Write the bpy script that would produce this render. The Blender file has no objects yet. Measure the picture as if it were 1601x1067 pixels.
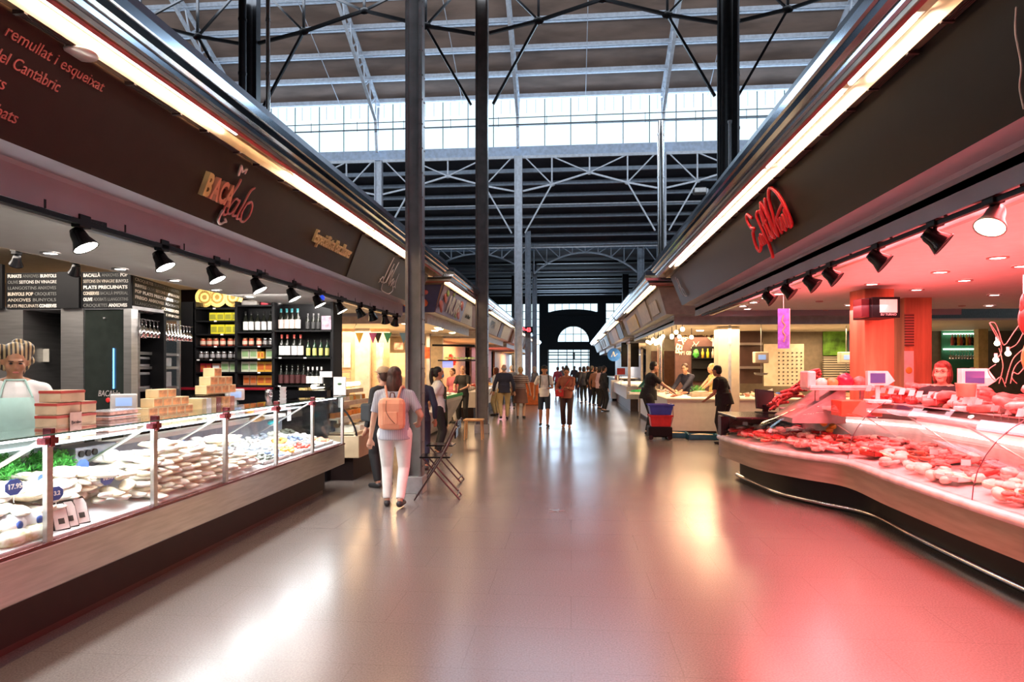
import bpy, bmesh, math, random
from mathutils import Vector, Matrix
random.seed(7)
PI = math.pi
C = bpy.context.scene.collection
sc = bpy.context.scene
# ---------------------------------------------------------------- camera
FPX, HX, HY, CH = 1040.0, 893.0, 574.0, 1.65      # focal length in pixels, vanishing point, eye height
YAW = math.atan((HX-800.5)/FPX)
cam = bpy.data.objects.new('camera', bpy.data.cameras.new('camera'))
C.objects.link(cam)
cam.location = (0, 0, CH); cam.rotation_euler = (PI/2, 0, YAW)
cam.data.sensor_width = 36; cam.data.lens = 36*FPX/1601
cam.data.shift_y = (HY-533.5)/1601; cam.data.clip_end = 400; cam.data.clip_start = .05
sc.camera = cam
vs = sc.view_settings
vs.view_transform = 'Standard'; vs.look = 'None'; vs.gamma = 1; vs.exposure = 0.40
# ---------------------------------------------------------------- world
w = bpy.data.worlds.new('sky'); sc.world = w; w.use_nodes = True
bg = w.node_tree.nodes['Background']
bg.inputs['Color'].default_value = (.68, .88, 1, 1); bg.inputs['Strength'].default_value = 1.25
# ---------------------------------------------------------------- lights
def area(name, loc, rot, sx, sy, power, col, spread=PI):
    l = bpy.data.lights.new(name, 'AREA'); l.shape = 'RECTANGLE'; l.size = sx; l.size_y = sy
    l.energy = power; l.color = col; l.spread = spread
    o = bpy.data.objects.new(name, l); o.location = loc; o.rotation_euler = rot; C.objects.link(o); return o
def spot(name, loc, to, power, col, ang=70, blend=.6, r=.05):
    l = bpy.data.lights.new(name, 'SPOT'); l.energy = power; l.color = col
    l.spot_size = math.radians(ang); l.spot_blend = blend; l.shadow_soft_size = r
    o = bpy.data.objects.new(name, l); o.location = loc
    o.rotation_euler = (Vector(to)-Vector(loc)).to_track_quat('-Z', 'Y').to_euler(); C.objects.link(o); return o
COOL = (.60, .79, 1); WARM = (1, .66, .36); RED = (1, .12, .12); PINK = (1, .36, .40); WHITE = (1, .93, .87)
# daylight: clerestory of the raised nave (both sides), lamps over the aisle, end wall
area('daylight_clerestory', (0, 28.6, 12.0), (-PI/2, 0, 0), 44, 2.1, 1500, COOL)
area('daylight_near_clerestory', (0, 16.3, 12.0), (PI/2, 0, 0), 44, 2.1, 1500, (.85, .92, 1))
area('near_floor_fill', (0, 2.0, 10.4), (0, 0, 0), 3.6, 12, 150, (.74, .82, 1))  # unseen lamp added overhead to cool the near floor
area('daylight_far_roof', (0, 47, 9.0), (0, 0, 0), 8, 14, 500, COOL)  # area lamp above the far roof, which has no opening
area('daylight_end_wall', (0, 61.2, 4.5), (-PI/2, 0, 0), 6, 6, 500, COOL)
# stall lamps, with fill lamps added among them
for yy in (2.5, 6.0, 9.0):
    area('cod_stall_light', (-3.75, yy, 2.56), (0, .25, 0), .5, 2.6, 48, WHITE)
area('cod_case_light', (-3.25, 5.5, 1.235), (0, 0, 0), .10, 6.6, 95, (.93, .97, 1))
area('cod_back_fill', (-6.0, 5.4, 3.0), (0, 0, 0), 1.5, 3, 75, WHITE)  # added fill for the raised cream ceiling at the back
area('cod_shelf_fill', (-4.5, 8.35, 2.57), (.75, 0, 0), 1.8, .2, 26, WHITE)  # added fill aimed at the black shelving
for xx, yy, p in ((2.75, 2.0, 150), (2.75, 5.0, 190), (2.75, 8.2, 130), (5.2, 4.0, 70), (5.2, 8.0, 60)):
    area('meat_stall_light', (xx, yy, 2.6), (0, 0, 0), 1.0, 2.6, p, RED)
for xx, yy, p in ((2.7, 3.5, 24), (2.7, 6.5, 24), (3.0, 9.5, 12)):
    area('meat_case_light', (xx+.6, yy, 2.4), (0, 0, 0), .4, 2.4, p*1.5, (1, .55, .62))

for yy, xx, p, c in ((17.2, -4.4, 120, WARM), (15.0, -5.5, 120, WARM), (11.5, -5.2, 110, WARM), (24.8, -3.7, 120, WARM), (34.4, -3.7, 120, PINK), (45, -3.7, 120, WARM), (16.6, 3.6, 115, WARM), (16.8, 6.5, 110, WARM), (19.8, 3.6, 125, WARM), (29, 3.0, 130, WARM), (38, 2.9, 90, WHITE)):
    area('stall_ceiling_light', (xx, yy, 2.55), (0, 0, 0), 1.2, 3.0, p, c)
area('left_awning_lamps', (-2.52, 5, 3.38), (0, -.15, 0), .06, 12, 125, (1, .66, .34), 2.4)
area('right_awning_lamps', (1.68, 5, 3.38), (0, .15, 0), .06, 12, 60, (1, .60, .36), 2.4)
area('meat_ceiling_fill', (3.85, 5.6, 1.55), (PI, 0, 0), .5, 6.5, 60, RED)  # added red lamp facing up, tints the stall ceiling pink
# ---------------------------------------------------------------- pixel to place
FW = Vector((-math.sin(YAW), math.cos(YAW), 0)); RT = Vector((math.cos(YAW), math.sin(YAW), 0)); UP = Vector((0, 0, 1))
CAM = Vector((0, 0, CH))
def ray(x, y): return FW + RT*((x-800.5)/FPX) + UP*((HY-y)/FPX)
def atz(x, y, z): r = ray(x, y); return CAM + r*((z-CH)/r.z)
def atx(x, y, X): r = ray(x, y); return CAM + r*(X/r.x)
def aty(x, y, Y): r = ray(x, y); return CAM + r*(Y/r.y)
def atd(x, y, d): return CAM + ray(x, y)*d
# ---------------------------------------------------------------- materials
M = {}
def mat(name, col, rough=.5, metal=0, emis=None, es=0, var=.12, scale=8, bump=0, spec=.5, alpha=None, trans=0, kind='noise', col2=None, stretch=None, coat=0, sss=0):
    if name in M: return M[name]
    m = bpy.data.materials.new(name); m.use_nodes = True; nt = m.node_tree; N = nt.nodes; L = nt.links
    b = N['Principled BSDF']; c = (*col, 1)
    b.inputs['Roughness'].default_value = rough; b.inputs['Metallic'].default_value = metal
    b.inputs['Specular IOR Level'].default_value = spec; b.inputs['Coat Weight'].default_value = coat
    if sss: b.inputs['Subsurface Weight'].default_value = sss; b.inputs['Subsurface Scale'].default_value = .02
    tc = N.new('ShaderNodeTexCoord'); mp = N.new('ShaderNodeMapping'); L.new(tc.outputs['Object'], mp.inputs[0])
    mp.inputs['Scale'].default_value = stretch or (1, 1, 1)
    if kind == 'stripe':
        t = N.new('ShaderNodeTexWave'); t.inputs['Scale'].default_value = scale; t.inputs['Distortion'].default_value = .3; fac = t.outputs['Fac']
        t.bands_direction = 'Z' if (stretch and stretch[2] == 1 and stretch[0] == 0) else 'X'; mp.inputs['Scale'].default_value = (1, 1, 1)
    elif kind == 'voronoi':
        t = N.new('ShaderNodeTexVoronoi'); t.inputs['Scale'].default_value = scale; fac = t.outputs['Distance']
    else:
        t = N.new('ShaderNodeTexNoise'); t.inputs['Scale'].default_value = scale; t.inputs['Detail'].default_value = 4; fac = t.outputs['Fac']
    L.new(mp.outputs[0], t.inputs['Vector'])
    cr = N.new('ShaderNodeValToRGB'); L.new(fac, cr.inputs[0])
    lo = tuple(max(0, v*(1-var)) for v in col); hi = tuple(min(1, v*(1+var)) for v in col)
    if col2: lo, hi = col, col2
    cr.color_ramp.elements[0].color = (*lo, 1); cr.color_ramp.elements[1].color = (*hi, 1)
    cr.color_ramp.elements[0].position = .35; cr.color_ramp.elements[1].position = .65
    L.new(cr.outputs[0], b.inputs['Base Color'])
    if bump:
        bp = N.new('ShaderNodeBump'); bp.inputs['Strength'].default_value = bump; bp.inputs['Distance'].default_value = .01
        L.new(fac, bp.inputs['Height']); L.new(bp.outputs[0], b.inputs['Normal'])
    if es:
        b.inputs['Emission Color'].default_value = (*(emis or col), 1); b.inputs['Emission Strength'].default_value = es
    if trans:                                    # thin clear sheet: mostly see-through with a sharp reflection
        tr = N.new('ShaderNodeBsdfTransparent'); tr.inputs[0].default_value = c
        mx = N.new('ShaderNodeMixShader'); lw = N.new('ShaderNodeLayerWeight'); lw.inputs[0].default_value = .5
        pw = N.new('ShaderNodeMath'); pw.operation = 'POWER'; pw.inputs[1].default_value = 5; L.new(lw.outputs['Facing'], pw.inputs[0])
        ad = N.new('ShaderNodeMath'); ad.operation = 'MULTIPLY_ADD'; ad.inputs[1].default_value = .75; ad.inputs[2].default_value = 1-trans; ad.use_clamp = True
        gl = N.new('ShaderNodeBsdfGlossy'); gl.inputs['Roughness'].default_value = rough
        L.new(pw.outputs[0], ad.inputs[0]); L.new(ad.outputs[0], mx.inputs[0]); L.new(tr.outputs[0], mx.inputs[1]); L.new(gl.outputs[0], mx.inputs[2])
        L.new(mx.outputs[0], N['Material Output'].inputs[0])
    M[name] = m; return m
# ---------------------------------------------------------------- mesh builder
class MB:
    def __init__(s): s.v = []; s.f = []; s.m = []; s.sm = []
    def add(s, vs_, fs, mi=0, smooth=False, T=None):
        o = len(s.v)
        s.v += [tuple(T @ Vector(p)) if T else tuple(p) for p in vs_]
        for f in fs: s.f.append([i+o for i in f]); s.m.append(mi); s.sm.append(smooth)
        return s
    def box(s, x0, x1, y0, y1, z0, z1, mi=0, T=None, b=0):
        if x0 > x1: x0, x1 = x1, x0
        if y0 > y1: y0, y1 = y1, y0
        if z0 > z1: z0, z1 = z1, z0
        if b:
            bm = bmesh.new(); bmesh.ops.create_cube(bm, size=1)
            bmesh.ops.scale(bm, vec=(x1-x0, y1-y0, z1-z0), verts=bm.verts)
            bmesh.ops.translate(bm, vec=((x0+x1)/2, (y0+y1)/2, (z0+z1)/2), verts=bm.verts)
            bmesh.ops.bevel(bm, geom=bm.edges[:]+bm.verts[:], offset=b, segments=2, affect='EDGES', profile=.5)
            bm.verts.index_update()
            s.add([v.co[:] for v in bm.verts], [[v.index for v in f.verts] for f in bm.faces], mi, False, T); bm.free(); return s
        vv = [(x, y, z) for x in (x0, x1) for y in (y0, y1) for z in (z0, z1)]
        return s.add(vv, [(0, 1, 3, 2), (4, 6, 7, 5), (0, 4, 5, 1), (2, 3, 7, 6), (0, 2, 6, 4), (1, 5, 7, 3)], mi, False, T)
    def cyl(s, p0, p1, r, n=10, r2=None, mi=0, caps=True, smooth=True, T=None):
        p0 = Vector(p0); p1 = Vector(p1); d = p1-p0
        if d.length < 1e-6: return s
        q = d.to_track_quat('Z', 'Y'); r2 = r if r2 is None else r2; vv = []
        for (p, rr) in ((p0, r), (p1, r2)):
            for i in range(n):
                a = 2*PI*i/n; vv.append(p+q @ Vector((rr*math.cos(a), rr*math.sin(a), 0)))
        s.add(vv, [(i, (i+1) % n, n+(i+1) % n, n+i) for i in range(n)], mi, smooth, T)
        if caps: s.add(vv, [tuple(range(n-1, -1, -1)), tuple(range(n, 2*n))], mi, False, T)
        return s
    def tube(s, pts, r, n=6, mi=0, T=None):
        for a, b in zip(pts, pts[1:]): s.cyl(a, b, r, n, mi=mi, T=T)
        return s
    def bar(s, p0, p1, w=.05, h=.05, mi=0, T=None):
        p0 = Vector(p0); p1 = Vector(p1); d = p1-p0
        if d.length < 1e-6: return s
        z = d.normalized(); ref = Vector((0, 0, 1)) if abs(z.z) < .95 else Vector((0, 1, 0))
        x = z.cross(ref).normalized(); y = x.cross(z); vv = []
        for p in (p0, p1):
            for a, b in ((-1, -1), (1, -1), (1, 1), (-1, 1)): vv.append(p+x*a*w/2+y*b*h/2)
        return s.add(vv, [(0, 1, 2, 3), (7, 6, 5, 4), (0, 4, 5, 1), (1, 5, 6, 2), (2, 6, 7, 3), (3, 7, 4, 0)], mi, False, T)
    def lathe(s, prof, c=(0, 0, 0), n=16, mi=0, T=None, smooth=True):
        vv = []; k = len(prof)
        for r, z in prof:
            for i in range(n):
                a = 2*PI*i/n; vv.append((c[0]+r*math.cos(a), c[1]+r*math.sin(a), c[2]+z))
        fs = [(j*n+i, j*n+(i+1) % n, (j+1)*n+(i+1) % n, (j+1)*n+i) for j in range(k-1) for i in range(n)]
        s.add(vv, fs, mi, smooth, T)
        return s
    def ell(s, c, r, nu=12, nv=8, mi=0, T=None, wob=0):
        vv = []; r = (r, r, r) if not hasattr(r, '__len__') else r
        for j in range(nv+1):
            t = PI*j/nv
            for i in range(nu):
                a = 2*PI*i/nu; k = 1+(random.uniform(-wob, wob) if wob else 0)
                vv.append((c[0]+k*r[0]*math.sin(t)*math.cos(a), c[1]+k*r[1]*math.sin(t)*math.sin(a), c[2]+r[2]*k*math.cos(t)))
        return s.add(vv, [(j*nu+i, (j+1)*nu+i, (j+1)*nu+(i+1) % nu, j*nu+(i+1) % nu) for j in range(nv) for i in range(nu)], mi, True, T)
    def prism(s, poly, axis, a, b, mi=0, T=None):
        def put(p, t):
            if axis == 'x': return (t, p[0], p[1])
            if axis == 'y': return (p[0], t, p[1])
            return (p[0], p[1], t)
        n = len(poly); vv = [put(p, a) for p in poly]+[put(p, b) for p in poly]
        return s.add(vv, [tuple(range(n)), tuple(range(2*n-1, n-1, -1))]+[(i, n+i, n+(i+1) % n, (i+1) % n) for i in range(n)], mi, False, T)
    def sheet(s, rows, mi=0, smooth=True, T=None):      # grid of points
        n = len(rows[0]); vv = [p for r in rows for p in r]
        return s.add(vv, [(j*n+i, j*n+i+1, (j+1)*n+i+1, (j+1)*n+i) for j in range(len(rows)-1) for i in range(n-1)], mi, smooth, T)
    def build(s, name, mats, parent=None, mods=None):
        me = bpy.data.meshes.new(name); me.from_pydata([tuple(v) for v in s.v], [], s.f)
        if not isinstance(mats, (list, tuple)): mats = [mats]
        for m in mats: me.materials.append(m)
        me.polygons.foreach_set('material_index', s.m); me.polygons.foreach_set('use_smooth', s.sm)
        bm = bmesh.new(); bm.from_mesh(me); bmesh.ops.recalc_face_normals(bm, faces=bm.faces); bm.to_mesh(me); bm.free()
        o = bpy.data.objects.new(name, me); C.objects.link(o)
        if parent: o.parent = parent
        return o
def _bw(s, name, mats, parent, mods=None):         # build from coordinates of the place, not of the thing
    m = parent_inv(parent); s.v = [tuple(m @ Vector(p)) for p in s.v]
    return s.build(name, mats, parent, mods)
MB.bw = _bw
def tag(o, label=None, cat=None, group=None, kind=None):
    if label: o['label'] = label
    if cat: o['category'] = cat
    if group: o['group'] = group
    if kind: o['kind'] = kind
    return o
def thing(name, label, cat, loc=(0, 0, 0), rz=0, group=None):
    o = bpy.data.objects.new(name, None); C.objects.link(o); o.empty_display_size = .1
    o.location = loc; o.rotation_euler = (0, 0, rz); return tag(o, label, cat, group)
def dup(root, loc=None, rz=None, label=None, group=None, scale=None, rot=None):
    kids = [(c, [g for g in c.children]) for c in root.children]
    r = root.copy(); C.objects.link(r)
    if loc is not None: r.location = loc
    if rz is not None: r.rotation_euler = (0, 0, rz)
    if rot is not None: r.rotation_euler = rot
    if scale is not None: r.scale = (scale,)*3 if not hasattr(scale, '__len__') else scale
    if label: r['label'] = label
    if group: r['group'] = group
    for c, gs in kids:
        d = c.copy(); C.objects.link(d); d.parent = r
        for g in gs: e = g.copy(); C.objects.link(e); e.parent = d
    return r
def struct(o): o['kind'] = 'structure'; return o
def frame(origin, xd, yd):                        # matrix with x and y directions on a surface
    x = Vector(xd).normalized(); y = Vector(yd); y = (y-x*y.dot(x)).normalized(); z = x.cross(y)
    m = Matrix((x, y, z)).transposed().to_4x4(); m.translation = Vector(origin); return m
def text(name, body, size, m, material, parent=None, ext=.004, bold=0, shear=0, align='LEFT', xs=1, fit=None):
    cu = bpy.data.curves.new(name, 'FONT'); cu.body = body; cu.size = size; cu.extrude = ext; cu.offset = bold; cu.shear = shear
    cu.align_x = align; cu.resolution_u = 3
    t = bpy.data.objects.new(name, cu); C.objects.link(t)
    me = bpy.data.meshes.new_from_object(t); bpy.data.objects.remove(t); bpy.data.curves.remove(cu)
    if fit and len(me.vertices):
        xsv = [v.co.x for v in me.vertices]; wd = max(xsv)-min(xsv); xs = fit/max(wd, 1e-3)
    if xs != 1:
        for v in me.vertices: v.co.x *= xs
    me.materials.clear(); me.materials.append(material)
    me.transform(m)
    if parent: me.transform(parent_inv(parent))
    o = bpy.data.objects.new(name, me); C.objects.link(o)
    if parent: o.parent = parent
    return o
def parent_inv(p):
    m = Matrix.Translation(p.location) @ p.rotation_euler.to_matrix().to_4x4()
    if p.parent: m = Matrix.Translation(p.parent.location) @ p.parent.rotation_euler.to_matrix().to_4x4() @ m
    return m.inverted()
def strokes(mb, lines, m, r=.008, n=6, mi=0):     # hand-drawn lettering as rods on a surface
    for l in lines:
        pts = [m @ Vector((p[0], p[1], r)) for p in l]
        mb.tube(pts, r, n, mi=mi)
        for p in pts: mb.ell(p, r*1.02, 6, 4, mi=mi)
def smooth_line(pts, k=5):
    out = []
    n = len(pts)
    for i in range(n-1):
        p0 = pts[max(i-1, 0)]; p1 = pts[i]; p2 = pts[i+1]; p3 = pts[min(i+2, n-1)]
        for j in range(k):
            t = j/k
            out.append(tuple(.5*((2*b)+(-a+c)*t+(2*a-5*b+4*c-d)*t*t+(-a+3*b-3*c+d)*t**3) for a, b, c, d in zip(p0, p1, p2, p3)))
    out.append(tuple(pts[-1])); return out
# ---------------------------------------------------------------- palette
steel = mat('brushed_steel', (.48, .47, .46), .32, .9, var=.1, scale=3, stretch=(1, 1, 12))
steel_d = mat('dull_steel', (.42, .42, .43), .45, .7)
chrome = mat('polished_metal', (.75, .76, .78), .15, 1, var=.05)
brass = mat('warm_polished_soffit', (.55, .46, .36), .28, .85, var=.15, scale=4)
beamgrey = mat('grey_painted_beam', (.34, .35, .41), .55, .05, var=.05, scale=3)
black = mat('matt_black', (.007, .007, .008), .5, spec=.2)
blackg = mat('gloss_black', (.006, .006, .007), .2, spec=.3)
dark_brown = mat('dark_brown_board', (.022, .012, .011), .45, var=.1, spec=.25)
panel_dark = mat('charcoal_sign_panel', (.011, .011, .010), .42, var=.08, spec=.25)
panel_brown = mat('brown_sign_panel', (.026, .014, .012), .42, var=.08, spec=.25)
white = mat('white_paint', (.80, .79, .76), .5, var=.04)
cream = mat('cream_paint', (.72, .64, .50), .6, var=.05)
paper = mat('white_paper', (.85, .85, .84), .6, var=.03)
glass = mat('clear_glass', (.97, .985, .98), .02, trans=.97)
glassedge = mat('green_glass_edge', (.10, .28, .22), .1, var=.1)
fluo = mat('fluorescent_tube', (1, .93, .85), .5, emis=(1, .90, .78), es=7, var=0)
fluo_w = mat('warm_fluorescent', (1, .88, .7), .5, emis=(1, .80, .52), es=6, var=0)
bulb = mat('lamp_lens', (1, .95, .9), .4, emis=(1, .93, .86), es=14, var=0)
bulb_w = mat('warm_lamp_lens', (1, .85, .6), .4, emis=(1, .74, .42), es=12, var=0)
redplas = mat('red_plastic', (.62, .03, .03), .35)
blueplas = mat('blue_plastic', (.03, .08, .45), .35)
tealplas = mat('teal_plastic', (.02, .16, .24), .4)
greenplas = mat('green_plastic', (.05, .5, .15), .4)
woodl = mat('light_wood', (.45, .28, .15), .45, var=.25, scale=3, stretch=(1, 1, 6))
ink = mat('dark_ink', (.03, .03, .03), .6)
# ================================================================ SETTING
fm = bpy.data.materials.new('polished_terrazzo'); fm.use_nodes = True
def _floor():
    nt = fm.node_tree; N = nt.nodes; L = nt.links; b = N['Principled BSDF']
    tc = N.new('ShaderNodeTexCoord'); br = N.new('ShaderNodeTexBrick'); L.new(tc.outputs['Object'], br.inputs[0])
    br.inputs['Scale'].default_value = 1; br.inputs['Brick Width'].default_value = 1.2; br.inputs['Row Height'].default_value = .6
    br.inputs['Mortar Size'].default_value = .003; br.inputs['Mortar Smooth'].default_value = .3
    br.inputs['Color1'].default_value = (.19, .165, .155, 1); br.inputs['Color2'].default_value = (.183, .16, .15, 1); br.inputs['Mortar'].default_value = (.15, .13, .12, 1)
    n = N.new('ShaderNodeTexNoise'); n.inputs['Scale'].default_value = 90; n.inputs['Detail'].default_value = 6; L.new(tc.outputs['Object'], n.inputs[0])
    cr = N.new('ShaderNodeValToRGB'); cr.color_ramp.elements[0].position = .3; cr.color_ramp.elements[1].position = .7
    cr.color_ramp.elements[0].color = (.72, .70, .68, 1); cr.color_ramp.elements[1].color = (1.15, 1.12, 1.1, 1); L.new(n.outputs['Fac'], cr.inputs[0])
    mx = N.new('ShaderNodeMix'); mx.data_type = 'RGBA'; mx.blend_type = 'MULTIPLY'; mx.inputs[0].default_value = 1
    L.new(br.outputs[0], mx.inputs[6]); L.new(cr.outputs[0], mx.inputs[7]); L.new(mx.outputs[2], b.inputs['Base Color'])
    n2 = N.new('ShaderNodeTexNoise'); n2.inputs['Scale'].default_value = .7; n2.inputs['Detail'].default_value = 5; L.new(tc.outputs['Object'], n2.inputs[0])
    mr = N.new('ShaderNodeMapRange'); mr.inputs[1].default_value = .3; mr.inputs[2].default_value = .7; mr.inputs[3].default_value = .205; mr.inputs[4].default_value = .255
    L.new(n2.outputs['Fac'], mr.inputs[0]); L.new(mr.outputs[0], b.inputs['Roughness']); b.inputs['Specular IOR Level'].default_value = .75
_floor()
struct(MB().box(-24, 24, -10, 62, -.2, 0).build('floor', fm))
hall_dark = mat('dark_hall_wall', (.040, .050, .055), .7)
hall_wall = mat('hall_wall', (.20, .18, .16), .7)
struct(MB().box(-24.3, -24, -10, 62, 0, 16).build('wall_left', hall_wall))
struct(MB().box(24, 24.3, -10, 62, 0, 16).build('wall_right', hall_wall))
struct(MB().box(-24, 24, -10.3, -10, 0, 16).build('wall_near', hall_wall))
# far wall with doorway, lunette and tall windows
Yf = 62
def holed(mb, y0, y1, xs, zs, holes):
    for i in range(len(xs)-1):
        for j in range(len(zs)-1):
            if (i, j) in holes: continue
            mb.box(xs[i], xs[i+1], y0, y1, zs[j], zs[j+1])
fw = MB()
holed(fw, 62, 62.4, [-24, -7.6, -2.95, -2.15, -1.28, 1.68, 2.45, 3.2, 7.6, 24], [0, 3.3, 3.97, 5.44, 6.75, 7.55, 16],
      [(3, 0), (4, 0), (4, 2), (3, 4), (4, 4), (5, 4), (1, 2), (1, 3), (1, 4), (7, 2), (7, 3), (7, 4), (1, 0), (1, 1)])
cx, cz, R_ = .2, 3.97, 1.46
arc = [(cx+R_*math.cos(a), cz+R_*math.sin(a)) for a in [PI*k/20 for k in range(21)]]
fw.prism([(1.68, 3.97)]+arc[:11]+[(.2, 5.44), (1.68, 5.44)], 'y', 62, 62.4)
fw.prism([(-1.28, 3.97), (-1.28, 5.44), (.2, 5.44)]+arc[10:], 'y', 62, 62.4)
arc2 = [(.15+2.35*math.cos(a), 6.55+.45*math.sin(a)) for a in [PI*k/12 for k in range(13)]]
fw.prism([(p[0], p[1]) for p in arc2]+[(-2.2, 6.5), (2.5, 6.5)], 'y', 61.9, 62.35)
struct(fw.build('wall_far', hall_dark))
mull = mat('dark_window_bar', (.10, .14, .14), .5)
def window(n, x0, x1, z0, z1, y, nx, nz, col='clear'):
    f = MB()
    for i in range(nx+1):
        x = x0+(x1-x0)*i/nx; f.bar((x, y, z0), (x, y, z1), .05, .05)
    for j in range(nz+1):
        z = z0+(z1-z0)*j/nz; f.bar((x0, y, z), (x1, y, z), .05, .05)
    o = struct(f.build('window_%d' % n, mull))
    g = MB().add([(x0, y+.05, z0), (x1, y+.05, z0), (x1, y+.05, z1), (x0, y+.05, z1)], [(0, 1, 2, 3)]).build('window_pane', glass, o)
window(1, -1.26, 1.66, 3.97, 5.42, 62.2, 4, 2)
window(2, -2.15, 2.45, 6.75, 7.55, 62.2, 7, 1)
window(3, -7.6, -2.95, 3.97, 7.55, 62.2, 6, 5)
window(4, 3.2, 7.6, 3.97, 7.55, 62.2, 6, 5)
dr = MB()
for x in (-2.1, -1.2, -.4, .2, .9, 1.6): dr.bar((x, 62.15, 0), (x, 62.15, 3.3), .07, .07)
for z in (.05, 2.1, 2.35, 2.75, 3.0, 3.28): dr.bar((-2.15, 62.15, z), (1.68, 62.15, z), .09, .09)
dr.bar((.25, 62.0, 2.3), (.25, 62.0, 3.0), .2, .1)
o = struct(dr.build('door_1', mull)); MB().add([(-2.15, 62.2, 0), (1.68, 62.2, 0), (1.68, 62.2, 3.3), (-2.15, 62.2, 3.3)], [(0, 1, 2, 3)]).build('door_glass', glass, o)
# ground and greenery outside the door
struct(MB().box(-30, 30, 62.4, 120, -.25, -.05).build('trim_1', mat('street_paving', (.4, .4, .38), .8)))
# ---- roofs
tan_board = mat('brown_roof_board', (.22, .155, .125), .75, var=.28, scale=1.6, stretch=(.3, 1, 1))
dark_board = mat('dark_roof_board', (.050, .060, .085), .8, var=.15, scale=2)
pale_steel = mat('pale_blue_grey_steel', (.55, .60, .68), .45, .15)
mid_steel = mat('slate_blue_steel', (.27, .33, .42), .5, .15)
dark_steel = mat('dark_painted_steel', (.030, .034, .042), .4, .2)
PW, PZ = 1.1, .5
rt = 22.25; zr = 13.12+(28-rt)/PW*PZ
mon = MB()
mon.prism([(28.2, 13.12), (rt, zr), (16.3, 13.12), (16.3, 13.3), (rt, zr+.2), (28.2, 13.3)], 'x', -24, 24)
struct(mon.build('ceiling', tan_board))
for k in range(0, 6):
    y = 28-PW*k; z = 13.12+PZ*k-.06
    m = MB().bar((-24, y, z), (24, y, z), .14, .20); m.bar((-24, y-.22, z-.12), (24, y-.22, z-.12), .03, .03)
    struct(m.build('trim_2', pale_steel))
m = MB()
for x in (-9.9, -4.6, .6, 5.6, 10.9):
    m.bar((x, 28, 12.85), (x, rt, zr-.25), .025, .025)
struct(m.build('trim_3', pale_steel))
for k in range(1, 6):
    y = 16.5+PW*k; z = 13.12+PZ*k-.06
    struct(MB().bar((-24, y, z), (24, y, z), .14, .20).build('trim_2', pale_steel))
# clerestory band
cw = MB()
for i in range(45):
    x = -24+i*1.09; cw.bar((x, 28.12, 11.0), (x, 28.12, 13.05), .035, .04)
cw.bar((-24, 28.12, 13.05), (24, 28.12, 13.05), .10, .10); cw.bar((-24, 28.12, 11.9), (24, 28.12, 11.9), .04, .04)
for i in range(45):
    for q in (.3, .65): cw.bar((-24+(i+q)*1.09, 28.1, 12.4), (-24+(i+q)*1.09, 28.1, 13.0), .012, .02)
o = struct(cw.build('window_5', mat('dark_clerestory_bar', (.09, .14, .17), .5)))
MB().add([(-24, 28.2, 10.9), (24, 28.2, 10.9), (24, 28.2, 13.1), (-24, 28.2, 13.1)], [(0, 1, 2, 3)]).build('window_pane', glass, o)
struct(MB().box(-24, 24, 28.05, 28.3, 10.55, 10.98).build('trim_4', mat('pale_blue_sill', (.42, .52, .68), .4)))
sw = MB()
for i in range(25): sw.bar((-24+i*2, 16.3, 11.75), (-24+i*2, 16.3, 13.1), .05, .05)
o = struct(sw.build('window_6', mull)); MB().add([(-24, 16.25, 11.7), (24, 16.25, 11.7), (24, 16.25, 13.1), (-24, 16.25, 13.1)], [(0, 1, 2, 3)]).build('window_pane', glass, o)
# lower roof behind the clerestory
lr = MB().prism([(28.2, 10.55), (36.6, 8.35), (36.6, 8.5), (28.2, 10.75)], 'x', -24, 24)
struct(lr.build('ceiling', dark_board))
zz = lambda y: 10.42-(y-28.4)*.262
for k in range(8):
    y = 28.9+k*1.02
    struct(MB().bar((-24, y, zz(y)-.1), (24, y, zz(y)-.1), .13, .17).build('trim_5', mid_steel))
struct(MB().bar((-24, 31.2, zz(31.2)-.42), (24, 31.2, zz(31.2)-.42), .05, .05).build('trim_5', pale_steel))
struct(MB().bar((-24, 35.0, zz(35)-.75), (24, 35.0, zz(35)-.75), .07, .07).build('trim_5', pale_steel))
struct(MB().prism([(37.4, 8.2), (62.4, 8.2), (62.4, 8.4), (37.4, 8.4)], 'x', -24, 24).build('ceiling', dark_board))
for k, y in enumerate((40.5, 44, 47.5, 51, 54.5, 58)):
    struct(MB().bar((-24, y, 8.0), (24, y, 8.0), .2, .16).build('trim_6', mid_steel if k in (1, 3) else dark_steel))
# near roof with a slot added for the unseen fill lamp over the aisle
nr = MB().box(-24, -2, -10, 16.3, 11.6, 11.8).box(2, 24, -10, 16.3, 11.6, 11.8).box(-2, 2, 8.5, 16.3, 11.6, 11.8).box(-2, 2, -10, -4.5, 11.6, 11.8)
struct(nr.build('ceiling', hall_wall))
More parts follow.
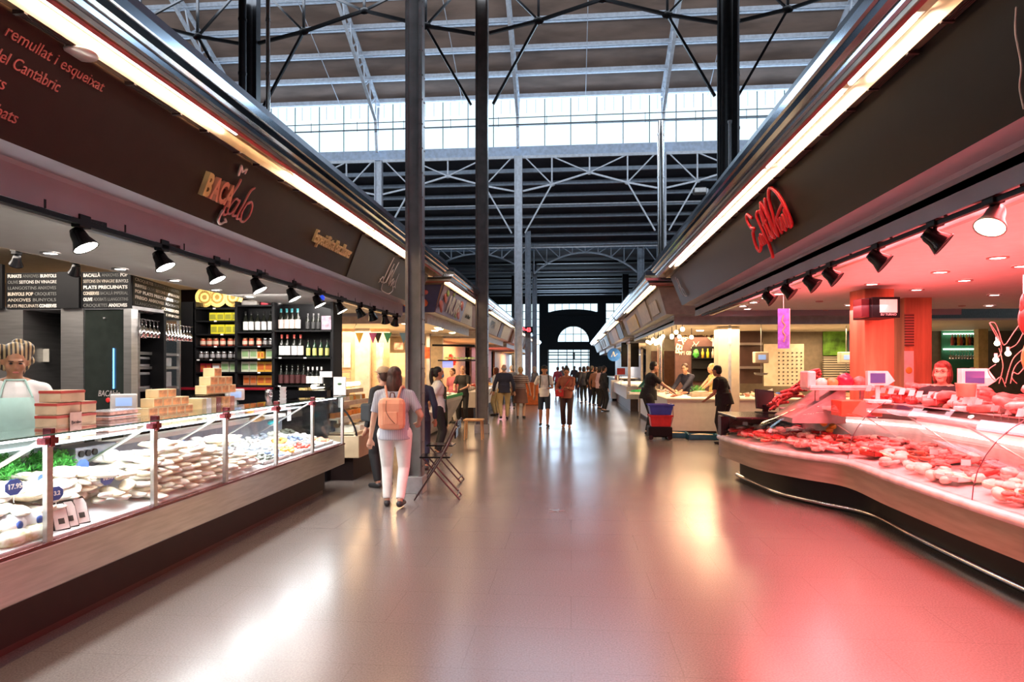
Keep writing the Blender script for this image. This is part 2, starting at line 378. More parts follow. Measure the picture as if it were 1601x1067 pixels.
# ---- rafters of the raised nave
XC = [-14.25, -8.25, -2.22, 3.75, 9.8, 15.8]
for i, x in enumerate(XC):
    t = thing('roof_rafter', ['pale lattice roof rafter farthest left over the nave', 'pale double lattice rafter rising at the left pair of dark posts', 'pale lattice rafter rising above the riveted aisle posts', 'pale lattice rafter rising beside the tall shiny vent pipe', 'pale lattice rafter at upper right beside the right awning', 'pale lattice rafter farthest right over the nave'][i], 'rafter', (x, 28, 13))
    up = [(0, 0, -.1), (0, rt-28, zr-13-.2)]
    lo = [(0, -.25, -2.2), (0, -.45, -.9), (0, rt-28, zr-13-.75)]
    MB().bar(up[0], up[1], .14, .08).build('upper_chord', pale_steel, t)
    MB().bar(lo[0], lo[1], .12, .08).bar(lo[1], lo[2], .12, .08).build('lower_chord', pale_steel, t)
    lc = MB()
    for k in range(7):
        a = k/7; b = (k+.5)/7; c = (k+1)/7
        f = lambda u: Vector(up[0]).lerp(Vector(up[1]), u); g = lambda u: Vector(lo[1]).lerp(Vector(lo[2]), u)
        lc.bar(g(a), f(b), .05, .05).bar(f(b), g(c), .05, .05)
    lc.bar((0, 0, -.2), (0, -.3, -2.2), .1, .06).build('lacing', pale_steel, t)
# ---- lattice girders
def girder(x0, x1, y, zt, steelm, label, drop=1.43, kneez=-3.2, arch=False, group=None):
    x0 += .18; x1 -= .18
    t = thing('lattice_girder', label, 'girder', (x0, y, zt), 0, group); L_ = x1-x0
    MB().bar((0, 0, 0), (L_, 0, 0), .10, .12).build('top_chord', steelm, t)
    if not arch:
        bp = [(0, -drop), (.22*L_, -.82*drop), (.5*L_, -.5*drop), (.78*L_, -.82*drop), (L_, -drop)]
        tp = [0, .2*L_, .22*L_, .5*L_, .78*L_, L_]
        b = MB()
        for p, q in zip(bp, bp[1:]): b.bar((p[0], 0, p[1]), (q[0], 0, q[1]), .07, .07)
        for p in bp[1:-1]: b.ell((p[0], 0, p[1]), (.14, .05, .1), 8, 6)
        b.build('bottom_chord', steelm, t)
        wv = MB()
        for k in (1, 2, 3): wv.bar((bp[k][0], 0, bp[k][1]), (bp[k][0], 0, 0), .06, .05)
        wv.bar((bp[1][0], 0, bp[1][1]), (0.1, 0, 0), .055, .05).bar((bp[3][0], 0, bp[3][1]), (L_-.1, 0, 0), .055, .05)
        wv.bar((bp[2][0], 0, bp[2][1]), (.22*L_, 0, 0), .055, .05).bar((bp[2][0], 0, bp[2][1]), (.78*L_, 0, 0), .055, .05)
        wv.build('web', steelm, t)
        MB().bar((bp[1][0], 0, bp[1][1]), (.1, 0, kneez), .07, .06).build('knee_brace', steelm, t)
        MB().bar((bp[3][0], 0, bp[3][1]), (L_-.1, 0, kneez), .07, .06).build('knee_brace', steelm, t)
    else:
        n = 8; f = lambda u: -drop+.75*drop*math.sin(PI*u)**.8
        b = MB(); wv = MB()
        for k in range(16):
            a, c = k/16, (k+1)/16; b.bar((a*L_, 0, f(a)), (c*L_, 0, f(c)), .08, .08)
        b.build('bottom_chord', steelm, t)
        for k in range(n):
            a = k/n; c = (k+1)/n
            wv.bar((a*L_, 0, 0), (a*L_, 0, f(a)), .05, .05)
            if k < n/2: wv.bar((a*L_, 0, 0), (c*L_, 0, f(c)), .05, .05)
            else: wv.bar((a*L_, 0, f(a)), (c*L_, 0, 0), .05, .05)
        wv.build('web', steelm, t)
bay = ['farthest left bay', 'left bay', 'middle bay over the aisle', 'right bay beside the vent pipe', 'farthest right bay']
for i in range(5):
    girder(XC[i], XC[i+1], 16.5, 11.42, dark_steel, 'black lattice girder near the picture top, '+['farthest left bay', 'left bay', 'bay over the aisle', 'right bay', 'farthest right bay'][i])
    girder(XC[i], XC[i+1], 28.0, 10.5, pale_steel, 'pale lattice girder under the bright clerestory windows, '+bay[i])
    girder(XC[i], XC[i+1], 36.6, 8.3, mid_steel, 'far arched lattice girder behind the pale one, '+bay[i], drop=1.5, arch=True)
# ---- columns
def hpost(name, label, x, y, h, m, w_=.20, group=None, base=True):
    t = thing(name, label, 'column', (x, y, 0), 0, group)
    a = MB(); hw = w_/2
    a.box(-hw, -hw+.03, -hw, hw, 0, h).box(hw-.03, hw, -hw, hw, 0, h).box(-hw, hw, -.02, .02, 0, h)
    a.box(-hw-.012, -hw, -hw*.8, hw*.8, 0, h).box(hw, hw+.012, -hw*.8, hw*.8, 0, h)
    a.build('shaft', m, t)
    rv = MB()
    k = 0
    while .35+k*.32 < min(h, 6.5):
        z = .35+k*.32
        for sx in (-hw+.015, hw-.015): rv.cyl((sx, -hw, z), (sx, -hw-.008, z), .011, 6)
        for sy in (-.06, .06): rv.cyl((hw+.012, sy, z), (hw+.02, sy, z), .011, 6)
        k += 1
    rv.build('rivets', m, t)
    if base: MB().box(-hw-.03, hw+.03, -hw-.03, hw+.03, 0, .22, b=.004).build('base_collar', steel_d, t)
    return t
post = mat('grey_brown_painted_post', (.20, .185, .18), .38, .35, var=.15, scale=5)
hpost('steel_column', 'riveted steel post beside the two folding chairs', -2.05, 8.62, 11.6, post)
hpost('steel_column', 'riveted steel post second along the aisle, beside the wooden stool', -2.22, 16.5, 11.4, post, .28)
hpost('steel_column', 'third post along the aisle, pale where it meets the girder', -2.2, 27.8, 10.5, pale_steel, .30)
hpost('steel_column', 'post along the aisle carrying the red number display', -2.2, 34.0, 8.6, mid_steel, .26)
hpost('steel_column', 'slim post farthest along the aisle', -2.25, 41.0, 8.0, mid_steel, .26)
for x, l in ((-14.25, 'pale column farthest left under the clerestory'), (-8.25, 'pale column left under the clerestory, above the left awning'), (3.75, 'pale column right under the clerestory beside the vent pipe'), (9.8, 'pale column farthest right under the clerestory')):
    hpost('steel_column', l, x, 28, 10.5, pale_steel, .30, base=False)
for x, l in ((-14.25, 'far column outermost left under the arched girder'), (-8.25, 'far column left under the arched girder'), (3.75, 'far column right under the arched girder'), (9.8, 'far column outermost right under the arched girder')):
    hpost('steel_column', l, x, 36.6, 8.3, mid_steel, .30, base=False)
hpost('steel_column', 'far column right of the aisle arch before the end wall', 3.7, 46, 8, dark_steel, .4, base=False)
hpost('steel_column', 'dark far column left of the end wall arch', -3.9, 46, 8, dark_steel, .4, base=False)
for x, l in ((-8.25, 'dark painted column at upper left above the cod stall awning'), (3.75, 'dark thick column at upper right behind the meat stall awning')):
    t = thing('steel_column', l, 'column', (x, 16.5, 0))
    MB().cyl((0, 0, 0), (0, 0, 11.4), .17, 20).cyl((-.17, 0, 0), (-.17, 0, 11.4), .06, 12).build('shaft', dark_steel, t)
    MB().box(.08, .22, -.12, .12, 0, 11.4).build('side_plate', dark_steel, t)
    MB().box(-.25, .24, -.24, .24, 0, 2.6).build('cream_cladding', cream, t)
def pipe(label, x, y, z0, z1, r, m):
    t = thing('vent_pipe', label, 'pipe', (x, y, 0))
    MB().cyl((0, 0, z0), (0, 0, z1), r, 18).build('duct', m, t)
    z = z0+.9
    while z < z1: MB().cyl((0, 0, z-.03), (0, 0, z+.03), r+.012, 18).build('joint_ring', m, t); z += 1.3
P = atd(1033, 190, 20.2); pipe('tall shiny vent pipe rising in front of the pale girder at right', P.x, P.y, 0, P.z, .10, chrome)
P = atd(419, 0, 16); pipe('thin shiny pipe beside the dark column at upper left', P.x, P.y, 0, 11.4, .05, chrome)
P = atd(379, 0, 16); pipe('dark pipe left of the dark column at upper left', P.x, P.y, 0, 11.4, .09, dark_steel)
P = atd(1154, 0, 16); pipe('thin pale pipe beside the thick dark column at upper right', P.x, P.y, 0, 11.4, .035, pale_steel)
P = atd(1141, 190, 15.6); pipe('short pale pipe in front of the thick dark column', P.x, P.y, 0, P.z, .035, pale_steel)
t = thing('service_pipe', 'pair of thin dark pipes crossing the bright clerestory windows', 'pipe', (0, 27.4, 11.6))
MB().bar((-24, 0, .30), (24, 0, .42), .03, .03).build('upper_pipe', dark_steel, t)
b = MB().bar((-24, 0, 0), (24, 0, .14), .045, .045)
for i in range(24): b.bar((-23+i*2, 0, .0), (-23+i*2, 0, .4), .02, .02)
b.build('lower_pipe', dark_steel, t)
t = thing('floodlight', 'small floodlight fixed high left of the right awning', 'lamp', atd(1094, 299, 27.5))
MB().box(-.25, .25, -.2, .2, -.12, .12, b=.04).build('housing', steel_d, t); MB().bar((.3, 0, .1), (.3, 0, -1.8), .08, .08).build('bracket', pale_steel, t)
# ================================================================ STALL AWNINGS
PR = [(0, 2.55), (0, 2.735), (.02, 2.755), (.195, 2.765)]                       # beam, then panel, then soffit
SOF = [(.385, 3.315), (.445, 3.30), (.45, 3.34), (.455, 3.40), (.57, 3.41), (.575, 3.335), (.60, 3.35), (.605, 3.375)]
GUT = [(.60, 3.375), (.625, 3.385), (.63, 3.42), (.67, 3.43), (.68, 3.47), (.70, 3.475), (.705, 3.53), (.66, 3.56)]
def sweep(prof, side, xb, y0, y1, deep, near=True, far=True):
    s = -side; rows = []
    for o, z in prof:
        r = []
        if near: r.append((xb+side*deep, y0-o, z))
        r += [(xb+s*o, y0-(o if near else 0), z), (xb+s*o, y1+(o if far else 0), z)]
        if far: r.append((xb+side*deep, y1+o, z))
        rows.append(r)
    return MB().sheet(rows, smooth=False)
vent = mat('dark_vent_slots', (.05, .03, .03), .5)
gut_m = mat('polished_gutter', (.42, .48, .56), .12, 1, var=.05)
redline = mat('red_edge_strip', (.40, .05, .05), .3)
def canopy(side, xb, y0, y1, label, tubes, panelm, deep=4.5, near=True, far=True, tubem=None, beamm=None, endm=None):
    t = thing('stall_awning', label, 'awning', (xb, y0, 2.55))
    sd = side; s = -side
    sweep(PR, sd, xb, y0, y1, deep, near, far).bw('fascia_beam', beamm or beamgrey, t)
    pn = sweep([(.195, 2.765), (.38, 3.315)], sd, xb, y0, y1, deep, near, far)
    pn.bw('sign_backboard', panelm, t)
    sweep(SOF, sd, xb, y0, y1, deep, near, far).bw('polished_soffit', brass, t)
    sweep(GUT, sd, xb, y0, y1, deep, near, far).bw('gutter', gut_m, t)
    sweep([(.578, 3.325), (.598, 3.337)], sd, xb, y0, y1, deep, near, far).bw('red_strip', redline, t)
    yy0 = y0-(.68 if near else 0); yy1 = y1+(.68 if far else 0)
    MB().box(xb+s*.68, xb+sd*deep, yy0, yy1, 3.55, 3.60).bw('roof_sheet', mat('awning_roof_sheet', (.10, .12, .16), .35, .4), t)
    nb = MB().box(xb-sd*(-.06), xb+sd*.02, y0+.01, y1-.01, 2.56, 2.735)
    nb.bw('beam_core', beamm or beamgrey, t)
    for a, b in tubes:
        MB().cyl((xb+s*.512, a, 3.375), (xb+s*.512, b, 3.375), .017, 10).bw('fluorescent_tube', tubem or fluo, t)
        MB().box(xb+s*.47, xb+s*.55, a-.02, b+.02, 3.395, 3.405).bw('lamp_batten', white, t)
    y = y0+.5
    while y < y1-1:
        v = MB()
        for q in range(4): v.box(xb+s*(.392+.012*q), xb+s*(.397+.012*q), y, y+.42, 3.295, 3.315)
        v.box(xb+s*.385, xb+s*.445, y-.03, y-.01, 3.29, 3.31); v.box(xb+s*.385, xb+s*.445, y+.43, y+.45, 3.29, 3.31)
        v.bw('vent_slots', vent, t); y += .78
    return t
LB, RB = -2.97, 2.20
cod = canopy(-1, LB, -1.5, 11.55, 'long brown awning over the cod stall at left with raised gold lettering', [(-.9, 1.2), (1.4, 2.7), (2.85, 4.7), (5.75, 8.1), (8.25, 9.4), (9.5, 10.7)], panel_brown, near=False)
meat = canopy(1, RB, -1.5, 12.1, 'long black awning over the meat stall at right with red script lettering', [(-.8, 1.2), (1.4, 3.2), (3.45, 4.2), (4.35, 5.9), (6.05, 7.8), (7.95, 9.7), (9.85, 11.6)], panel_dark, near=False)
for (x, y, z) in ((.0, 0, 0),): pass
def panel_frame(side, xb, y, v=0.0, lift=.004):        # frame on the slanted sign, v = 0..0.6 m up the slope
    s = -side; up = Vector((s*.185, 0, .55)).normalized()
    base = Vector((xb+s*.195, y, 2.765))
    xd = Vector((0, -side, 0)); n = xd.cross(up)
    return frame(base+up*v+n*lift, xd, up)
gold = mat('gold_lettering', (.70, .50, .24), .3, .5)
copper = mat('copper_lettering', (.72, .30, .20), .35, .3)
silver_letter = mat('pale_metal_lettering', (.68, .60, .58), .3, .5)
pinkl = mat('rose_metal_lettering', (.62, .22, .20), .35, .3)
redl = mat('red_lettering', (.75, .02, .03), .3)
# left: products painted beside the edge of the picture
for body, yend, v, fit in (('sec, remullat i esqueixat', 3.52, .455, .80), ('del Cantàbric', 3.24, .335, .40), ('ats', 2.95, .22, .1), ('obats', 3.06, .095, .17)):
    text('painted_lettering', body, .085, panel_frame(-1, LB, yend-fit, v, .003), pinkl, cod, ext=.003, shear=.25, fit=fit)
# BACAlalo raised sign
mB = panel_frame(-1, LB, 4.64, .17, .02)
text('raised_sign_letters', 'B', .24, mB, gold, cod, ext=.02, bold=.008, shear=.12, xs=.62)
text('raised_sign_letters', 'ACA', .235, panel_frame(-1, LB, 4.745, .17, .02), copper, cod, ext=.02, bold=.007, shear=.12, fit=.30)
q = MB(); sl = lambda L_, k=5: smooth_line(L_, k)
mS = panel_frame(-1, LB, 4.95, .01, .01) @ Matrix.Diagonal((.9, .84, 1, 1))
strokes(q, [sl([(.16, .47), (.15, .42), (.09, .28), (.05, .15), (.07, .10), (.11, .12)]),
            sl([(.24, .28), (.18, .29), (.13, .23), (.11, .15), (.15, .13), (.20, .18), (.25, .29), (.22, .20), (.21, .13), (.26, .14)]),
            sl([(.42, .47), (.37, .42), (.33, .30), (.29, .18), (.29, .12), (.34, .13)]),
            sl([(.44, .33), (.38, .30), (.34, .20), (.36, .12), (.42, .12), (.48, .20), (.48, .29), (.44, .33), (.40, .30)]),
            ], mS, .010, 6)
q.bw('raised_script_letters', pinkl, cod)
q = MB()
strokes(q, [[(.10, .50), (.10, .59)], [(.10, .59), (.14, .545), (.20, .59)], [(.20, .59), (.19, .55)], sl([(.035, .13), (.02, .07), (.02, .03), (.06, .01), (.11, .04)]), [(.11, .04), (.14, .05), (.11, .07)]], mS, .011, 6)
q.bw('fish_outline', silver_letter, cod)
text('raised_sign_letters', 'Especialista Bacallaner', .19, panel_frame(-1, LB, 6.74, .22, .012), gold, cod, ext=.012, shear=.25, fit=1.15, bold=.003)
# dark second panel with script
dp = MB(); f0 = panel_frame(-1, LB, 8.0, 0, .012)
dp.add([(0, .005, 0), (3.7, .005, 0), (3.7, .575, 0), (0.06, .575, 0), (0, .005, -.01), (3.7, .005, -.01), (3.7, .575, -.01), (.06, .575, -.01)], [(0, 1, 2, 3), (0, 1, 5, 4), (3, 2, 6, 7), (0, 3, 7, 4)], T=f0)
dp.bw('charcoal_sign_board', mat('near_black_panel', (.022, .017, .018), .4), cod)
q = MB(); f1 = panel_frame(-1, LB, 9.15, 0, .016)
strokes(q, [sl([(.42, .52), (.34, .36), (.26, .14), (.2, .12), (.1, .15)]), sl([(.10, .10), (.2, .2), (.3, .12), (.38, .14)]), sl([(.52, .44), (.46, .30), (.42, .14), (.56, .36), (.55, .14)]), sl([(.72, .50), (.64, .34), (.60, .12)]), sl([(.6, .14), (.72, .24), (.70, .12), (.80, .22), (.80, .12), (.9, .14)]), sl([(.92, .34), (.88, .2), (.95, .12)]),
            sl([(.28, .10), (.32, .02), (.5, -.0), (.72, .0), (.86, .06), (.84, .11)])], f1, .006, 4)
q.bw('silver_script', silver_letter, cod)
# right: red script sign, hand-drawn
q = MB(); f2 = panel_frame(1, RB, 7.18, 0, .015)
def sc2(L_): return sl([(p[0]*1.08, p[1]) for p in L_])
strokes(q, [sc2([(.19, .44), (.10, .50), (.04, .46), (.08, .36), (.16, .33), (.08, .30), (.04, .18), (.08, .10), (.17, .13), (.22, .22)]),
            sc2([(.22, .22), (.24, .14), (.27, .24), (.30, .14), (.33, .22), (.35, .14)]),
            sc2([(.40, .45), (.34, .42), (.36, .28), (.40, .14), (.40, .02), (.385, -.02)]),
            sc2([(.47, .44), (.46, .28), (.48, .14), (.51, .16)]), sc2([(.43, .30), (.53, .32)]),
            sc2([(.56, .50), (.51, .40), (.54, .20), (.60, .14), (.62, .30), (.58, .46), (.55, .50)]),
            sc2([(.69, .50), (.64, .40), (.66, .20), (.70, .13)]),
            sc2([(.70, .13), (.75, .36), (.78, .48), (.88, .55), (.99, .48), (1.06, .34), (1.08, .17), (1.03, .14)]),
            sc2([(.80, .14), (.79, .26), (.83, .28), (.85, .16), (.88, .26), (.91, .14), (.95, .27), (.98, .16), (1.02, .30), (1.03, .14)]),
            sc2([(.78, .26), (.90, .32), (1.05, .36)])], f2, .017, 6)
q.bw('raised_red_script', redl, meat)
# chalk strokes on the far end board of the right awning
q = MB(); f3 = panel_frame(1, RB, 12.05, 0, .012)
strokes(q, [sl([(.1, .5), (.16, .34), (.12, .24), (.2, .15)]), sl([(.25, .45), (.3, .3), (.42, .22), (.5, .1)]), sl([(.08, .3), (.2, .34), (.34, .14), (.55, .1)])], f3, .005, 4)
q.bw('silver_script', silver_letter, meat)
# thin line drawing near the right picture edge
q = MB(); f4 = panel_frame(1, RB, 3.25, 0, .006)
strokes(q, [sl([(.13, .03), (.15, .12), (.20, .2), (.23, .33), (.28, .42)]), sl([(.40, .55), (.31, .56), (.35, .53), (.28, .52), (.38, .49)]), sl([(.24, .05), (.22, .14), (.26, .12)])], f4, .004, 4)
q.bw('white_line_drawing', silver_letter, meat)
m = MB().lathe([(.001, 0), (.075, 0), (.085, .012), (.08, .02), (.06, .03)], (LB+.41, 3.27, 3.28), 20); m.bw('round_soffit_speaker', silver_letter, cod)
# ---- far awnings
def sign(t, side, xb, y0, y1, v0, v1, m, name='sign_board', skew=0):
    f = panel_frame(side, xb, y0 if side < 0 else y1, 0, .02); L_ = abs(y1-y0)
    MB().add([(0, v0, 0), (L_, v0, 0), (L_, v1, 0), (skew, v1, 0), (0, v0, -.015), (L_, v0, -.015), (L_, v1, -.015), (skew, v1, -.015)], [(0, 1, 2, 3), (0, 1, 5, 4), (1, 2, 6, 5), (2, 3, 7, 6), (3, 0, 4, 7)], T=f).bw(name, m, t)
pan_l = mat('terracotta_panel', (.30, .17, .12), .5); pan_g = mat('grey_beige_panel', (.38, .34, .28), .5)
beam_w = mat('pale_grey_beam', (.60, .60, .60), .45, .1)
def tubes_for(y0, y1, L_=1.5, gap=.25):
    o = []; y = y0+.1
    while y+L_ < y1: o.append((y, y+L_)); y += L_+gap
    return o
n1 = canopy(-1, LB, 13.55, 19.2, 'awning of the left fish stall with blue and pink sea creature sign', tubes_for(13.2, 19.3), pan_l, tubem=fluo_w, beamm=beam_w)
blue_sea = mat('blue_sea_print', (.03, .03, .14), .4); violet = mat('violet_print', (.32, .26, .42), .4)
sign(n1, -1, LB, 13.35, 16.4, .01, .585, violet)
f = panel_frame(-1, LB, 16.4, 0, .02)
MB().add([(0, .01, 0), (1.9, .01, 0), (.85, .56, 0), (0, .585, 0)], [(0, 1, 2, 3)], T=f).bw('white_triangle_board', paper, n1)
text('sign_letters', 'LA Nuri', .16, panel_frame(-1, LB, 16.75, .16, .03), ink, n1, fit=.75)
text('sign_letters', 'NURi', .52, panel_frame(-1, LB, 14.15, .10, .05), paper, n1, bold=.012, fit=1.45, shear=.1)
q = MB()
for a, b, r in ((.25, .20, .16), (.45, .38, .12), (2.3, .22, .17), (2.5, .42, .15)):
    p = panel_frame(-1, LB, 13.35, 0, .03) @ Vector((a, b, 0)); q.ell(p, (.02, r*1.3, r), 12, 8, wob=.2)
q.bw('red_coral_print', mat('coral_print', (.62, .16, .15), .5), n1)
q = MB()
for a, b, r in ((.55, .48, .08), (2.1, .12, .07), (1.2, .52, .05)): q.ell(panel_frame(-1, LB, 13.35, 0, .03) @ Vector((a, b, 0)), (.02, r*1.4, r), 10, 6, wob=.2)
q.bw('green_weed_print', mat('green_print', (.30, .45, .15), .5), n1)
# end board of that awning, facing the viewer: dark blue with orange fish
fe = frame((LB-.0-1.75, 13.55+.0-.02, 2.84), (1, 0, 0), (0, -.285, .525))
fe = frame(Vector((LB-1.8, 13.355, 2.77)), (1, 0, 0), (0, -.185, .55)); fe.translation += (fe.to_3x3() @ Vector((0, 0, .03)))
MB().add([(0, 0, 0), (2.0, 0, 0), (2.18, .57, 0), (0, .57, 0)], [(0, 1, 2, 3)], T=fe).bw('blue_sea_board', blue_sea, n1)
q = MB(); q.ell((1.62, .20, .012), (.27, .13, .02), 14, 8, T=fe); q.add([(1.34, .2, .015), (1.2, .30, .015), (1.2, .1, .015)], [(0, 1, 2)], T=fe)
q.bw('orange_fish_print', mat('orange_print', (.75, .16, .05), .5), n1)
q = MB()
for a, b, r in ((1.84, .42, .07), (1.70, .36, .05), (1.2, .45, .04), (1.55, .30, .03), (.6, .3, .1)): q.ell((a, b, .01), (r, r*.8, .015), 8, 6, T=fe)
q.bw('red_crab_print', mat('coral_print', (.5, .1, .1)), n1)
q = MB()
for a in (1.52, 1.62, 1.74): q.ell((a, .2, .02), (.018, .1, .02), 6, 4, T=fe)
q.bw('dark_stripe_print', blue_sea, n1)
n2 = canopy(-1, LB, 20.6, 29, 'second awning on the left side of the far aisle with grey screen', tubes_for(20.2, 29), mat('pink_beige_panel', (.55, .42, .38), .5), tubem=fluo_w, beamm=beam_w)
sign(n2, -1, LB, 20.6, 24.5, .03, .57, mat('grey_white_board', (.62, .60, .58), .4)); sign(n2, -1, LB, 21.8, 23.0, .22, .46, mat('blue_picture', (.2, .35, .5), .4), 'picture_on_board')
sign(n2, -1, LB, 24.7, 25.6, .02, .57, mat('maroon_board', (.10, .02, .02), .4)); sign(n2, -1, LB, 25.8, 28.6, .03, .56, paper)
n3 = canopy(-1, LB, 30.6, 38.5, 'third awning on the left side of the far aisle', tubes_for(30, 38.5), pan_l, tubem=fluo_w, beamm=beam_w)
sign(n3, -1, LB, 31, 33, .03, .57, mat('rose_board', (.6, .35, .35), .4)); sign(n3, -1, LB, 34, 37, .03, .57, paper)
n4 = canopy(-1, LB, 40.1, 50, 'farthest awning on the left side of the aisle', tubes_for(39.5, 50), pan_g, tubem=fluo_w, beamm=beam_w)
r1 = canopy(1, RB, 14.5, 23.6, 'awning of the fish stall at right with beige panels and yellow sign', tubes_for(14.2, 23.6, 2.2, .3), pan_g, tubem=fluo_w, beamm=mat('pale_blue_grey_beam', (.42, .46, .47), .45, .1))
sign(r1, 1, RB, 15.0, 16.3, .10, .40, mat('cream_board', (.62, .52, .40), .5)); sign(r1, 1, RB, 16.7, 18.6, .04, .56, mat('cream_board', (.62, .52, .40), .5))
sign(r1, 1, RB, 19.6, 22.6, .03, .45, mat('yellow_board', (.72, .48, .05), .5)); text('sign_letters', 'Peixos', .30, panel_frame(1, RB, 22.2, .12, .04), mat('brown_ink', (.25, .12, .03)), r1, fit=2.0, bold=.006) if False else None
r2 = canopy(1, RB, 25.3, 33.0, 'second awning on the right side of the far aisle with black sign', tubes_for(25, 33), pan_g, tubem=fluo_w, beamm=beam_w)
sign(r2, 1, RB, 25.3, 27.3, .0, .58, panel_dark); sign(r2, 1, RB, 27.8, 30.6, .0, .58, mat('cream_board', (.62, .52, .40), .5))
r3 = canopy(1, RB, 34.6, 42.5, 'third awning on the right side of the far aisle with black and white signs', tubes_for(34.3, 42.5), mat('grey_white_board', (.62, .60, .58), .4), tubem=fluo_w, beamm=beam_w)
sign(r3, 1, RB, 34.6, 36.6, .0, .58, panel_dark); sign(r3, 1, RB, 38, 39.5, .05, .5, mat('brown_board', (.2, .12, .08))); sign(r3, 1, RB, 40.3, 42, .05, .5, mat('brown_board', (.2, .12, .08)))
r4 = canopy(1, RB, 44.1, 52, 'farthest awning on the right side of the aisle', tubes_for(43.5, 52), pan_g, tubem=fluo_w, beamm=beam_w)
# ---- ceilings and walls of the stalls
pink_ceil = mat('white_stall_ceiling', (.80, .78, .76), .6, var=.03)
grey_ceil = mat('grey_stall_ceiling', (.34, .33, .31), .6, var=.03)
MBb = lambda *a: MB().box(*a)
struct(MBb(-4.5, -3.04, -1.5, 11.5, 2.60, 2.66).build('ceiling', grey_ceil))
struct(MBb(-9.5, -4.5, -1.5, 11.5, 3.05, 3.1).build('ceiling', cream))
struct(MBb(-4.52, -4.50, -1.5, 11.5, 2.60, 3.05).build('trim_7', cream))
struct(MBb(-9.6, -9.5, -1.5, 11.5, 0, 3.1).build('wall_left', hall_wall))
struct(MBb(2.2, 9.5, -1.5, 12.1, 2.65, 2.7).build('ceiling', pink_ceil))
struct(MBb(9.5, 9.6, -1.5, 12.1, 0, 2.7).build('wall_right', white))
# ================================================================ LEFT: COD STALL
def hexa(s): return tuple(((int(s[i:i+2], 16)/255)**2.2) for i in (0, 2, 4))
ct = thing('display_counter', 'long steel salt cod display counter with upright glass at left', 'counter', (-3.05, 0, 0))
MB().box(-3.21, -4.0, .3, 8.45, .05, .40).bw('plinth', dark_brown, ct)
MB().box(-3.23, -3.9, .3, 8.43, 0, .06).bw('kick_rail', mat('red_glow_kick', (.05, .008, .008), .35), ct)  # dark red stands in for the red glow beneath the counter
MB().box(-3.05, -3.25, .3, 8.76, .34, .60, b=.01).bw('steel_front', steel, ct)
MB().box(-3.20, -4.0, .3, 8.76, .34, .58).bw('case_floor', steel_d, ct)
MB().box(-3.045, -3.10, .3, 8.77, .60, .622, b=.004).bw('front_rail', mat('dark_red_rail', (.16, .05, .05), .25, .6), ct)
dk = mat('white_tray_deck', (.75, .77, .80), .3)
MB().add([(-3.10, .3, .63), (-3.10, 8.74, .63), (-3.92, 8.74, .78), (-3.92, .3, .78)], [(0, 1, 2, 3)]).box(-3.1, -3.12, .3, 8.74, .58, .63).bw('sloped_deck', dk, ct)
MB().box(-3.92, -4.0, .3, 8.74, .58, 1.0).bw('case_back', mat('blue_grey_case_back', (.30, .32, .38), .35, .4), ct)
MB().box(-3.85, -3.98, .3, 8.7, .98, 1.02).bw('rear_worktop', white, ct)
MB().box(-3.42, -3.95, .3, 8.2, 1.13, 1.15).bw('service_shelf', mat('grey_glass_shelf', (.22, .25, .27), .15), ct)
for y in (1.2, 3.3, 5.2, 7.2, 8.1): MB().box(-3.90, -3.93, y-.02, y+.02, 1.0, 1.13).bw('shelf_bracket', steel_d, ct)
ys = [.66, 1.66, 2.66, 3.66, 4.66, 5.68, 6.70, 7.68, 8.72]
for i, y in enumerate(ys):
    p = MB().box(-3.055, -3.085, y-.022, y+.022, .62, 1.235); p.bw('glass_post', steel, ct)
    if 1 < i < 8:
        c = MB().box(-3.04, -3.10, y-.05, y+.05, 1.195, 1.235, b=.005).box(-3.035, -3.09, y-.018, y+.018, 1.18, 1.29, b=.004); c.bw('glass_clamp', mat('red_reflection_chrome', (.22, .05, .06), .25, .8), ct)  # red reflected in the chrome clamps is put into their colour
        MB().bar((-3.1, y, 1.22), (-3.78, y+.03, .84), .05, .012).bw('brace', steel, ct)
for a, b in zip(ys, ys[1:]):
    MB().box(-3.062, -3.068, a+.03, b-.03, .625, 1.245).bw('front_glass', glass, ct)
MB().box(-3.03, -3.44, .4, 8.75, 1.25, 1.258).bw('top_glass', glass, ct)
MB().box(-3.026, -3.031, .4, 8.75, 1.249, 1.259).bw('glass_edge', glassedge, ct)
MB().box(-3.06, -3.95, 8.735, 8.742, .63, 1.25).bw('end_glass', glass, ct)
MB().cyl((-3.12, .5, 1.235), (-3.12, 8.6, 1.235), .012, 8).bw('case_lamp_tube', mat('case_lamp', (.9, .95, 1), .4, emis=(.85, .93, 1), es=6, var=0), ct)
# --- salt cod fillets
cod_m = mat('salt_cod_flesh', (.78, .74, .66), .55, var=.14, scale=22, bump=.4, sss=.1)
cod_y = mat('yellowish_cod', (.72, .62, .46), .55, var=.18, scale=18, bump=.4)
def fillet(seed, L_=.28, W_=.125, T_=.052):
    random.seed(seed); n = 10; rows = []
    prof = [(math.cos(a), math.sin(a)) for a in [2*PI*k/10 for k in range(10)]]
    m = MB(); vv = []
    for i in range(n+1):
        u = i/n; wv = W_/2*(.45+.55*math.sin(PI*min(1, u*.85+.12)))*random.uniform(.9, 1.08); tv = T_/2*(.35+.65*math.sin(PI*min(1, u*.8+.15)))
        if i in (0, n): wv *= .55; tv *= .5
        for c, s_ in prof: vv.append((-L_/2+u*L_, c*wv+.012*math.sin(u*5+seed), s_*tv*random.uniform(.85, 1.15)+.008*math.sin(u*6+seed)))
    fs = [(i*10+k, i*10+(k+1) % 10, (i+1)*10+(k+1) % 10, (i+1)*10+k) for i in range(n) for k in range(10)]
    fs += [tuple(range(9, -1, -1)), tuple(range(n*10, n*10+10))]
    m.add(vv, fs, 0, True); return m
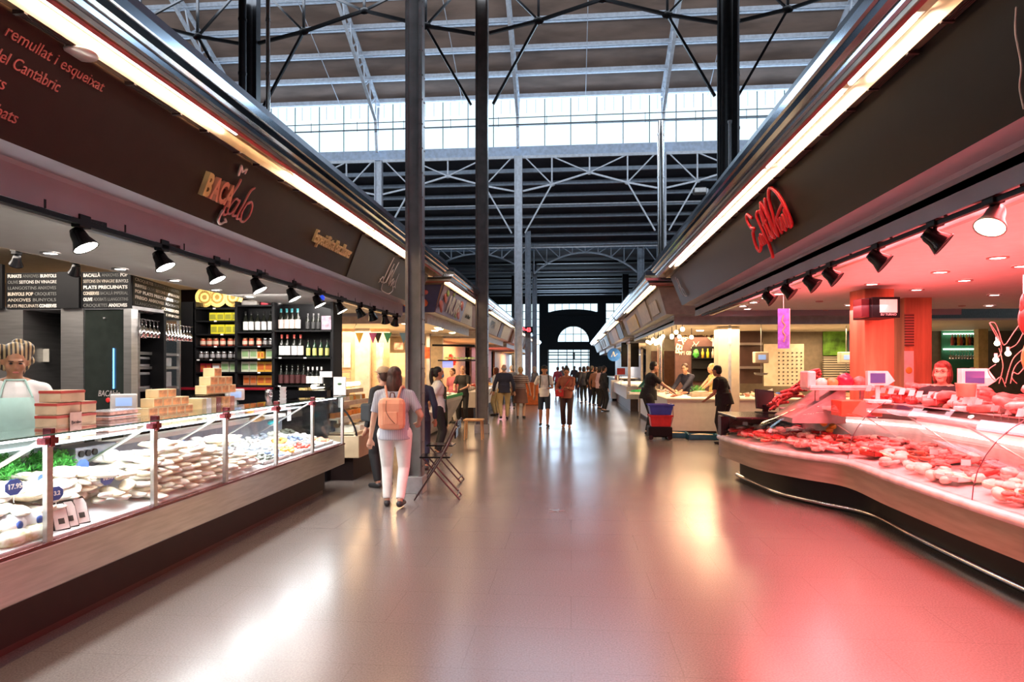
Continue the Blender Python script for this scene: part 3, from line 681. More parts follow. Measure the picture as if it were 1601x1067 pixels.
fl = [fillet(k).build('cod_fillet', [cod_m, cod_y, cod_m][k]) for k in range(3)]
for k, f in enumerate(fl): f.location = (-3.3, 4.72+.15*k, .70); tag(f, 'pale salt cod fillet in the tall stacked wall behind the counter glass', 'fish', 'salt cod fillets in the tall stack')
random.seed(5)
def put(src, loc, rot, label=None, group=None, sc_=1, cat=None):
    o = src.copy(); C.objects.link(o); o.location = loc; o.rotation_euler = rot; o.scale = (sc_,)*3
    if label: o['label'] = label
    if group: o['group'] = group
    if cat: o['category'] = cat
    return o
cnt = 0
for iy in range(12):
    y = 4.80+iy*.145
    top = 7+int(2.2*math.sin(iy*.5+.3)) - (0 if iy < 9 else (iy-8)*1)
    for k in range(top):
        put(fl[(iy+k) % 3], (-3.22-.012*k+random.uniform(-.015, .015), y+random.uniform(-.02, .02), .68+.043*k), (random.uniform(-.12, .12), random.uniform(-.1, .1), random.uniform(-.3, .3)+(PI if k % 2 else 0)), sc_=random.uniform(.9, 1.12)); cnt += 1
for i in range(42):
    put(fl[i % 3], (-3.45+random.uniform(-.1, .12), random.uniform(4.7, 6.4), .90+random.uniform(-.04, .08)), (random.uniform(-.2, .2), random.uniform(-.15, .15), random.uniform(-.9, .9)), 'loose salt cod fillet lying on the back rows of the big cod stack', 'loose salt cod fillets on top', random.uniform(.9, 1.2))
for i in range(130):
    put(fl[i % 3], (-3.40+random.uniform(-.26, .18), random.uniform(3.35, 4.62), .74+random.uniform(-.03, .20)), (random.uniform(-.25, .25), random.uniform(-.2, .2), random.uniform(-1.2, 1.2)), 'white salt cod loin in the flat heap in front of the green parsley', 'salt cod loins in front of the parsley', random.uniform(.7, .95))
for i in range(36):
    put(fl[i % 3], (-3.42+random.uniform(-.2, .2), random.uniform(2.2, 3.3), .78+random.uniform(-.04, .1)), (random.uniform(-.25, .25), random.uniform(-.2, .2), random.uniform(-1.2, 1.2)), 'white salt cod piece in the heap at the left picture edge', 'salt cod pieces at the picture edge', random.uniform(.75, 1.0))
# --- parsley
leafg = mat('parsley_green', (.06, .34, .05), .5, var=.5, scale=30)
def parsley(name, label, loc, r, n, seed):
    random.seed(seed); t = thing(name, label, 'parsley', loc)
    lv = MB(); st = MB()
    for i in range(n):
        a = random.uniform(0, 2*PI); e = random.uniform(.1, 1.2); rr = r*random.uniform(.5, 1)
        p = Vector((math.cos(a)*math.cos(e)*rr, math.sin(a)*math.cos(e)*rr*1.5, math.sin(e)*rr))
        if i % 5 == 0: st.cyl((0, 0, -.04), p, .003, 4)
        for j in range(4):
            d = Vector((random.uniform(-1, 1), random.uniform(-1, 1), random.uniform(-.5, 1))).normalized()*.025
            u = d.cross(Vector((0, 0, 1))).normalized()*.014; c = p+d*random.uniform(0, 1)
            lv.add([c-u, c+d*.6, c+u, c+d*1.3+Vector((0, 0, .006))], [(0, 1, 3), (1, 2, 3)])
    st.build('stems', leafg, t); lv.build('leaves', leafg, t); return t
parsley('parsley_bunch', 'bushy green parsley bunch behind the glass left of the diagonal brace', (-3.72, 3.95, .92), .17, 420, 1)
parsley('parsley_bunch', 'green parsley bunch right of the first glass post brace', (-3.70, 4.42, .90), .15, 320, 2)
# --- price tags, blue octagons
tagblue = mat('blue_price_card', (.03, .08, .32), .5)
def price(loc, body, label, rz=PI/2-.15, s=1):
    t = thing('price_tag', label, 'price tag', loc, rz)
    MB().prism([(.045*math.cos(a)*1.15*s, .045*math.sin(a)*s+.06) for a in [PI/8+PI/4*k for k in range(8)]], 'y', 0, .003).build('card', tagblue, t)
    MB().cyl((0, .002, -.03), (0, .002, .03), .002, 5).build('stake', white, t)
    if body:
        m = frame(Vector(loc), (1, 0, 0), (0, 0, 1)); r = Matrix.Rotation(rz, 3, 'Z')
        fr = frame(Vector(loc)+r @ Vector((-.036*s, -.002, .05)), r @ Vector((1, 0, 0)), (0, 0, 1)); text('price_digits', body, .036*s, fr, paper, t, ext=.001, bold=.001)
P = lambda x, y, X: atx(x, y, X)
price(P(22, 762, -3.2)-Vector((0, 0, .06)), '17.95', 'blue octagonal price card 17.95 nearest the left picture edge', s=1.1)
price(P(88, 772, -3.16)-Vector((0, 0, .06)), '13.2', 'blue octagonal price card right behind the first glass post')
price(P(168, 748, -3.25)-Vector((0, 0, .06)), '16.95', 'blue octagonal price card 16.95 on the white cod heap', s=1.15)
price(P(130, 728, -3.5)-Vector((0, 0, .06)), '', 'blue price card in front of the parsley')
price(P(235, 722, -3.5)-Vector((0, 0, .06)), '', 'blue price card left of the second glass post')
price(P(66, 748, -3.4)-Vector((0, 0, .06)), '', 'small blue price spike left of the first glass post', s=.6)
price(P(285, 696, -3.6)-Vector((0, 0, .06)), '', 'white and blue price card behind the tall cod stack')
# --- vacuum packs leaning on the glass
for i, x in enumerate((98, 112, 130)):
    p = P(x, 828-i*8, -3.14); t = thing('vacuum_pack', ['leftmost of the three dark edged vacuum packs by the front glass', 'middle one of the three dark edged vacuum packs', 'rightmost of the three dark edged vacuum packs'][i], 'food pack', (p.x, p.y, .635), PI/2-.35)
    T = Matrix.Rotation(-.35, 4, 'X')
    oc = [(-.05, 0), (.05, 0), (.05, .14), (.035, .18), (-.035, .18), (-.05, .14)]
    MB().prism(oc, 'y', 0, .012, T=T).build('pack_edge', black, t)
    MB().prism([(a*.84, b*.88+.008) for a, b in oc], 'y', -.008, .0, T=T).build('pack_face', mat('pinkish_white_pack', (.72, .66, .64), .3), t)
    MB().prism([(-.018, .04), (.018, .04), (.018, .075), (-.018, .075)], 'y', -.010, -.008, T=T).build('pack_label', ink, t)
# --- bagged salads at the near edge and white fish bag
def heap(name, label, cat, loc, size, m1, seed=1, wob=.18, n=1):
    random.seed(seed); mb = MB()
    mb.ell((0, 0, 0), size, 18, 12, wob=wob*.3); o = mb.build(name, m1); o.location = loc; return tag(o, label, cat)
salm = mat('mixed_salad_bag', (.50, .46, .22), .25, var=.55, scale=25, col2=(.78, .76, .66))
for i, (x, y, l) in enumerate(((20, 842, 'clear bag of chopped cod salad at the bottom left glass corner'), (52, 820, 'clear bag of pepper cod salad against the first glass post'))):
    p = P(x, y, -3.16); heap('salad_bag', l, 'food bag', (p.x, p.y, .675), (.06, .13, .05), salm, i)
bagm = mat('milky_plastic_bag', (.74, .76, .80), .25, bump=.5, scale=14)
for i, (x, y, l) in enumerate(((14, 806, 'milky bag of cod with round blue logo leftmost in the case'), (46, 794, 'milky bag of cod with round blue logo beside the first post'))):
    p = P(x, y, -3.22); o = thing('cod_bag', l, 'food bag', (p.x, p.y, .73))
    MB().ell((0, 0, 0), (.07, .11, .07), 16, 10, wob=.05).build('bag', bagm, o); MB().ell((.066, 0, .01), (.01, .025, .025), 10, 8).build('logo', tagblue, o)
t = thing('ice_block_tray', 'white block tray at the left edge behind the cod heap', 'tray', (-3.68, 3.15, .98)); MB().box(-.14, .14, -.4, .38, -.02, .10, b=.01).build('white_block', white, t)
g = MB().box(-.02, .0, -.7, .6, -.16, -.02); g.build('perforated_grille', mat('perforated_grille', (.03, .03, .04), .4, .5, kind='voronoi', scale=55, col2=(.55, .58, .62)), t)
# --- small trays in the farther cases
dish = [('silver anchovies', (.28, .32, .38)), ('orange smoked fish', (.75, .32, .05)), ('pale cod salad', (.75, .72, .62)), ('dark olives', (.06, .07, .05)), ('red peppers', (.50, .05, .03)), ('white brandade', (.82, .80, .74)), ('smoked salmon', (.75, .28, .16)), ('blue skinned sardines', (.14, .2, .34))]
def dish_tray(loc, k, label, w_=.20, l_=.26, tilt=.18, seed=0):
    random.seed(seed+k); t = thing('food_tray', label, 'tray', loc)
    r = Matrix.Rotation(tilt, 4, 'Y')
    MB().box(-w_/2, w_/2, -l_/2, l_/2, 0, .012, T=r).box(-w_/2, -w_/2+.008, -l_/2, l_/2, 0, .035, T=r).box(w_/2-.008, w_/2, -l_/2, l_/2, 0, .035, T=r).box(-w_/2, w_/2, -l_/2, -l_/2+.008, 0, .035, T=r).box(-w_/2, w_/2, l_/2-.008, l_/2, 0, .035, T=r).build('tray', white, t)
    f = MB()
    for i in range(14):
        f.ell((random.uniform(-.4, .4)*w_, random.uniform(-.42, .42)*l_, .03+random.uniform(0, .02)), (random.uniform(.018, .03), random.uniform(.03, .06), .018), 8, 6, T=r)
    o = f.build('food', mat('food_'+dish[k][0].replace(' ', '_'), dish[k][1], .35, var=.4, scale=30), t); o['kind'] = 'stuff'; return t
side_w = ['front row beside the cod stack', 'front row, second from the cod stack', 'front row, third from the cod stack', 'front row, fourth from the cod stack', 'front row, second from the glass end', 'front row beside the glass end']
seqf = [3, 7, 1, 4, 0, 6]; seqm = [5, 0, 2, 1, 7, 5]; seqb = [7, 2, 5, 0, 2, 3]
for i in range(6):
    y = 6.72+i*.34
    for row, (xx, zz_, sq, rn) in enumerate(((-3.24, .66, seqf, 'front row'), (-3.47, .71, seqm, 'middle row'), (-3.72, .76, seqb, 'back row'))):
        k = sq[i]; dish_tray((xx, y, zz_), k, 'tray of %s in the cod counter, %s %s' % (dish[k][0], rn, ['nearest the cod stack', 'second from the cod stack', 'third from the cod stack', 'fourth from the cod stack', 'second from the glass end', 'at the glass end'][i]), l_=.30, seed=i*3+row)
random.seed(3)
for i, (x, y) in enumerate(((330, 690), (368, 700), (404, 688), (446, 662), (470, 690), (505, 668))):
    pass
# back of case items seen through the glass
heap('blue_bag', 'light blue plastic bag behind the cod counter glass', 'bag', P(428, 661, -3.72), (.06, .12, .035), mat('aqua_plastic', (.05, .55, .62), .3), 4)
heap('bread_bag', 'bag of bread rolls on the shelf inside the cod counter', 'bread', P(402, 655, -3.70), (.06, .16, .035), mat('bread_crust', (.52, .33, .15), .6, var=.3), 5)
t = tag(MB().box(-.002, .002, -.05, .05, -.08, .08).build('hanging_card', paper), 'white paper card hanging inside the counter glass by the fourth post', 'card'); t.location = P(452, 648, -3.5)
pr = thing('card_printer', 'grey box machine with three dial knobs inside the cod counter', 'machine', (-3.74, 4.95, .93)); MB().box(-.1, .1, -.35, .1, -.06, .12, b=.01).build('housing', mat('grey_blue_metal', (.22, .24, .30), .35, .5), pr)
for k in range(3): MB().cyl((.1, -.30+.07*k, .07), (.115, -.30+.07*k, .07), .025, 12).build('dial', black, pr)
# --- stacked boxes on the service shelf
kraft = mat('kraft_crate', (.55, .38, .24), .6, var=.12); tape = mat('red_crate_band', (.42, .05, .04), .4)
def crate(loc, L_, label, h=.083, name='wooden_box'):
    t = thing(name, label, 'box', loc, 0, None)
    MB().box(-.08, .08, -L_/2, L_/2, .0, h-.002, b=.003).build('carton', kraft, t)
    MB().box(-.082, .082, -L_/2-.002, L_/2+.002, h-.022, h-.004).build('red_band', tape, t); return t
for k in range(4):
    if k < 3:
        crate((-3.58, 4.36, 1.15+.085*k), .22, 'kraft box with red band, left column of the crate pile, %s' % ['bottom', 'second from bottom', 'third from bottom'][k])
        crate((-3.58, 4.555, 1.15+.085*k), .15, 'kraft box with red band, right column of the crate pile, %s' % ['bottom', 'second from bottom', 'third from bottom'][k])
crate((-3.58, 4.40, 1.15+.085*3), .23, 'kraft box with red band lying alone on top of the crate pile')
t = thing('paper_card', 'pinkish tall label card standing before the crate pile', 'card', (-3.49, 4.41, 1.151)); MB().box(0, .004, -.055, .055, 0, .18).build('card', mat('pink_label_card', (.62, .40, .34), .5), t)
MB().ell((.006, .0, .05), (.003, .02, .008), 8, 5).build('fish_mark', ink, t)
text('card_lettering', 'Bacalao', .03, frame(t.location+Vector((.006, -.045, .10)), (0, 1, 0), (0, 0, 1)), ink, t, ext=.001, fit=.09)
# clear trays of salmon stacked
traym = mat('clear_pink_tray', (.62, .34, .28), .2, var=.3, scale=20)
for k in range(4):
    t = thing('clear_food_tray', 'clear tray of pink fish, %s of the low stack beside the scale' % ['bottom', 'second from bottom', 'second from top', 'topmost'][k], 'food pack', (-3.60, 4.95+.01*(k % 2), 1.15+.042*k))
    MB().box(-.09, .09, -.17, .17, 0, .028, b=.01).build('fish_filling', traym, t); MB().box(-.1, .1, -.19, .19, .029, .036).build('clear_lid', mat('clear_lid', (.75, .75, .76), .08), t)
# orange packs
packm = [mat('cream_cracker_pack', (.72, .55, .30), .5), mat('orange_cracker_pack', (.70, .32, .12), .5, var=.3, scale=18)]
def packs(y0, z0, rows, group, label, dx=.0, w_=.115, h=.075):
    src = None
    for r, n in enumerate(rows):
        for i in range(n):
            loc = (-3.62+dx, y0+(i+r*.5)*w_*1.03, z0+r*(h+.001))
            if src is None:
                src = thing('cracker_pack', label, 'food pack', loc, 0, group)
                MB().box(-.06, .06, -w_/2, w_/2, 0, h, b=.004).build('carton', packm[0], src)
                MB().box(.055, .062, -w_/2+.012, w_/2-.012, .01, h-.01).build('printed_face', packm[1], src)
            else: dup(src, loc)
packs(5.33, 1.15, [6, 5, 4, 2], 'cracker packs right of the first scale', 'cream and orange cracker pack in the pyramid right of the first scale', w_=.13)
packs(6.30, 1.38, [4, 3, 1], 'cracker packs on the clear display box', 'orange cracker pack on top of the clear display box', w_=.14, h=.085)
t = thing('clear_display_box', 'clear acrylic box filled with pale packs on the counter shelf', 'display box', (-3.62, 6.35, 1.15))
MB().box(-.13, .13, -.30, .38, .205, .225).box(.125, .13, -.30, .38, 0, .205).box(-.13, .13, -.305, -.30, 0, .205).build('acrylic_shell', glass, t)
for k, c in enumerate((packm[0], paper, packm[0], mat('maroon_pack', (.30, .06, .06), .5), packm[1], packm[1], mat('rose_pack', (.55, .2, .15), .5))):
    MB().box(-.1, .1, -.27+.09*k, -.19+.09*k, 0, .195, b=.004).build('tall_pack', c, t)
# scales
def scale_unit(name, label, loc, rz, s=1):
    t = thing(name, label, 'scale', loc, rz)
    MB().box(-.02*s, .02*s, .0, .03, 0, .16*s, b=.004).build('pole', steel_d, t)
    MB().box(-.10*s, .10*s, -.04, .05, .14*s, .27*s, b=.012).build('head', mat('pale_grey_plastic', (.60, .60, .58), .4), t)
    MB().box(-.06*s, .06*s, -.046, -.04, .17*s, .24*s).build('screen', mat('blue_lcd', (.25, .38, .62), .3, emis=(.3, .45, .75), es=.6), t)
    MB().box(-.14*s, .14*s, -.03, .2, 0, .05, b=.01).build('base', mat('pale_grey_plastic', (.6, .6, .58)), t); return t
scale_unit('shop_scale', 'grey scale head with blue display beside the clear fish trays', (-3.78, 5.33, 1.15), .6)
scale_unit('shop_scale', 'grey scale head with blue display right of the clear display box', (-3.7, 7.05, 1.15), .7, .95)
t = thing('orange_tub', 'small orange tub on the counter shelf before the second scale', 'tub', (-3.5, 6.98, 1.15)); MB().lathe([(.001, 0), (.045, 0), (.055, .09), (.05, .09), (.04, .01)], n=20).build('tub', mat('orange_plastic', (.65, .27, .05), .4), t)
t = thing('goblet', 'empty stemmed glass goblet on the right end of the cod counter', 'glass', (-3.5, 7.45, 1.15)); MB().lathe([(.04, 0), (.04, .004), (.006, .012), (.006, .09), (.03, .11), (.045, .15), (.042, .20), (.036, .24), (.034, .24), (.040, .19), (.028, .115)], n=20).build('bowl_and_stem', mat('goblet_glass', (.85, .88, .9), .04, trans=.75), t)
t = thing('pink_board', 'pink cutting board lying on the counter shelf under the goblet', 'board', (-3.55, 7.4, 1.15)); MB().box(-.1, .14, -.4, .45, -.0, .004).build('board', mat('pink_board_plastic', (.62, .25, .25), .4), t)
t = thing('cup_stack', 'stack of white cups standing at the far end of the cod counter', 'cups', (-3.62, 8.1, 1.15))
for k in range(5): MB().lathe([(.03, .0), (.042, .06), (.045, .06), (.045, .065)], (0, 0, .045*k), 16).build('cup', white, t)
# --- menu kiosk
ky = 7.33; KX = lambda x: aty(x, 574, ky).x; KZ = lambda x, y: aty(x, y, ky).z
kz = KZ(150, 484)
area('kiosk_lamp', (-6.4, 6.3, 3.0), (.6, 0, 0), 2.5, .3, 30, (1, .85, .7))
t = thing('steel_kiosk', 'stainless steel preparation kiosk with fridge behind the cod counter', 'kiosk', (-6.3, ky, 0))
xr = KX(207)
MB().box(-9.4, KX(36), ky, ky+1.8, 0, kz).bw('door_panel', steel, t)
MB().box(KX(95), KX(130), ky, ky+.1, 0, kz).bw('door_panel', steel, t)
MB().box(KX(195), xr, ky-.02, ky+.1, 0, kz).bw('door_panel', steel, t)
MB().box(KX(130), KX(195), ky+.02, ky+.06, .3, kz).bw('fridge_glass_door', mat('dark_fridge_glass', (.02, .025, .022), .08), t)
MB().box(KX(36), xr, ky+.6, ky+.65, 0, kz).bw('dark_recess_back', black, t)
MB().box(-9.4, xr, ky, ky+.6, kz, kz+.04).bw('top_rail', steel_d, t)
MB().box(-9.4, xr, ky, ky+1.0, 0, .3).bw('kick', dark_brown, t)
MB().box(KX(177)-.006, KX(177)+.006, ky, ky+.012, KZ(177, 608), KZ(177, 545)).bw('blue_light_strip', mat('blue_strip', (.1, .35, .9), .4, emis=(.1, .4, 1), es=3), t)
text('fridge_lettering', 'BACAlalo', .1, frame((KX(152), ky+.012, KZ(152, 620)), (1, 0, 0), (0, 0, 1)), silver_letter, t, ext=.002, fit=KX(186)-KX(152), shear=.2)
MB().ell((KX(168), ky+.01, KZ(168, 626)), (.03, .006, .03), 10, 6).bw('red_dot', redplas, t)
# things in the dark recess
tag(MB().ell((0, 0, 0), (.10, .1, .11), 14, 10).build('red_pot', redplas), 'round red pot hanging in the dark kiosk recess', 'pot').location = aty(48, 533, ky+.4)
for x, y, l, m in ((43, 555, 'white card on the left side of the kiosk recess', paper), (67, 556, 'pale notice pinned in the kiosk recess', mat('pale_notice', (.45, .42, .36), .6)), (43, 566, 'lower white card left in the kiosk recess', paper)):
    o = tag(MB().box(-.08, .08, 0, .01, -.08, .08).build('notice_card', m), l, 'card'); o.location = aty(x, y, ky+.3)
tag(MB().lathe([(.001, 0), (.12, 0), (.12, .12), (.05, .16), (.05, .18), (.001, .18)], n=18).build('steel_canister', steel_d), 'steel canister on a shelf in the kiosk recess', 'canister').location = aty(62, 548, ky+.4)
# menu boards
def menu_board(p0, p1, z0, z1, label, rows):
    p0 = Vector(p0); p1 = Vector(p1); d = (p1-p0); L_ = d.length; d.normalize(); nrm = Vector((d.y, -d.x, 0))
    t = thing('menu_board', label, 'sign', (p0.x, p0.y, z0))
    m = frame((p0.x, p0.y, z0), d, (0, 0, 1))
    MB().box(0, L_, 0, z1-z0, -.03, 0, T=m).bw('board', black, t)
    n = len(rows); h = (z1-z0)/n
    shades = [mat('chalk_white', (.62, .60, .56), .6), mat('chalk_grey', (.16, .16, .15), .6), mat('chalk_beige', (.50, .44, .36), .6)]
    for r, ws in enumerate(rows):
        tot = sum(len(w_[0]) for w_ in ws)+len(ws)*.6; x = .03*L_; use = L_*.94
        for (s_, sh, bd) in ws:
            wd = use*len(s_)/tot
            fr = m.copy(); fr.translation = m @ Vector((x, (n-1-r)*h+h*.2, .003))
            text('menu_lettering', s_, h*.75, fr, shades[sh], t, ext=.001, fit=wd, bold=.002 if bd else 0); x += wd+use*.6/tot
zt1 = KZ(60, 427); zb1 = KZ(60, 483)
menu_board((KX(12), ky-.02, 0), (KX(95), ky-.02, 0), zb1, zt1, 'left black menu board with white product names above the kiosk recess', [[('FUMATS', 0, 1), ('ANXOVES', 1, 0), ('BUNYOLS', 0, 1)], [('OLIVE', 1, 0), ('SEITONS EN VINAGRE', 0, 0)], [('LLANGOSTINS', 1, 0), ('ANXOVES', 1, 0)], [('BUNYOLS', 2, 1), ('POP', 2, 1), ('CROQUETES', 1, 0)], [('ANXOVES', 2, 0), ('BUNYOLS', 1, 0)], [('PLATS PRECUINATS', 2, 0), ('CONSERVES', 0, 1)]])
menu_board((KX(130), ky-.02, 0), (KX(206), ky-.02, 0), zb1, zt1, 'middle black menu board headed BACALLÀ above the fridge door', [[('BACALLÀ', 0, 1), ('ANXOVES', 1, 0), ('POP', 0, 1)], [('SEITONS EN VINAGRE', 2, 0), ('BUNYOLS', 0, 0)], [('PLATS PRECUINATS', 0, 1)], [('CONSERVES', 2, 1), ('BACALLÀ', 1, 0), ('IMPERIAL', 1, 0)], [('OLIVE', 0, 1), ('ADOBATS', 1, 0), ('LLANGOSTINS', 1, 0)], [('CROQUETES', 1, 0), ('ANXOVES', 0, 1)]])
pA = aty(208, 574, ky+.02); pB = aty(283, 574, 8.85)
menu_board((pA.x, pA.y, 0), (pB.x, pB.y, 0), aty(208, 486, ky).z, aty(208, 430, ky).z, 'right black menu board turned towards the aisle over the hanging glasses', [[('CROQUETES', 2, 0), ('BUNYOLS', 1, 0), ('ANXOVES', 1, 0)], [('BUNYOLS', 2, 1), ('OLIVE', 1, 0), ('SEITONS EN VINAGRE', 2, 0)], [('POP', 2, 1), ('PLATS PRECUINATS', 0, 1), ('POP', 1, 0)], [('FREGO', 2, 1), ('ANXOVES', 2, 1), ('ADOBATS', 1, 0)], [('LLANGOSTINS', 1, 0), ('CONSERVES', 2, 1)], [('BUNYOLS', 2, 1), ('SEITONS EN VINAGRE', 2, 0)]])
tag(MB().box(KX(0)-1, KX(10), ky-.06, ky-.02, zb1, zt1+.1).build('menu_board', black), 'blank black board cut by the left picture edge', 'sign')
tag(MB().box(KX(96), KX(129), ky-.06, ky-.02, zb1, zt1).build('black_spacer_board', black), 'plain black board between the left and middle menu boards', 'board')
# rack under the third board, in a slanting plane
dR = (pB-pA); dR.z = 0; LR = dR.length; dR.normalize(); nR = Vector((-dR.y, dR.x, 0))
mR = frame((pA.x, pA.y, 0), dR, (0, 0, 1)); mR.translation += Vector((0, 0, 0))
t = thing('steel_rack', 'steel rack with oven shelves under the right menu board', 'rack', (pA.x, pA.y, 0))
b = MB()
for u in (.17, LR-.03):
    for dd in (-.5, -.02): b.box(u-.025, u+.025, 0, 2.3, dd-.02, dd+.02, T=mR)
b.bw('uprights', steel, t)
for z in (.9, 1.35, 1.62, 1.80): MB().box(.17, LR-.03, z, z+.035, -.5, -.02, T=mR).bw('shelf', steel, t)
MB().box(0.17, LR, 0, 2.3, -.56, -.52, T=mR).bw('rack_back', dark_brown, t)
def oven(z, h, label):
    o = thing('microwave_oven', label, 'oven', (pA.x, pA.y, z)); MB().box(.22, LR-.2, z, z+h, -.45, -.05, T=mR, b=.01).bw('housing', steel_d, o); MB().box(.26, LR-.5, z+.03, z+h-.03, -.05, -.04, T=mR).bw('dark_door', blackg, o)
oven(1.385, .20, 'silver oven on the middle shelf of the steel rack'); oven(1.655, .12, 'low silver warming box on the upper shelf of the steel rack')
gl_m = mat('wine_glass', (.85, .87, .87), .08, trans=.35)
wg = None
random.seed(2)
for i in range(15):
    for j in range(2):
        p = mR @ Vector((.10+i*.115, 2.22, .06-.16*j))
        if wg is None:
            wg = thing('hanging_wine_glass', 'upside down wine glass hanging under the right menu board', 'glass', p, 0, 'wine glasses hanging in the rack')
            MB().lathe([(.035, 0), (.035, -.003), (.004, -.01), (.004, -.09), (.025, -.11), (.04, -.15), (.034, -.21)], n=14).build('bowl_and_stem', gl_m, wg)
        else: dup(wg, p)
for q in range(2): tag(MB().box(.05, LR+.2, 2.215, 2.23, -.19+.16*q-.16*1, -.17+.16*q-.16, T=mR).build('glass_rail', steel), ['rear', 'front'][q]+' steel rail carrying the hanging wine glasses', 'rail')
# --- shelf unit, seen face on
sy = 9.45; SX = lambda x: aty(x, 574, sy).x; SZ = lambda y: aty(410, y, sy).z
t = thing('shelf_unit', 'tall black shelving full of jars, boxes and bottles behind the cod counter', 'shelf', (SX(410), sy, 0))
MB().box(SX(278), SX(521), sy+.34, sy+.38, 0, 2.66).bw('back_panel', black, t)
for x in (279, 304, 369, 427, 519): MB().box(SX(x)-.02, SX(x)+.02, sy, sy+.34, 0, 2.62).bw('upright', black, t)
MB().box(SX(279), SX(304), sy, sy+.02, .0, 2.62).bw('side_board', black, t)
LSH = [481, 501, 522, 541, 562, 582, 603]; RSH = [517, 559, 603]
for yv in LSH: MB().box(SX(304), SX(369), sy, sy+.34, SZ(yv)-.02, SZ(yv)).bw('shelf_board', black, t)
MSH = [477, 519, 541, 561, 582, 603]
for yv in MSH: MB().box(SX(369), SX(427), sy, sy+.34, SZ(yv)-.02, SZ(yv)).bw('shelf_board', black, t)
for yv in RSH: MB().box(SX(427), SX(519), sy, sy+.34, SZ(yv)-.02, SZ(yv)).bw('shelf_board', black, t)
MB().box(SX(230), SX(427), sy-.25, sy+.3, SZ(606)-.03, SZ(606)).bw('red_counter_top', mat('dark_red_top', (.25, .01, .02), .3), t)
MB().box(SX(230), SX(519), sy-.2, sy+.3, 0, SZ(610)).bw('lower_cabinet', blackg, t)
tgm = paper
for x, yv in ((335, 481), (337, 501), (347, 522), (337, 541), (310, 562), (330, 562), (405, 541), (405, 561), (405, 582), (438, 559), (477, 559), (437, 603)):
    MB().box(SX(x)-.02, SX(x)+.02, sy-.006, sy, SZ(yv)-.02, SZ(yv)).bw('price_strip', tgm, t)
def item(kind, x, yb, yt, m1, m2, label, group, w_=None, m3=None):
    key = (kind, m1.name, m2.name, label); loc = (SX(x), sy+.12, SZ(yb)+.001); h = SZ(yt)-SZ(yb)
    if key in item.c: return dup(item.c[key], loc)
    t = thing(kind, label, {'jar': 'jar', 'bottle': 'bottle', 'carton': 'box', 'gold_tin': 'tin'}[kind], loc, 0, group); item.c[key] = t
    if kind == 'jar':
        r = w_/2; MB().lathe([(.001, 0), (r, 0), (r, h*.75), (r*.8, h*.82)], n=14).build('jar_body', m1, t); MB().lathe([(r*.85, h*.8), (r*.85, h*.98), (.001, h*.98)], n=14).build('lid', m2, t)
        MB().lathe([(r+.001, h*.2), (r+.001, h*.62)], n=14).build('label', m3 or m2, t)
    elif kind == 'bottle':
        r = w_/2; MB().lathe([(.001, 0), (r, 0), (r, h*.6), (r*.4, h*.74), (r*.36, h*.98), (.001, h*.98)], n=14).build('bottle_glass', m1, t)
        MB().lathe([(r+.001, h*.10), (r+.001, h*.50)], n=14).build('label', m2, t)
        MB().lathe([(r*.42, h*.82), (r*.42, h), (.001, h)], n=10).build('capsule', m3 or m1, t)
    elif kind == 'carton':
        MB().box(-w_/2, w_/2, 0, .14, 0, h*.96, b=.003).build('carton', m1, t); MB().box(-w_/2+.012, w_/2-.012, -.003, 0, h*.2, h*.75).build('print', m2, t)
    else:
        r = h/2; MB().cyl((0, .0, r), (0, .06, r), r, 28).build('tin', m1, t)
        for q in (.85, .65, .45, .25): MB().cyl((0, -.002-.004*(1-q), r), (0, .0, r), r*q, 24).build('ring_rib', m1 if q in (.85, .45) else m2, t)
    return t
item.c = {}
goldt = mat('gold_tin', (.72, .50, .16), .2, .9); goldd = mat('dark_gold_tin', (.35, .22, .06), .25, .9)
yellow = mat('bright_yellow_card', (.80, .72, .02), .5); yel2 = mat('olive_print', (.40, .38, .03), .5)
dg = mat('dark_bottle_glass', (.012, .014, .010), .08); gg = mat('green_bottle_glass', (.02, .06, .03), .08)
for x in (313, 333, 358): item('gold_tin', x, 479, 447, goldt, goldd, 'large round gold tin on the top shelf of the black shelving', 'gold tins on the top shelf')
for x in (326, 338, 350, 362): item('carton', x, 501, 487, yellow, yel2, 'bright yellow box on the second shelf under the gold tins', 'yellow boxes on the second shelf', .112)
for x in (328, 339, 351, 362): item('carton', x, 522, 506, yellow, yel2, 'bright yellow box on the third shelf under the gold tins', 'yellow boxes on the third shelf', .108)
redj = mat('red_pepper_jar', (.45, .07, .04), .2); paleL = mat('cream_jar_label', (.62, .48, .36), .5); lidr = mat('copper_lid', (.45, .2, .1), .3, .6)
for x in (311, 321, 331, 342, 354, 364): item('jar', x, 541, 528, redj, lidr, 'red jar with pale label on the left fourth shelf', 'red jars on the left fourth shelf', .085, paleL)
for x in (377, 387, 399): item('jar', x, 541, 528, redj, lidr, 'red jar on the middle shelf under the white label bottles', 'red jars under the bottles', .075, paleL)
dj = mat('dark_olive_jar', (.05, .035, .03), .12); sil = mat('silver_lid', (.6, .6, .6), .25, .8)
for x in (409, 418): item('jar', x, 541, 528, dj, sil, 'dark jar right of the red jars on the middle shelf', 'dark jars on the middle shelf', .07, sil)
for x in (308, 316, 326, 335, 344, 354, 363): item('jar', x, 562, 549, dj, sil, 'dark jar with silver lid on the left fifth shelf', 'dark jars on the left fifth shelf', .072, mat('grey_jar_label', (.3, .29, .3), .4))
gp = mat('green_white_carton', (.62, .64, .50), .5); gpr = mat('green_print_strip', (.25, .40, .18), .5); orc = mat('amber_carton', (.75, .40, .04), .5); orr = mat('amber_print', (.55, .12, .02), .5); rc = mat('crimson_bag', (.55, .03, .06), .4)
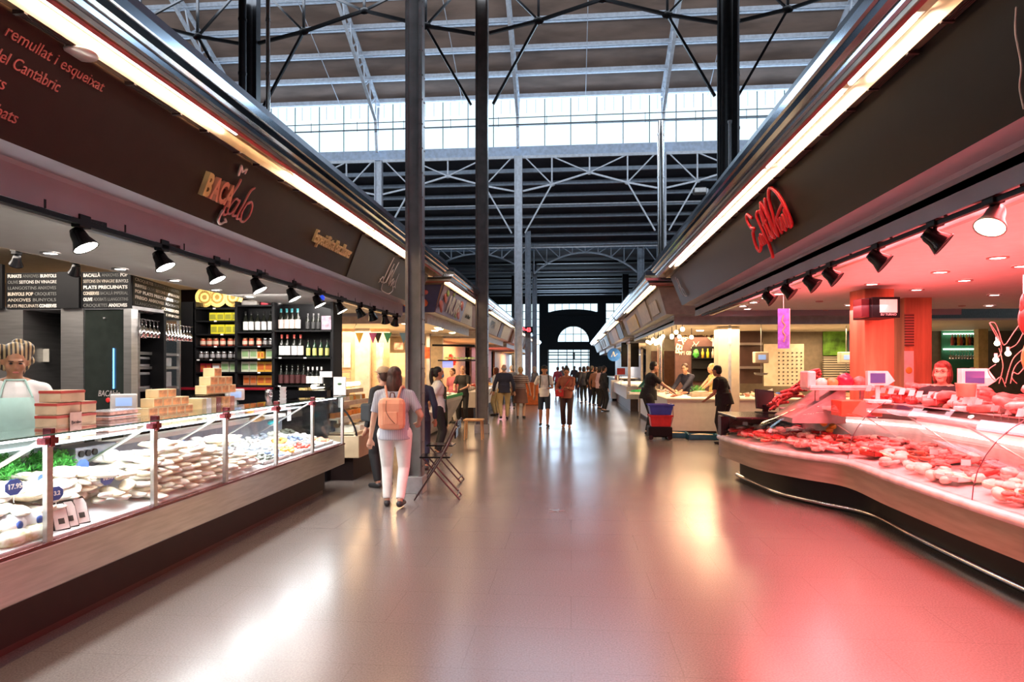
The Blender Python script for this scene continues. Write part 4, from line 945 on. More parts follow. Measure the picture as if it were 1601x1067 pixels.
for x in (377, 390): item('carton', x, 561, 545, gp, gpr, 'white and green carton on the middle shelf left of the amber ones', 'green cartons on the middle shelf', .115)
for x in (399, 404): item('carton', x, 561, 549, orc, orr, 'narrow amber carton between the green cartons', 'narrow amber cartons', .05)
item('carton', 416, 561, 545, gp, gpr, 'white and green carton at the right end of the middle shelf', None, .12)
for x in (310, 319): item('carton', x, 582, 568, rc, orr, 'crimson pack on the left sixth shelf', 'crimson packs on the left shelf', .08)
item('carton', 331, 582, 568, mat('salmon_carton', (.62, .28, .2), .5), paper, 'salmon coloured carton between crimson and green packs', None, .12)
for x in (345, 359): item('carton', x, 582, 565, gp, gpr, 'white and green carton on the left sixth shelf', 'green cartons on the left sixth shelf', .12)
for x in (377, 390): item('carton', x, 582, 565, gp, gpr, 'white and green carton on the middle sixth shelf', 'green cartons on the middle sixth shelf', .12)
for x in (402, 414): item('carton', x, 582, 565, orc, orr, 'amber carton on the middle sixth shelf', 'amber cartons on the middle sixth shelf', .115)
for x in (379, 390): item('carton', x, 603, 587, mat('terracotta_carton', (.50, .24, .12), .5), orr, 'terracotta carton on the lowest middle shelf', 'terracotta cartons on the lowest shelf', .1)
for x in (402, 414): item('carton', x, 603, 587, orc, orr, 'amber carton on the lowest middle shelf', 'amber cartons on the lowest shelf', .115)
for x in (308, 316): item('jar', x, 603, 592, mat('pale_jar', (.6, .56, .36), .2), sil, 'pale jar on the lowest left shelf', 'pale jars on the lowest shelf', .075)
for x in (378, 387, 397, 407, 417): item('bottle', x, 519, 486, dg, paper, 'dark wine bottle with tall white label on the middle shelving', 'white label bottles in the middle', .075, mat('black_capsule', (.02, .02, .02), .3))
tealc = mat('teal_capsule', (.05, .25, .28), .3); pinkL = mat('pale_pink_label', (.62, .52, .48), .5)
for x in (434, 443, 451, 460): item('bottle', x, 517, 482, dg, pinkL, 'dark bottle with teal capsule and pale label on the top right shelf', 'teal capsule bottles', .085, tealc)
for x in (476, 485, 493): item('bottle', x, 517, 490, dg, ink, 'slim black bottle on the top right shelf beside the picture', 'slim black bottles', .06, mat('black_capsule', (.02, .02, .02), .3))
redc = mat('red_capsule', (.45, .08, .06), .3)
for x in (435, 444, 455, 465): item('bottle', x, 559, 523, dg, paper, 'dark bottle with big white label and red capsule on the right middle shelf', 'red capsule bottles', .085, redc)
yl = mat('yellow_green_label', (.62, .62, .2), .5)
for x in (477, 487, 497, 507): item('bottle', x, 559, 530, gg, yl, 'dark green bottle with small yellow label on the right middle shelf', 'yellow label bottles', .06, dg)
maro = mat('maroon_label', (.09, .03, .03), .4)
for x in (434, 443, 452, 461, 470): item('bottle', x, 603, 570, dg, maro, 'dark bottle with dark label on the lowest right shelf', 'dark label bottles', .08, dg)
for x in (477, 484, 491, 498): item('bottle', x, 603, 574, dg, paper, 'dark bottle with white oval label on the lowest right shelf', 'white oval label bottles', .062, paper)
o = tag(MB().box(SX(503), SX(518), sy-.01, sy+.0, SZ(516), SZ(495)).build('framed_picture', mat('purple_photo', (.30, .20, .26), .4, var=.6, scale=9)), 'small purple photograph at the right end of the top bottle shelf', 'picture')
o = tag(MB().box(SX(502), SX(521), sy-.05, sy-.02, SZ(590), SZ(581)).build('shelf_card', paper), 'white card fixed at the lower right end of the shelving', 'card')
o = tag(MB().box(-.13, .13, -.05, .06, 0, .085, b=.03).build('white_parcel', mat('grey_parcel', (.48, .46, .44), .5)), 'pale wrapped parcel on top of the middle shelving', 'parcel'); o.location = (SX(384), sy+.15, SZ(477))
o = tag(MB().box(-.06, .06, -.05, .06, 0, .06, b=.02).build('red_parcel', rc), 'small red parcel on top of the middle shelving', 'parcel'); o.location = (SX(408), sy+.15, SZ(477))
# --- ceiling lamps over the cod stall
def downlight(p, r, label, group, lensm=bulb, ring=steel):
    t = thing('recessed_downlight', label, 'lamp', p, 0, group)
    MB().lathe([(r*1.35, 0), (r*1.35, -.012), (r, -.012), (r*.95, 0)], n=20).build('trim_ring', ring, t); MB().lathe([(.001, -.006), (r, -.006)], n=20).build('lens', lensm, t); return t
d0 = None
for (x, y) in ((79, 395), (188, 420), (273, 438), (337, 453), (391, 464), (434, 475)):
    p = atz(x, y, 2.6); p.z = 2.599
    if d0 is None: d0 = downlight(p, .055, 'white recessed downlight in the grey ceiling over the cod stall', 'downlights over the cod stall')
    else: dup(d0, p)
def track_spot(p, label, group, lensm=bulb, tilt=(.35, 0, .3), s=1, hm=None, body=blackg):
    t = thing('track_spotlight', label, 'lamp', p, 0, group); R_ = Matrix.LocRotScale(None, None, None) if False else (Matrix.Rotation(tilt[2], 4, 'Z') @ Matrix.Rotation(tilt[0], 4, 'X') @ Matrix.Rotation(tilt[1], 4, 'Y'))
    MB().box(-.03*s, .03*s, -.05*s, .05*s, .07*s, .15*s, b=.006).build('adapter', black, t)
    MB().cyl((0, 0, .0), (0, 0, .09*s), .012*s, 8).build('swivel', black, t)
    MB().lathe([(.001, .07*s), (.035*s, .07*s), (.045*s, .04*s), (.05*s, .0), (.072*s, -.05*s), (.075*s, -.06*s), (.068*s, -.058*s)], n=20, T=R_).build('housing', body, t)
    MB().lathe([(.001, -.052*s), (.068*s, -.056*s)], n=20, T=R_).build('lens', lensm, t)
    MB().bar((0, -.03, .12*s), (0, .2, .13*s), .04, .03).build('driver_box', black, t)
    return t
t = thing('lighting_track', 'black lighting track under the left awning beam', 'track', (LB, 0, 2.5))
MB().box(-2.99, -2.96, .2, 11.4, 2.515, 2.545).bw('rail', black, t); MB().box(-3.12, -3.07, .2, 11.4, 2.53, 2.56).bw('rear_rail', steel, t)
for k in range(16): MB().bar((-2.975, .8+k*.68, 2.55), (-2.975, .8+k*.68, 2.60), .015, .015).bar((-3.1, .8+k*.68, 2.56), (-2.975, .8+k*.68, 2.56), .02, .02).bw('hanger', black, t)
s0 = None
spl = [(127, 378), (253, 408), (335, 432), (402, 450), (457, 463), (497, 472)]
nm = ['nearest the left picture edge', 'second from the left', 'third from the left', 'fourth from the left', 'fifth from the left', 'sixth, under a blue glint']
for k, (x, y) in enumerate(spl):
    p = atx(x, y, -2.99); p.z = 2.43
    l = 'black track spotlight under the left awning, '+nm[k]
    s0 = track_spot(p, l, None, tilt=(.1, -.5, 0), s=1) if s0 is None else s0
    if k: dup(s0, p, label=l)
for k, (x, l) in enumerate(((532, 'black track spotlight first right of the bottle shelving'), (563, 'black track spotlight second right of the bottle shelving'), (582, 'black track spotlight third right of the bottle shelving'), (602, 'black track spotlight fourth right of the bottle shelving'), (618, 'black track spotlight fifth right of the bottle shelving'))):
    p = atx(x, 500, -2.99); p.z = 2.42; dup(s0, p, label=l, rz=.5*k)
for (x, y, l) in ((26, 408, 'small black spotlight on the cream ceiling at far left'), (118, 422, 'small black spotlight hanging before the black board gap')):
    p = aty(x, y, 6.6); track_spot(p, l, None, tilt=(.6, .3, .4), s=.9); q = C.objects
    o = tag(MB().box(-.05, .05, -.03, .03, .1, max(.12, 3.05-p.z)).build('spotlight_drop', black), 'black ceiling drop holding the '+('far left' if x < 50 else 'board gap')+' spotlight', 'bracket'); o.location = p
tag(MB().ell((0, 0, 0), (.03, .03, .035), 12, 8).build('blue_lamp_cap', mat('blue_glass', (.02, .05, .5), .1, emis=(.03, .1, .9), es=.6)), 'small blue glass cap on the track beside the sixth spotlight', 'lamp cap').location = atx(504, 466, -2.95)
# ================================================================ PEOPLE
skin_l = mat('light_skin', (.58, .33, .23), .5, var=.06, sss=.15); skin_m = mat('tanned_skin', (.45, .22, .13), .5, var=.06, sss=.15); skin_d = mat('brown_skin', (.36, .17, .09), .5, var=.06, sss=.12)
eye_m = mat('dark_eye', (.02, .012, .01), .2); lip_m = mat('lips', (.42, .12, .10), .45)
def hairm(n, c): return mat(n, c, .45, var=.5, scale=40, bump=.6, stretch=(1, 1, .15))
h_brown = hairm('dark_brown_hair', (.06, .025, .016)); h_black = hairm('black_hair', (.012, .01, .01)); h_grey = hairm('grey_hair', (.35, .33, .31)); h_blond = hairm('blond_hair', (.55, .34, .14)); h_red = hairm('auburn_hair', (.13, .025, .015)); h_brd = mat('blond_streaked_braids', (.03, .02, .015), .5, kind='stripe', scale=12, col2=(.38, .27, .13))
def cloth(n, c, **k): return mat(n, c, .8, var=.08, scale=6, bump=.15, **k)
def ik(a, b, l1, l2, hint):
    a = Vector(a); b = Vector(b); d = b-a; L_ = d.length
    if L_ > (l1+l2)*.999: b = a+d.normalized()*(l1+l2)*.999; d = b-a; L_ = d.length
    L_ = max(L_, abs(l1-l2)+.01); x = (l1*l1-l2*l2+L_*L_)/(2*L_); h = math.sqrt(max(0, l1*l1-x*x)); n = d.normalized(); hv = Vector(hint); hv = (hv-n*hv.dot(n)).normalized()
    return a+n*x+hv*h, b
def cap(mb, a, b, r1, r2, n=14):
    mb.cyl(a, b, r1, n, r2=r2); mb.ell(a, r1, n, 8); mb.ell(b, r2, n, 8)
def remesh(o, vox, sm=3):
    m = o.modifiers.new('join', 'REMESH'); m.mode = 'VOXEL'; m.voxel_size = vox; m.use_smooth_shade = True
    m = o.modifiers.new('soft', 'SMOOTH'); m.factor = .5; m.iterations = sm
def person(label, foot, face, h=1.68, skin=skin_l, top=('tshirt', None), bottom=('trousers', None), hair=('short', h_brown), shoes=None, lean=0, hands=None, feet=None, head_rot=(0, 0), wide=1., vox=.011, apron=None, extra=None, group=None, hunch=0, hiphigh=.93):
    k = h/1.72; t = thing('person', label, 'person', foot, face, group); S = lambda *p: Vector(p)*k
    hands = hands or {}; feet = feet or {}
    piv = S(0, 0, hiphigh); Rl = Matrix.Rotation(-lean, 3, 'X')
    U = lambda *p: piv+Rl @ (S(*p)-piv)                  # upper body point, leaned forward
    waist = U(0, 0, 1.08); chest = U(0, .0, 1.27); nb = U(0, hunch*.03, 1.43); hc = U(0, .025+hunch*.07, 1.585-hunch*.03)
    sh = {s: U(s*.165*(1+(wide-1)*.6), 0, 1.365) for s in (-1, 1)}; hip = {s: S(s*.085*wide, 0, hiphigh-.03) for s in (-1, 1)}
    el = {}; wr = {}; kn = {}; an = {}
    for s, nme in ((-1, 'l'), (1, 'r')):
        tgt = hands.get(nme, (s*.25*wide, .06, .86)); hint = hands.get('h'+nme, (s*.5, -1, -.1))
        el[s], wr[s] = ik(sh[s], S(*tgt), .285*k, .255*k, hint)
        ft = feet.get(nme, (s*.10, 0, .085)); kn[s], an[s] = ik(hip[s], S(*ft), .43*k, .41*k, (s*.1, 1, 0))
    b = MB()
    # trunk and limbs
    b.ell(S(0, 0, hiphigh), S(.155*wide, .11*wide, .12)); b.ell(waist, S(.130*wide, .095*wide, .16)); b.ell(chest, S(.155*wide, .105*wide, .19))
    [cap(b, nb+(sh[q]-nb)*.35+Vector((0, 0, .012*k)), sh[q], .050*k, .052*k) for q in (-1, 1)]; cap(b, nb, hc-(hc-nb)*.25, .052*k, .048*k)
    for s in (-1, 1):
        cap(b, sh[s], el[s], .048*k*wide, .038*k); cap(b, el[s], wr[s], .038*k, .025*k)
        cap(b, hip[s], kn[s], .088*k*wide, .056*k); cap(b, kn[s], kn[s].lerp(an[s], .35), .054*k, .056*k); cap(b, kn[s].lerp(an[s], .35), an[s], .056*k, .035*k)
        fd = Vector((s*.15, 1, 0)).normalized(); 
        cap(b, an[s]-Vector((0, 0, .04))*k, an[s]+fd*.13*k+Vector((0, 0, -.06 if s*0 == 0 else 0))*k, .038*k, .028*k)
        # hand: palm, four fingers, thumb
        d = (wr[s]-el[s]).normalized(); side = d.cross(Vector((0, 1, 0)) if abs(d.y) < .8 else Vector((0, 0, 1))).normalized()*s; nrm = d.cross(side).normalized()
        pc = wr[s]+d*.05*k; cap(b, wr[s], wr[s]+d*.075*k, .022*k, .026*k)
        for q, (off, ln) in enumerate(((-.030, .060), (-.010, .075), (.011, .070), (.030, .052))):
            a0 = wr[s]+d*.085*k+side*off*k; a1 = a0+d*ln*.55*k+nrm*.004*k; a2 = a1+(d*.8+nrm*.55).normalized()*ln*.45*k
            cap(b, wr[s]+d*.03*k+side*off*.6*k, a0, .013*k, .0095*k, 8); cap(b, a0, a1, .0095*k, .0085*k, 8); cap(b, a1, a2, .0085*k, .007*k, 8)
        a0 = wr[s]+d*.03*k-side*.022*k; a1 = a0+(d*.7-side*.7).normalized()*.045*k; a2 = a1+(d-side*.15).normalized()*.03*k
        cap(b, a0, a1, .013*k, .010*k, 8); cap(b, a1, a2, .010*k, .008*k, 8)
    # head
    Rh = Matrix.Rotation(head_rot[1], 4, 'Z') @ Matrix.Rotation(-head_rot[0]-lean*.5, 4, 'X'); TH = Matrix.Translation(hc) @ Rh
    hd = lambda *p: TH @ (Vector(p)*k)
    def he(c, r, mb=b, nu=14, nv=10): mb.ell(tuple(Vector(c)*k), tuple(Vector(r)*k), nu, nv, T=TH)
    he((0, -.015, .03), (.076, .093, .092)); he((0, .012, -.02), (.066, .078, .088)); he((0, .045, -.078), (.038, .036, .034))
    he((0, .088, -.012), (.011, .017, .018)); he((0, .083, .010), (.008, .012, .022)); he((0, .078, -.055), (.022, .016, .012)); he((0, .072, .035), (.045, .022, .012))
    for s in (-1, 1): he((s*.078, -.005, -.005), (.012, .020, .032)); he((s*.04, .055, -.02), (.022, .025, .025))
    bd = b.build('body', skin, t); remesh(bd, min(vox, .0085) if vox < .012 else vox, 2)
    e = MB()
    for s in (-1, 1): e.ell(tuple(Vector((s*.030, .0815, .016))*k), tuple(Vector((.013, .007, .0065))*k), 10, 6, T=TH); e.box(*(q*k for q in (s*.030-.016, s*.030+.016, .082, .090, .034, .039)), T=TH)
    e.build('eyes', eye_m, t)
    lp = MB(); lp.ell(tuple(Vector((0, .0885, -.052))*k), tuple(Vector((.021, .007, .0065))*k), 10, 6, T=TH); lp.build('lips', lip_m, t)
    # hair
    hm = MB(); hs, hmat = hair
    def hh(c, r): hm.ell(tuple(Vector(c)*k), tuple(Vector(r)*k), 16, 10, T=TH)
    if hs != 'none':
        if hs in ('short', 'long', 'bun', 'tail', 'bob'):
            hh((0, -.028, .045), (.086, .094, .092)); hh((0, -.05, .0), (.080, .068, .085))
        if hs == 'bob': hh((-.062, -.02, -.03), (.035, .065, .095)); hh((.062, -.02, -.03), (.035, .065, .095)); hh((0, -.06, -.03), (.085, .05, .10)); hh((0, .055, .085), (.06, .035, .03))
        if hs == 'long': hh((0, -.07, -.10), (.098, .055, .17)); hh((0, -.08, -.26), (.095, .048, .15)); hh((-.06, -.03, -.05), (.035, .05, .1)); hh((.06, -.03, -.05), (.035, .05, .1))
        if hs == 'tail': hh((0, -.12, .06), (.045, .055, .05)); hh((0, -.15, -.05), (.05, .04, .14)); hh((0, -.13, -.16), (.035, .03, .09))
        if hs == 'bun': hh((0, -.05, .14), (.045, .045, .04))
        if hs == 'fringe': hh((0, -.05, -.02), (.076, .060, .06)); hh((-.065, -.02, 0), (.02, .05, .04)); hh((.065, -.02, 0), (.02, .05, .04))
        if hs == 'curly':
            random.seed(3)
            for i in range(26): a = random.uniform(0, 2*PI); z = random.uniform(-.08, .12); hm.ell(tuple(Vector((.085*math.cos(a), -.04+.08*math.sin(a)*(1 if math.sin(a) < 0 else .4), z))*k), .042*k, 10, 7, T=TH)
            hh((0, -.03, .05), (.088, .095, .095))
        ho = hm.build('hair', hmat, t); remesh(ho, vox*.8, 2)
    # clothes
    def g(name, mb, m, v=vox): o = mb.build(name, m, t); remesh(o, v, 2); return o
    kind, tm = top
    if kind:
        c = MB(); ex = .014*k
        z0 = S(0, 0, hiphigh-.10)
        c.cyl(z0, waist, .158*k*wide+ex, 20, r2=.128*k*wide+ex)
        c.ell(waist, S(.145*wide, .108*wide, .17)); c.ell(chest, S(.17*wide, .12*wide, .19))
        [cap(c, nb+(sh[q]-nb)*.4, sh[q], .058*k, .062*k) for q in (-1, 1)]; c.cyl(nb-(nb-chest)*.3, nb, .085*k, 16, r2=.062*k)
        c.v = [(p[0], p[1]*.86 if p[2] < waist.z and lean < .2 else p[1], p[2]) for p in c.v]
        fr = {'tshirt': .75, 'long': 2, 'tank': 0, 'jacket': 2}[kind]
        for s in (-1, 1):
            if fr >= .5:
                e_ = sh[s].lerp(el[s], min(1, fr)); c.ell(sh[s], .066*k, 12, 8); c.cyl(sh[s], e_, .064*k, 14, r2=.058*k)
            if fr > 1: c.ell(el[s], .056*k, 12, 8); c.cyl(el[s], el[s].lerp(wr[s], .95), .055*k, 14, r2=.040*k)
        g('jacket' if kind == 'jacket' else 'shirt', c, tm)
    bk, bm_ = bottom; c = MB()
    if bk in ('trousers', 'shorts', 'loose'):
        c.ell(S(0, 0, hiphigh-.01), S(.155*wide, .118*wide, .10))
        for s in (-1, 1):
            c.ell(hip[s], .090*k*wide, 14, 10); mid = kn[s]
            c.cyl(hip[s], mid, .094*k*wide, 16, r2=.073*k)
            if bk != 'shorts': c.ell(mid, .073*k, 12, 8); c.cyl(mid, mid.lerp(an[s], .97), .072*k, 16, r2=(.052 if bk == 'trousers' else .075)*k)
        g('shorts' if bk == 'shorts' else 'trousers', c, bm_)
    elif bk == 'skirt':
        c.cyl(S(0, 0, hiphigh+.08), S(0, 0, .50), .15*k*wide, 20, r2=.20*k*wide); g('skirt', c, bm_)
    sm_ = shoes or mat('dark_shoe', (.03, .028, .03), .5)
    for s in (-1, 1):
        c = MB(); fd = Vector((s*.15, 1, 0)).normalized(); a0 = an[s]-Vector((0, 0, .045*k)); tip = a0+fd*.15*k+Vector((0, 0, -.012*k)); tip.z = max(tip.z, .028*k); a0.z = max(a0.z, .036*k)
        cap(c, a0, tip, .044*k, .034*k); c.ell(a0-fd*.02*k, .042*k, 12, 8); c.v = [(p[0], p[1], max(p[2], .001)) for p in c.v]; g('shoe', c, sm_, vox)
    if apron:
        c = MB(); Ra = [U(x, .135*wide+(-.05*abs(x)/.13), z) for x in (-.15, -.08, 0, .08, .15) for z in (1.3,)]
        rows = [[U(x*w_, (.150-.9*x*x)*wide, z) for x in (-.17, -.10, 0, .10, .17)] for z, w_ in ((1.32, .62), (1.15, .9), (1.0, 1.05))]+[[S(x*1.1, (.165-.9*x*x)*wide, z) for x in (-.17, -.10, 0, .10, .17)] for z in (.9, .7, .55)]
        c.sheet(rows); o = c.build('apron', apron, t); md = o.modifiers.new('thick', 'SOLIDIFY'); md.thickness = .006
        c = MB(); c.tube([U(-.10, .13, 1.32), U(-.06, .05, 1.45), U(.06, .05, 1.45), U(.10, .13, 1.32)], .008, 6); c.build('apron_strap', apron, t)
    if extra: extra(t, k, S, U, hd, dict(sh=sh, el=el, wr=wr, hc=hc, TH=TH))
    return t
wht = cloth('white_cotton', (.78, .77, .75)); blk = cloth('black_cotton', (.014, .014, .016)); navy = cloth('navy_cloth', (.02, .022, .05)); khaki = cloth('khaki_cloth', (.50, .38, .19))
strp = mat('blue_white_striped_cloth', (.20, .22, .32), .8, kind='stripe', scale=30, col2=(.62, .62, .66))
hstrp = mat('brown_white_striped_cloth', (.10, .035, .03), .8, kind='stripe', scale=5, col2=(.55, .42, .35), stretch=(0, 0, 1))
mint = cloth('mint_apron_cloth', (.45, .68, .62)); peach = mat('peach_leather', (.78, .36, .22), .45, var=.06); 
# woman with backpack
def backpack(t, k, S, U, hd, J):
    c = MB()
    c.box(-.16*k, .16*k, -.28*k, -.13*k, .96*k, 1.34*k, b=.065*k); o = c.build('backpack', peach, t)
    MB().box(-.08*k, .08*k, -.29*k, -.26*k, 1.03*k, 1.18*k, b=.01).build('front_pocket', peach, o)
    MB().tube([tuple(v) for v in smooth_line([(-.05*k, -.275*k, 1.31*k), (-.055*k, -.285*k, 1.2*k), (-.02*k, -.292*k, 1.12*k), (.05*k, -.29*k, 1.04*k)], 4)], .0035, 6).build('zip_cord', mat('dark_cord', (.12, .05, .03)), o)
    for s in (-1, 1): MB().tube([tuple(v) for v in smooth_line([(s*.06*k, -.15*k, 1.32*k), (s*.09*k, -.10*k, 1.45*k), (s*.11*k, 0, 1.47*k), (s*.12*k, .11*k, 1.38*k), (s*.12*k, .12*k, 1.2*k)], 4)], .014, 8).build('strap', peach, o)
    MB().tube([(-.03*k, -.16*k, 1.34*k), (-.02*k, -.17*k, 1.40*k), (.02*k, -.17*k, 1.40*k), (.03*k, -.16*k, 1.34*k)], .007, 6).build('handle', mat('dark_cord', (.1, .05, .03)), o)
P = atz(617, 793, 0)
person('woman seen from behind with long brown hair, peach backpack and white trousers', P, .10, 1.66, skin_l, ('tshirt', strp), ('trousers', wht), ('long', h_brown), feet={'l': (-.10, .05, .085), 'r': (.08, -.10, .105)}, hands={'l': (-.30, .04, .84), 'r': (.27, .18, 1.02)}, wide=1.22, vox=.010, extra=backpack)
# capped companion
def beige_cap(t, k, S, U, hd, J, m=None):
    m = m or mat('beige_cap_cloth', (.42, .30, .18), .8); T = J['TH']
    c = MB(); c.ell(tuple(Vector((0, -.02, .065))*k), tuple(Vector((.092, .105, .075))*k), 16, 10, T=T); c.ell(tuple(Vector((0, .10, .055))*k), tuple(Vector((.065, .075, .012))*k), 14, 6, T=T); c.build('cap', m, t)
def capbag(t, k, S, U, hd, J):
    beige_cap(t, k, S, U, hd, J); MB().box(-.32*k, -.18*k, -.12*k, .12*k, .95*k, 1.2*k, b=.03).build('shoulder_bag', blk, t)
P = atz(600, 762, 0); person('person in black with a beige cap walking in front of the backpack woman', P, .9, 1.66, skin_l, ('long', blk), ('trousers', blk), ('short', h_brown), extra=capbag)
P = atz(643, 745, 0); person('dark haired person half hidden behind the riveted post', P+Vector((0, .6, 0)), .2, 1.62, skin_m, ('long', navy), ('trousers', navy), ('short', h_black), vox=.014)
# woman with mask
def mask(t, k, S, U, hd, J):
    c = MB(); c.ell(tuple(Vector((0, .066, -.045))*k), tuple(Vector((.056, .040, .045))*k), 14, 8, T=J['TH']); c.build('face_mask', mat('blue_mask', (.10, .25, .42), .6), t)
P = atz(684, 712, 0); person('woman in white shirt and black apron wearing a blue face mask, hands behind back', P, -1.2, 1.66, skin_m, ('tshirt', wht), ('trousers', blk), ('tail', h_black), lean=.0, hands={'l': (-.05, -.17, .98), 'r': (.05, -.18, .96), 'hl': (-1, -.3, 0), 'hr': (1, -.3, 0)}, wide=1.15, apron=blk, extra=mask)
# left fish stall staff
P = aty(724, 574, 18.7); person('bald fish seller in black shirt behind the green edged ice counter', (P.x, 18.7, 0), 3.0, 1.70, skin_l, ('tshirt', blk), ('trousers', blk), ('none', h_grey), hands={'l': (-.1, .35, 1.05), 'r': (.15, .35, 1.05)}, vox=.016)
P = aty(708, 574, 19.3); person('seller in pink shirt at the back of the left fish stall', (P.x, 19.3, 0), 2.6, 1.62, skin_l, ('tshirt', cloth('pink_cloth', (.55, .15, .2))), ('trousers', wht), ('short', h_brown), vox=.018)
# couple
P = atz(788, 656, 0); person('man from behind in navy jacket and khaki trousers', P, .15, 1.74, skin_l, ('jacket', navy), ('trousers', khaki), ('fringe', h_grey), feet={'l': (-.1, -.15, .12), 'r': (.1, .1, .085)}, wide=1.3, vox=.014)
P = atz(814, 654, 0); person('woman from behind in brown and white striped top and skirt', P, -.1, 1.66, skin_l, ('tshirt', hstrp), ('skirt', cloth('brown_skirt', (.18, .08, .06))), ('short', h_blond), wide=1.25, vox=.014)
P = atz(771, 652, 0); person('person in white coat turned to the stall at the left of the couple', P+Vector((.05, .5, 0)), 1.2, 1.64, skin_m, ('long', wht), ('trousers', khaki), ('bob', h_red), vox=.016)
P = atz(800, 640, 0); person('grey clad shopper half hidden between the couple', P, .3, 1.72, skin_l, ('long', cloth('grey_cloth', (.12, .12, .14))), ('trousers', blk), ('short', h_grey), vox=.018)
# man in white T-shirt walking toward the viewer
def hat(t, k, S, U, hd, J):
    beige_cap(t, k, S, U, hd, J, mat('black_cap_cloth', (.02, .02, .02), .8))
    for s in (-1, 1): MB().tube([(s*.10*k, -.10*k, 1.44*k), (s*.11*k, .09*k, 1.42*k), (s*.12*k, .135*k, 1.25*k), (s*.14*k, .06*k, 1.08*k)], .016, 8).build('backpack_strap', blk, t)
P = atz(851, 667, 0); person('man walking closer in white T-shirt, dark shorts and black cap', P, PI+.1, 1.70, skin_m, ('tshirt', wht), ('shorts', cloth('dark_navy_shorts', (.02, .03, .05))), ('short', h_black), feet={'l': (-.08, .15, .085), 'r': (.1, -.1, .10)}, hands={'l': (-.12, .32, 1.08), 'r': (.28, .0, .88)}, shoes=mat('black_shoe', (.012, .012, .012)), extra=hat, vox=.012)
def redbag(t, k, S, U, hd, J):
    MB().box(.08*k, .30*k, .15*k, .24*k, .88*k, 1.08*k, b=.02).build('red_bag', redplas, t)
    MB().tube([(.1*k, .2*k, 1.08*k), (-.12*k, .12*k, 1.40*k), (-.1*k, -.1*k, 1.44*k)], .008, 6).build('bag_strap', redplas, t)
P = atz(886, 669, 0); person('woman walking closer looking down, dark top, long dark trousers and red bag', P, PI-.05, 1.66, skin_m, ('long', cloth('rust_cardigan', (.32, .10, .06))), ('loose', cloth('dark_maroon_trousers', (.045, .02, .02))), ('bun', h_black), head_rot=(.5, 0), hunch=.5, hands={'l': (-.05, .28, 1.12), 'r': (.2, .22, 1.05)}, feet={'l': (-.08, .1, .085), 'r': (.09, -.08, .09)}, shoes=mat('tan_sandal', (.45, .25, .15)), wide=1.15, extra=redbag, vox=.012)
# distant shoppers
far = [(907, 33, blk, h_black, 0, 'dark clad shopper by the doorway, nearest the woman with the red bag'), (913, 30, cloth('charcoal_cloth', (.04, .04, .05)), h_black, .4, 'shopper in charcoal standing left in the far group'), (919, 31.5, cloth('taupe_cloth', (.22, .16, .12)), h_brown, .2, 'shopper in taupe top in the far group'), (925, 28.5, blk, h_black, -.5, 'slim shopper in black in the middle of the far group'), (931, 27.5, cloth('rust_cloth', (.3, .12, .06)), h_brown, -.3, 'shopper in rust top right of the middle of the far group'), (937, 26, cloth('pale_pink_shirt', (.62, .42, .42)), h_black, -1.3, 'man in pale pink shirt leaning to the steel bar counter'), (880, 42, cloth('grey_cloth', (.12, .12, .14)), h_brown, 0, 'tiny distant shopper left of the doorway'), (898, 45, navy, h_black, 0, 'tiny distant shopper in navy before the doorway'), (872, 37, cloth('wine_cloth', (.2, .03, .05)), h_black, .2, 'distant shopper in wine red beyond the man with the cap'), (836, 30, cloth('grey_cloth', (.12, .12, .14)), h_grey, 1.0, 'grey shopper beside the orange crate on the left'), (944, 24.5, blk, h_black, -1.2, 'shopper in black beside the white bar machine')]
for i, (x, d, tm, hm_, f, l) in enumerate(far):
    p = atd(x, 574, d); person(l, (p.x, p.y, 0), f, 1.66+.02*(i % 4), skin_m if i % 2 else skin_l, ('long', tm), ('trousers', blk if i % 3 else navy), (['short', 'bob', 'short', 'tail'][i % 4], hm_), vox=.024)
# fish stall at right
P = atz(1013, 681, 0); person('man in black T-shirt reaching both arms over the fish counter', P, -PI/2+.1, 1.80, skin_l, ('tshirt', blk), ('trousers', blk), ('short', h_black), lean=.20, hands={'l': (-.08, .62, 1.02), 'r': (.14, .55, 1.0), 'hl': (-.3, -.5, -1), 'hr': (.3, -.5, -1)}, wide=1.25, vox=.012)
P = aty(1077, 574, 18.2); person('fish seller in dark shirt bending over the ice behind the counter', (P.x, 18.2, 0), PI/2+.9, 1.78, skin_l, ('long', navy), ('trousers', blk), ('short', h_brown), lean=.3, hands={'l': (-.1, .55, 1.0), 'r': (.2, .5, 1.0)}, vox=.014)
P = aty(1117, 574, 17.9); person('blond seller in yellow top facing left behind the fish counter', (P.x, 17.9, 0), PI/2+.2, 1.74, skin_l, ('tank', cloth('pale_yellow_cloth', (.72, .55, .22))), ('trousers', blk), ('curly', h_blond), lean=.1, hands={'l': (-.1, .45, 1.0), 'r': (.1, .45, .98)}, vox=.014)
P = aty(1133, 574, 14.6); person('customer in black T-shirt bending to the fish counter beside the meat stall', (P.x, 14.6, 0), .9, 1.72, skin_m, ('tshirt', blk), ('trousers', blk), ('short', h_black), lean=.25, hands={'l': (-.25, .3, .95), 'r': (.25, .1, .85)}, wide=1.2, vox=.012)
P = aty(1004, 574, 24); person('small distant seller behind the green tray of the fish stall', (P.x+.3, 24, 0), PI/2+.4, 1.55, skin_m, ('long', cloth('sea_green_cloth', (.08, .25, .22))), ('trousers', blk), ('short', h_brown), lean=.2, hands={'l': (-.1, .5, 1.0), 'r': (.1, .5, 1.0)}, vox=.018)
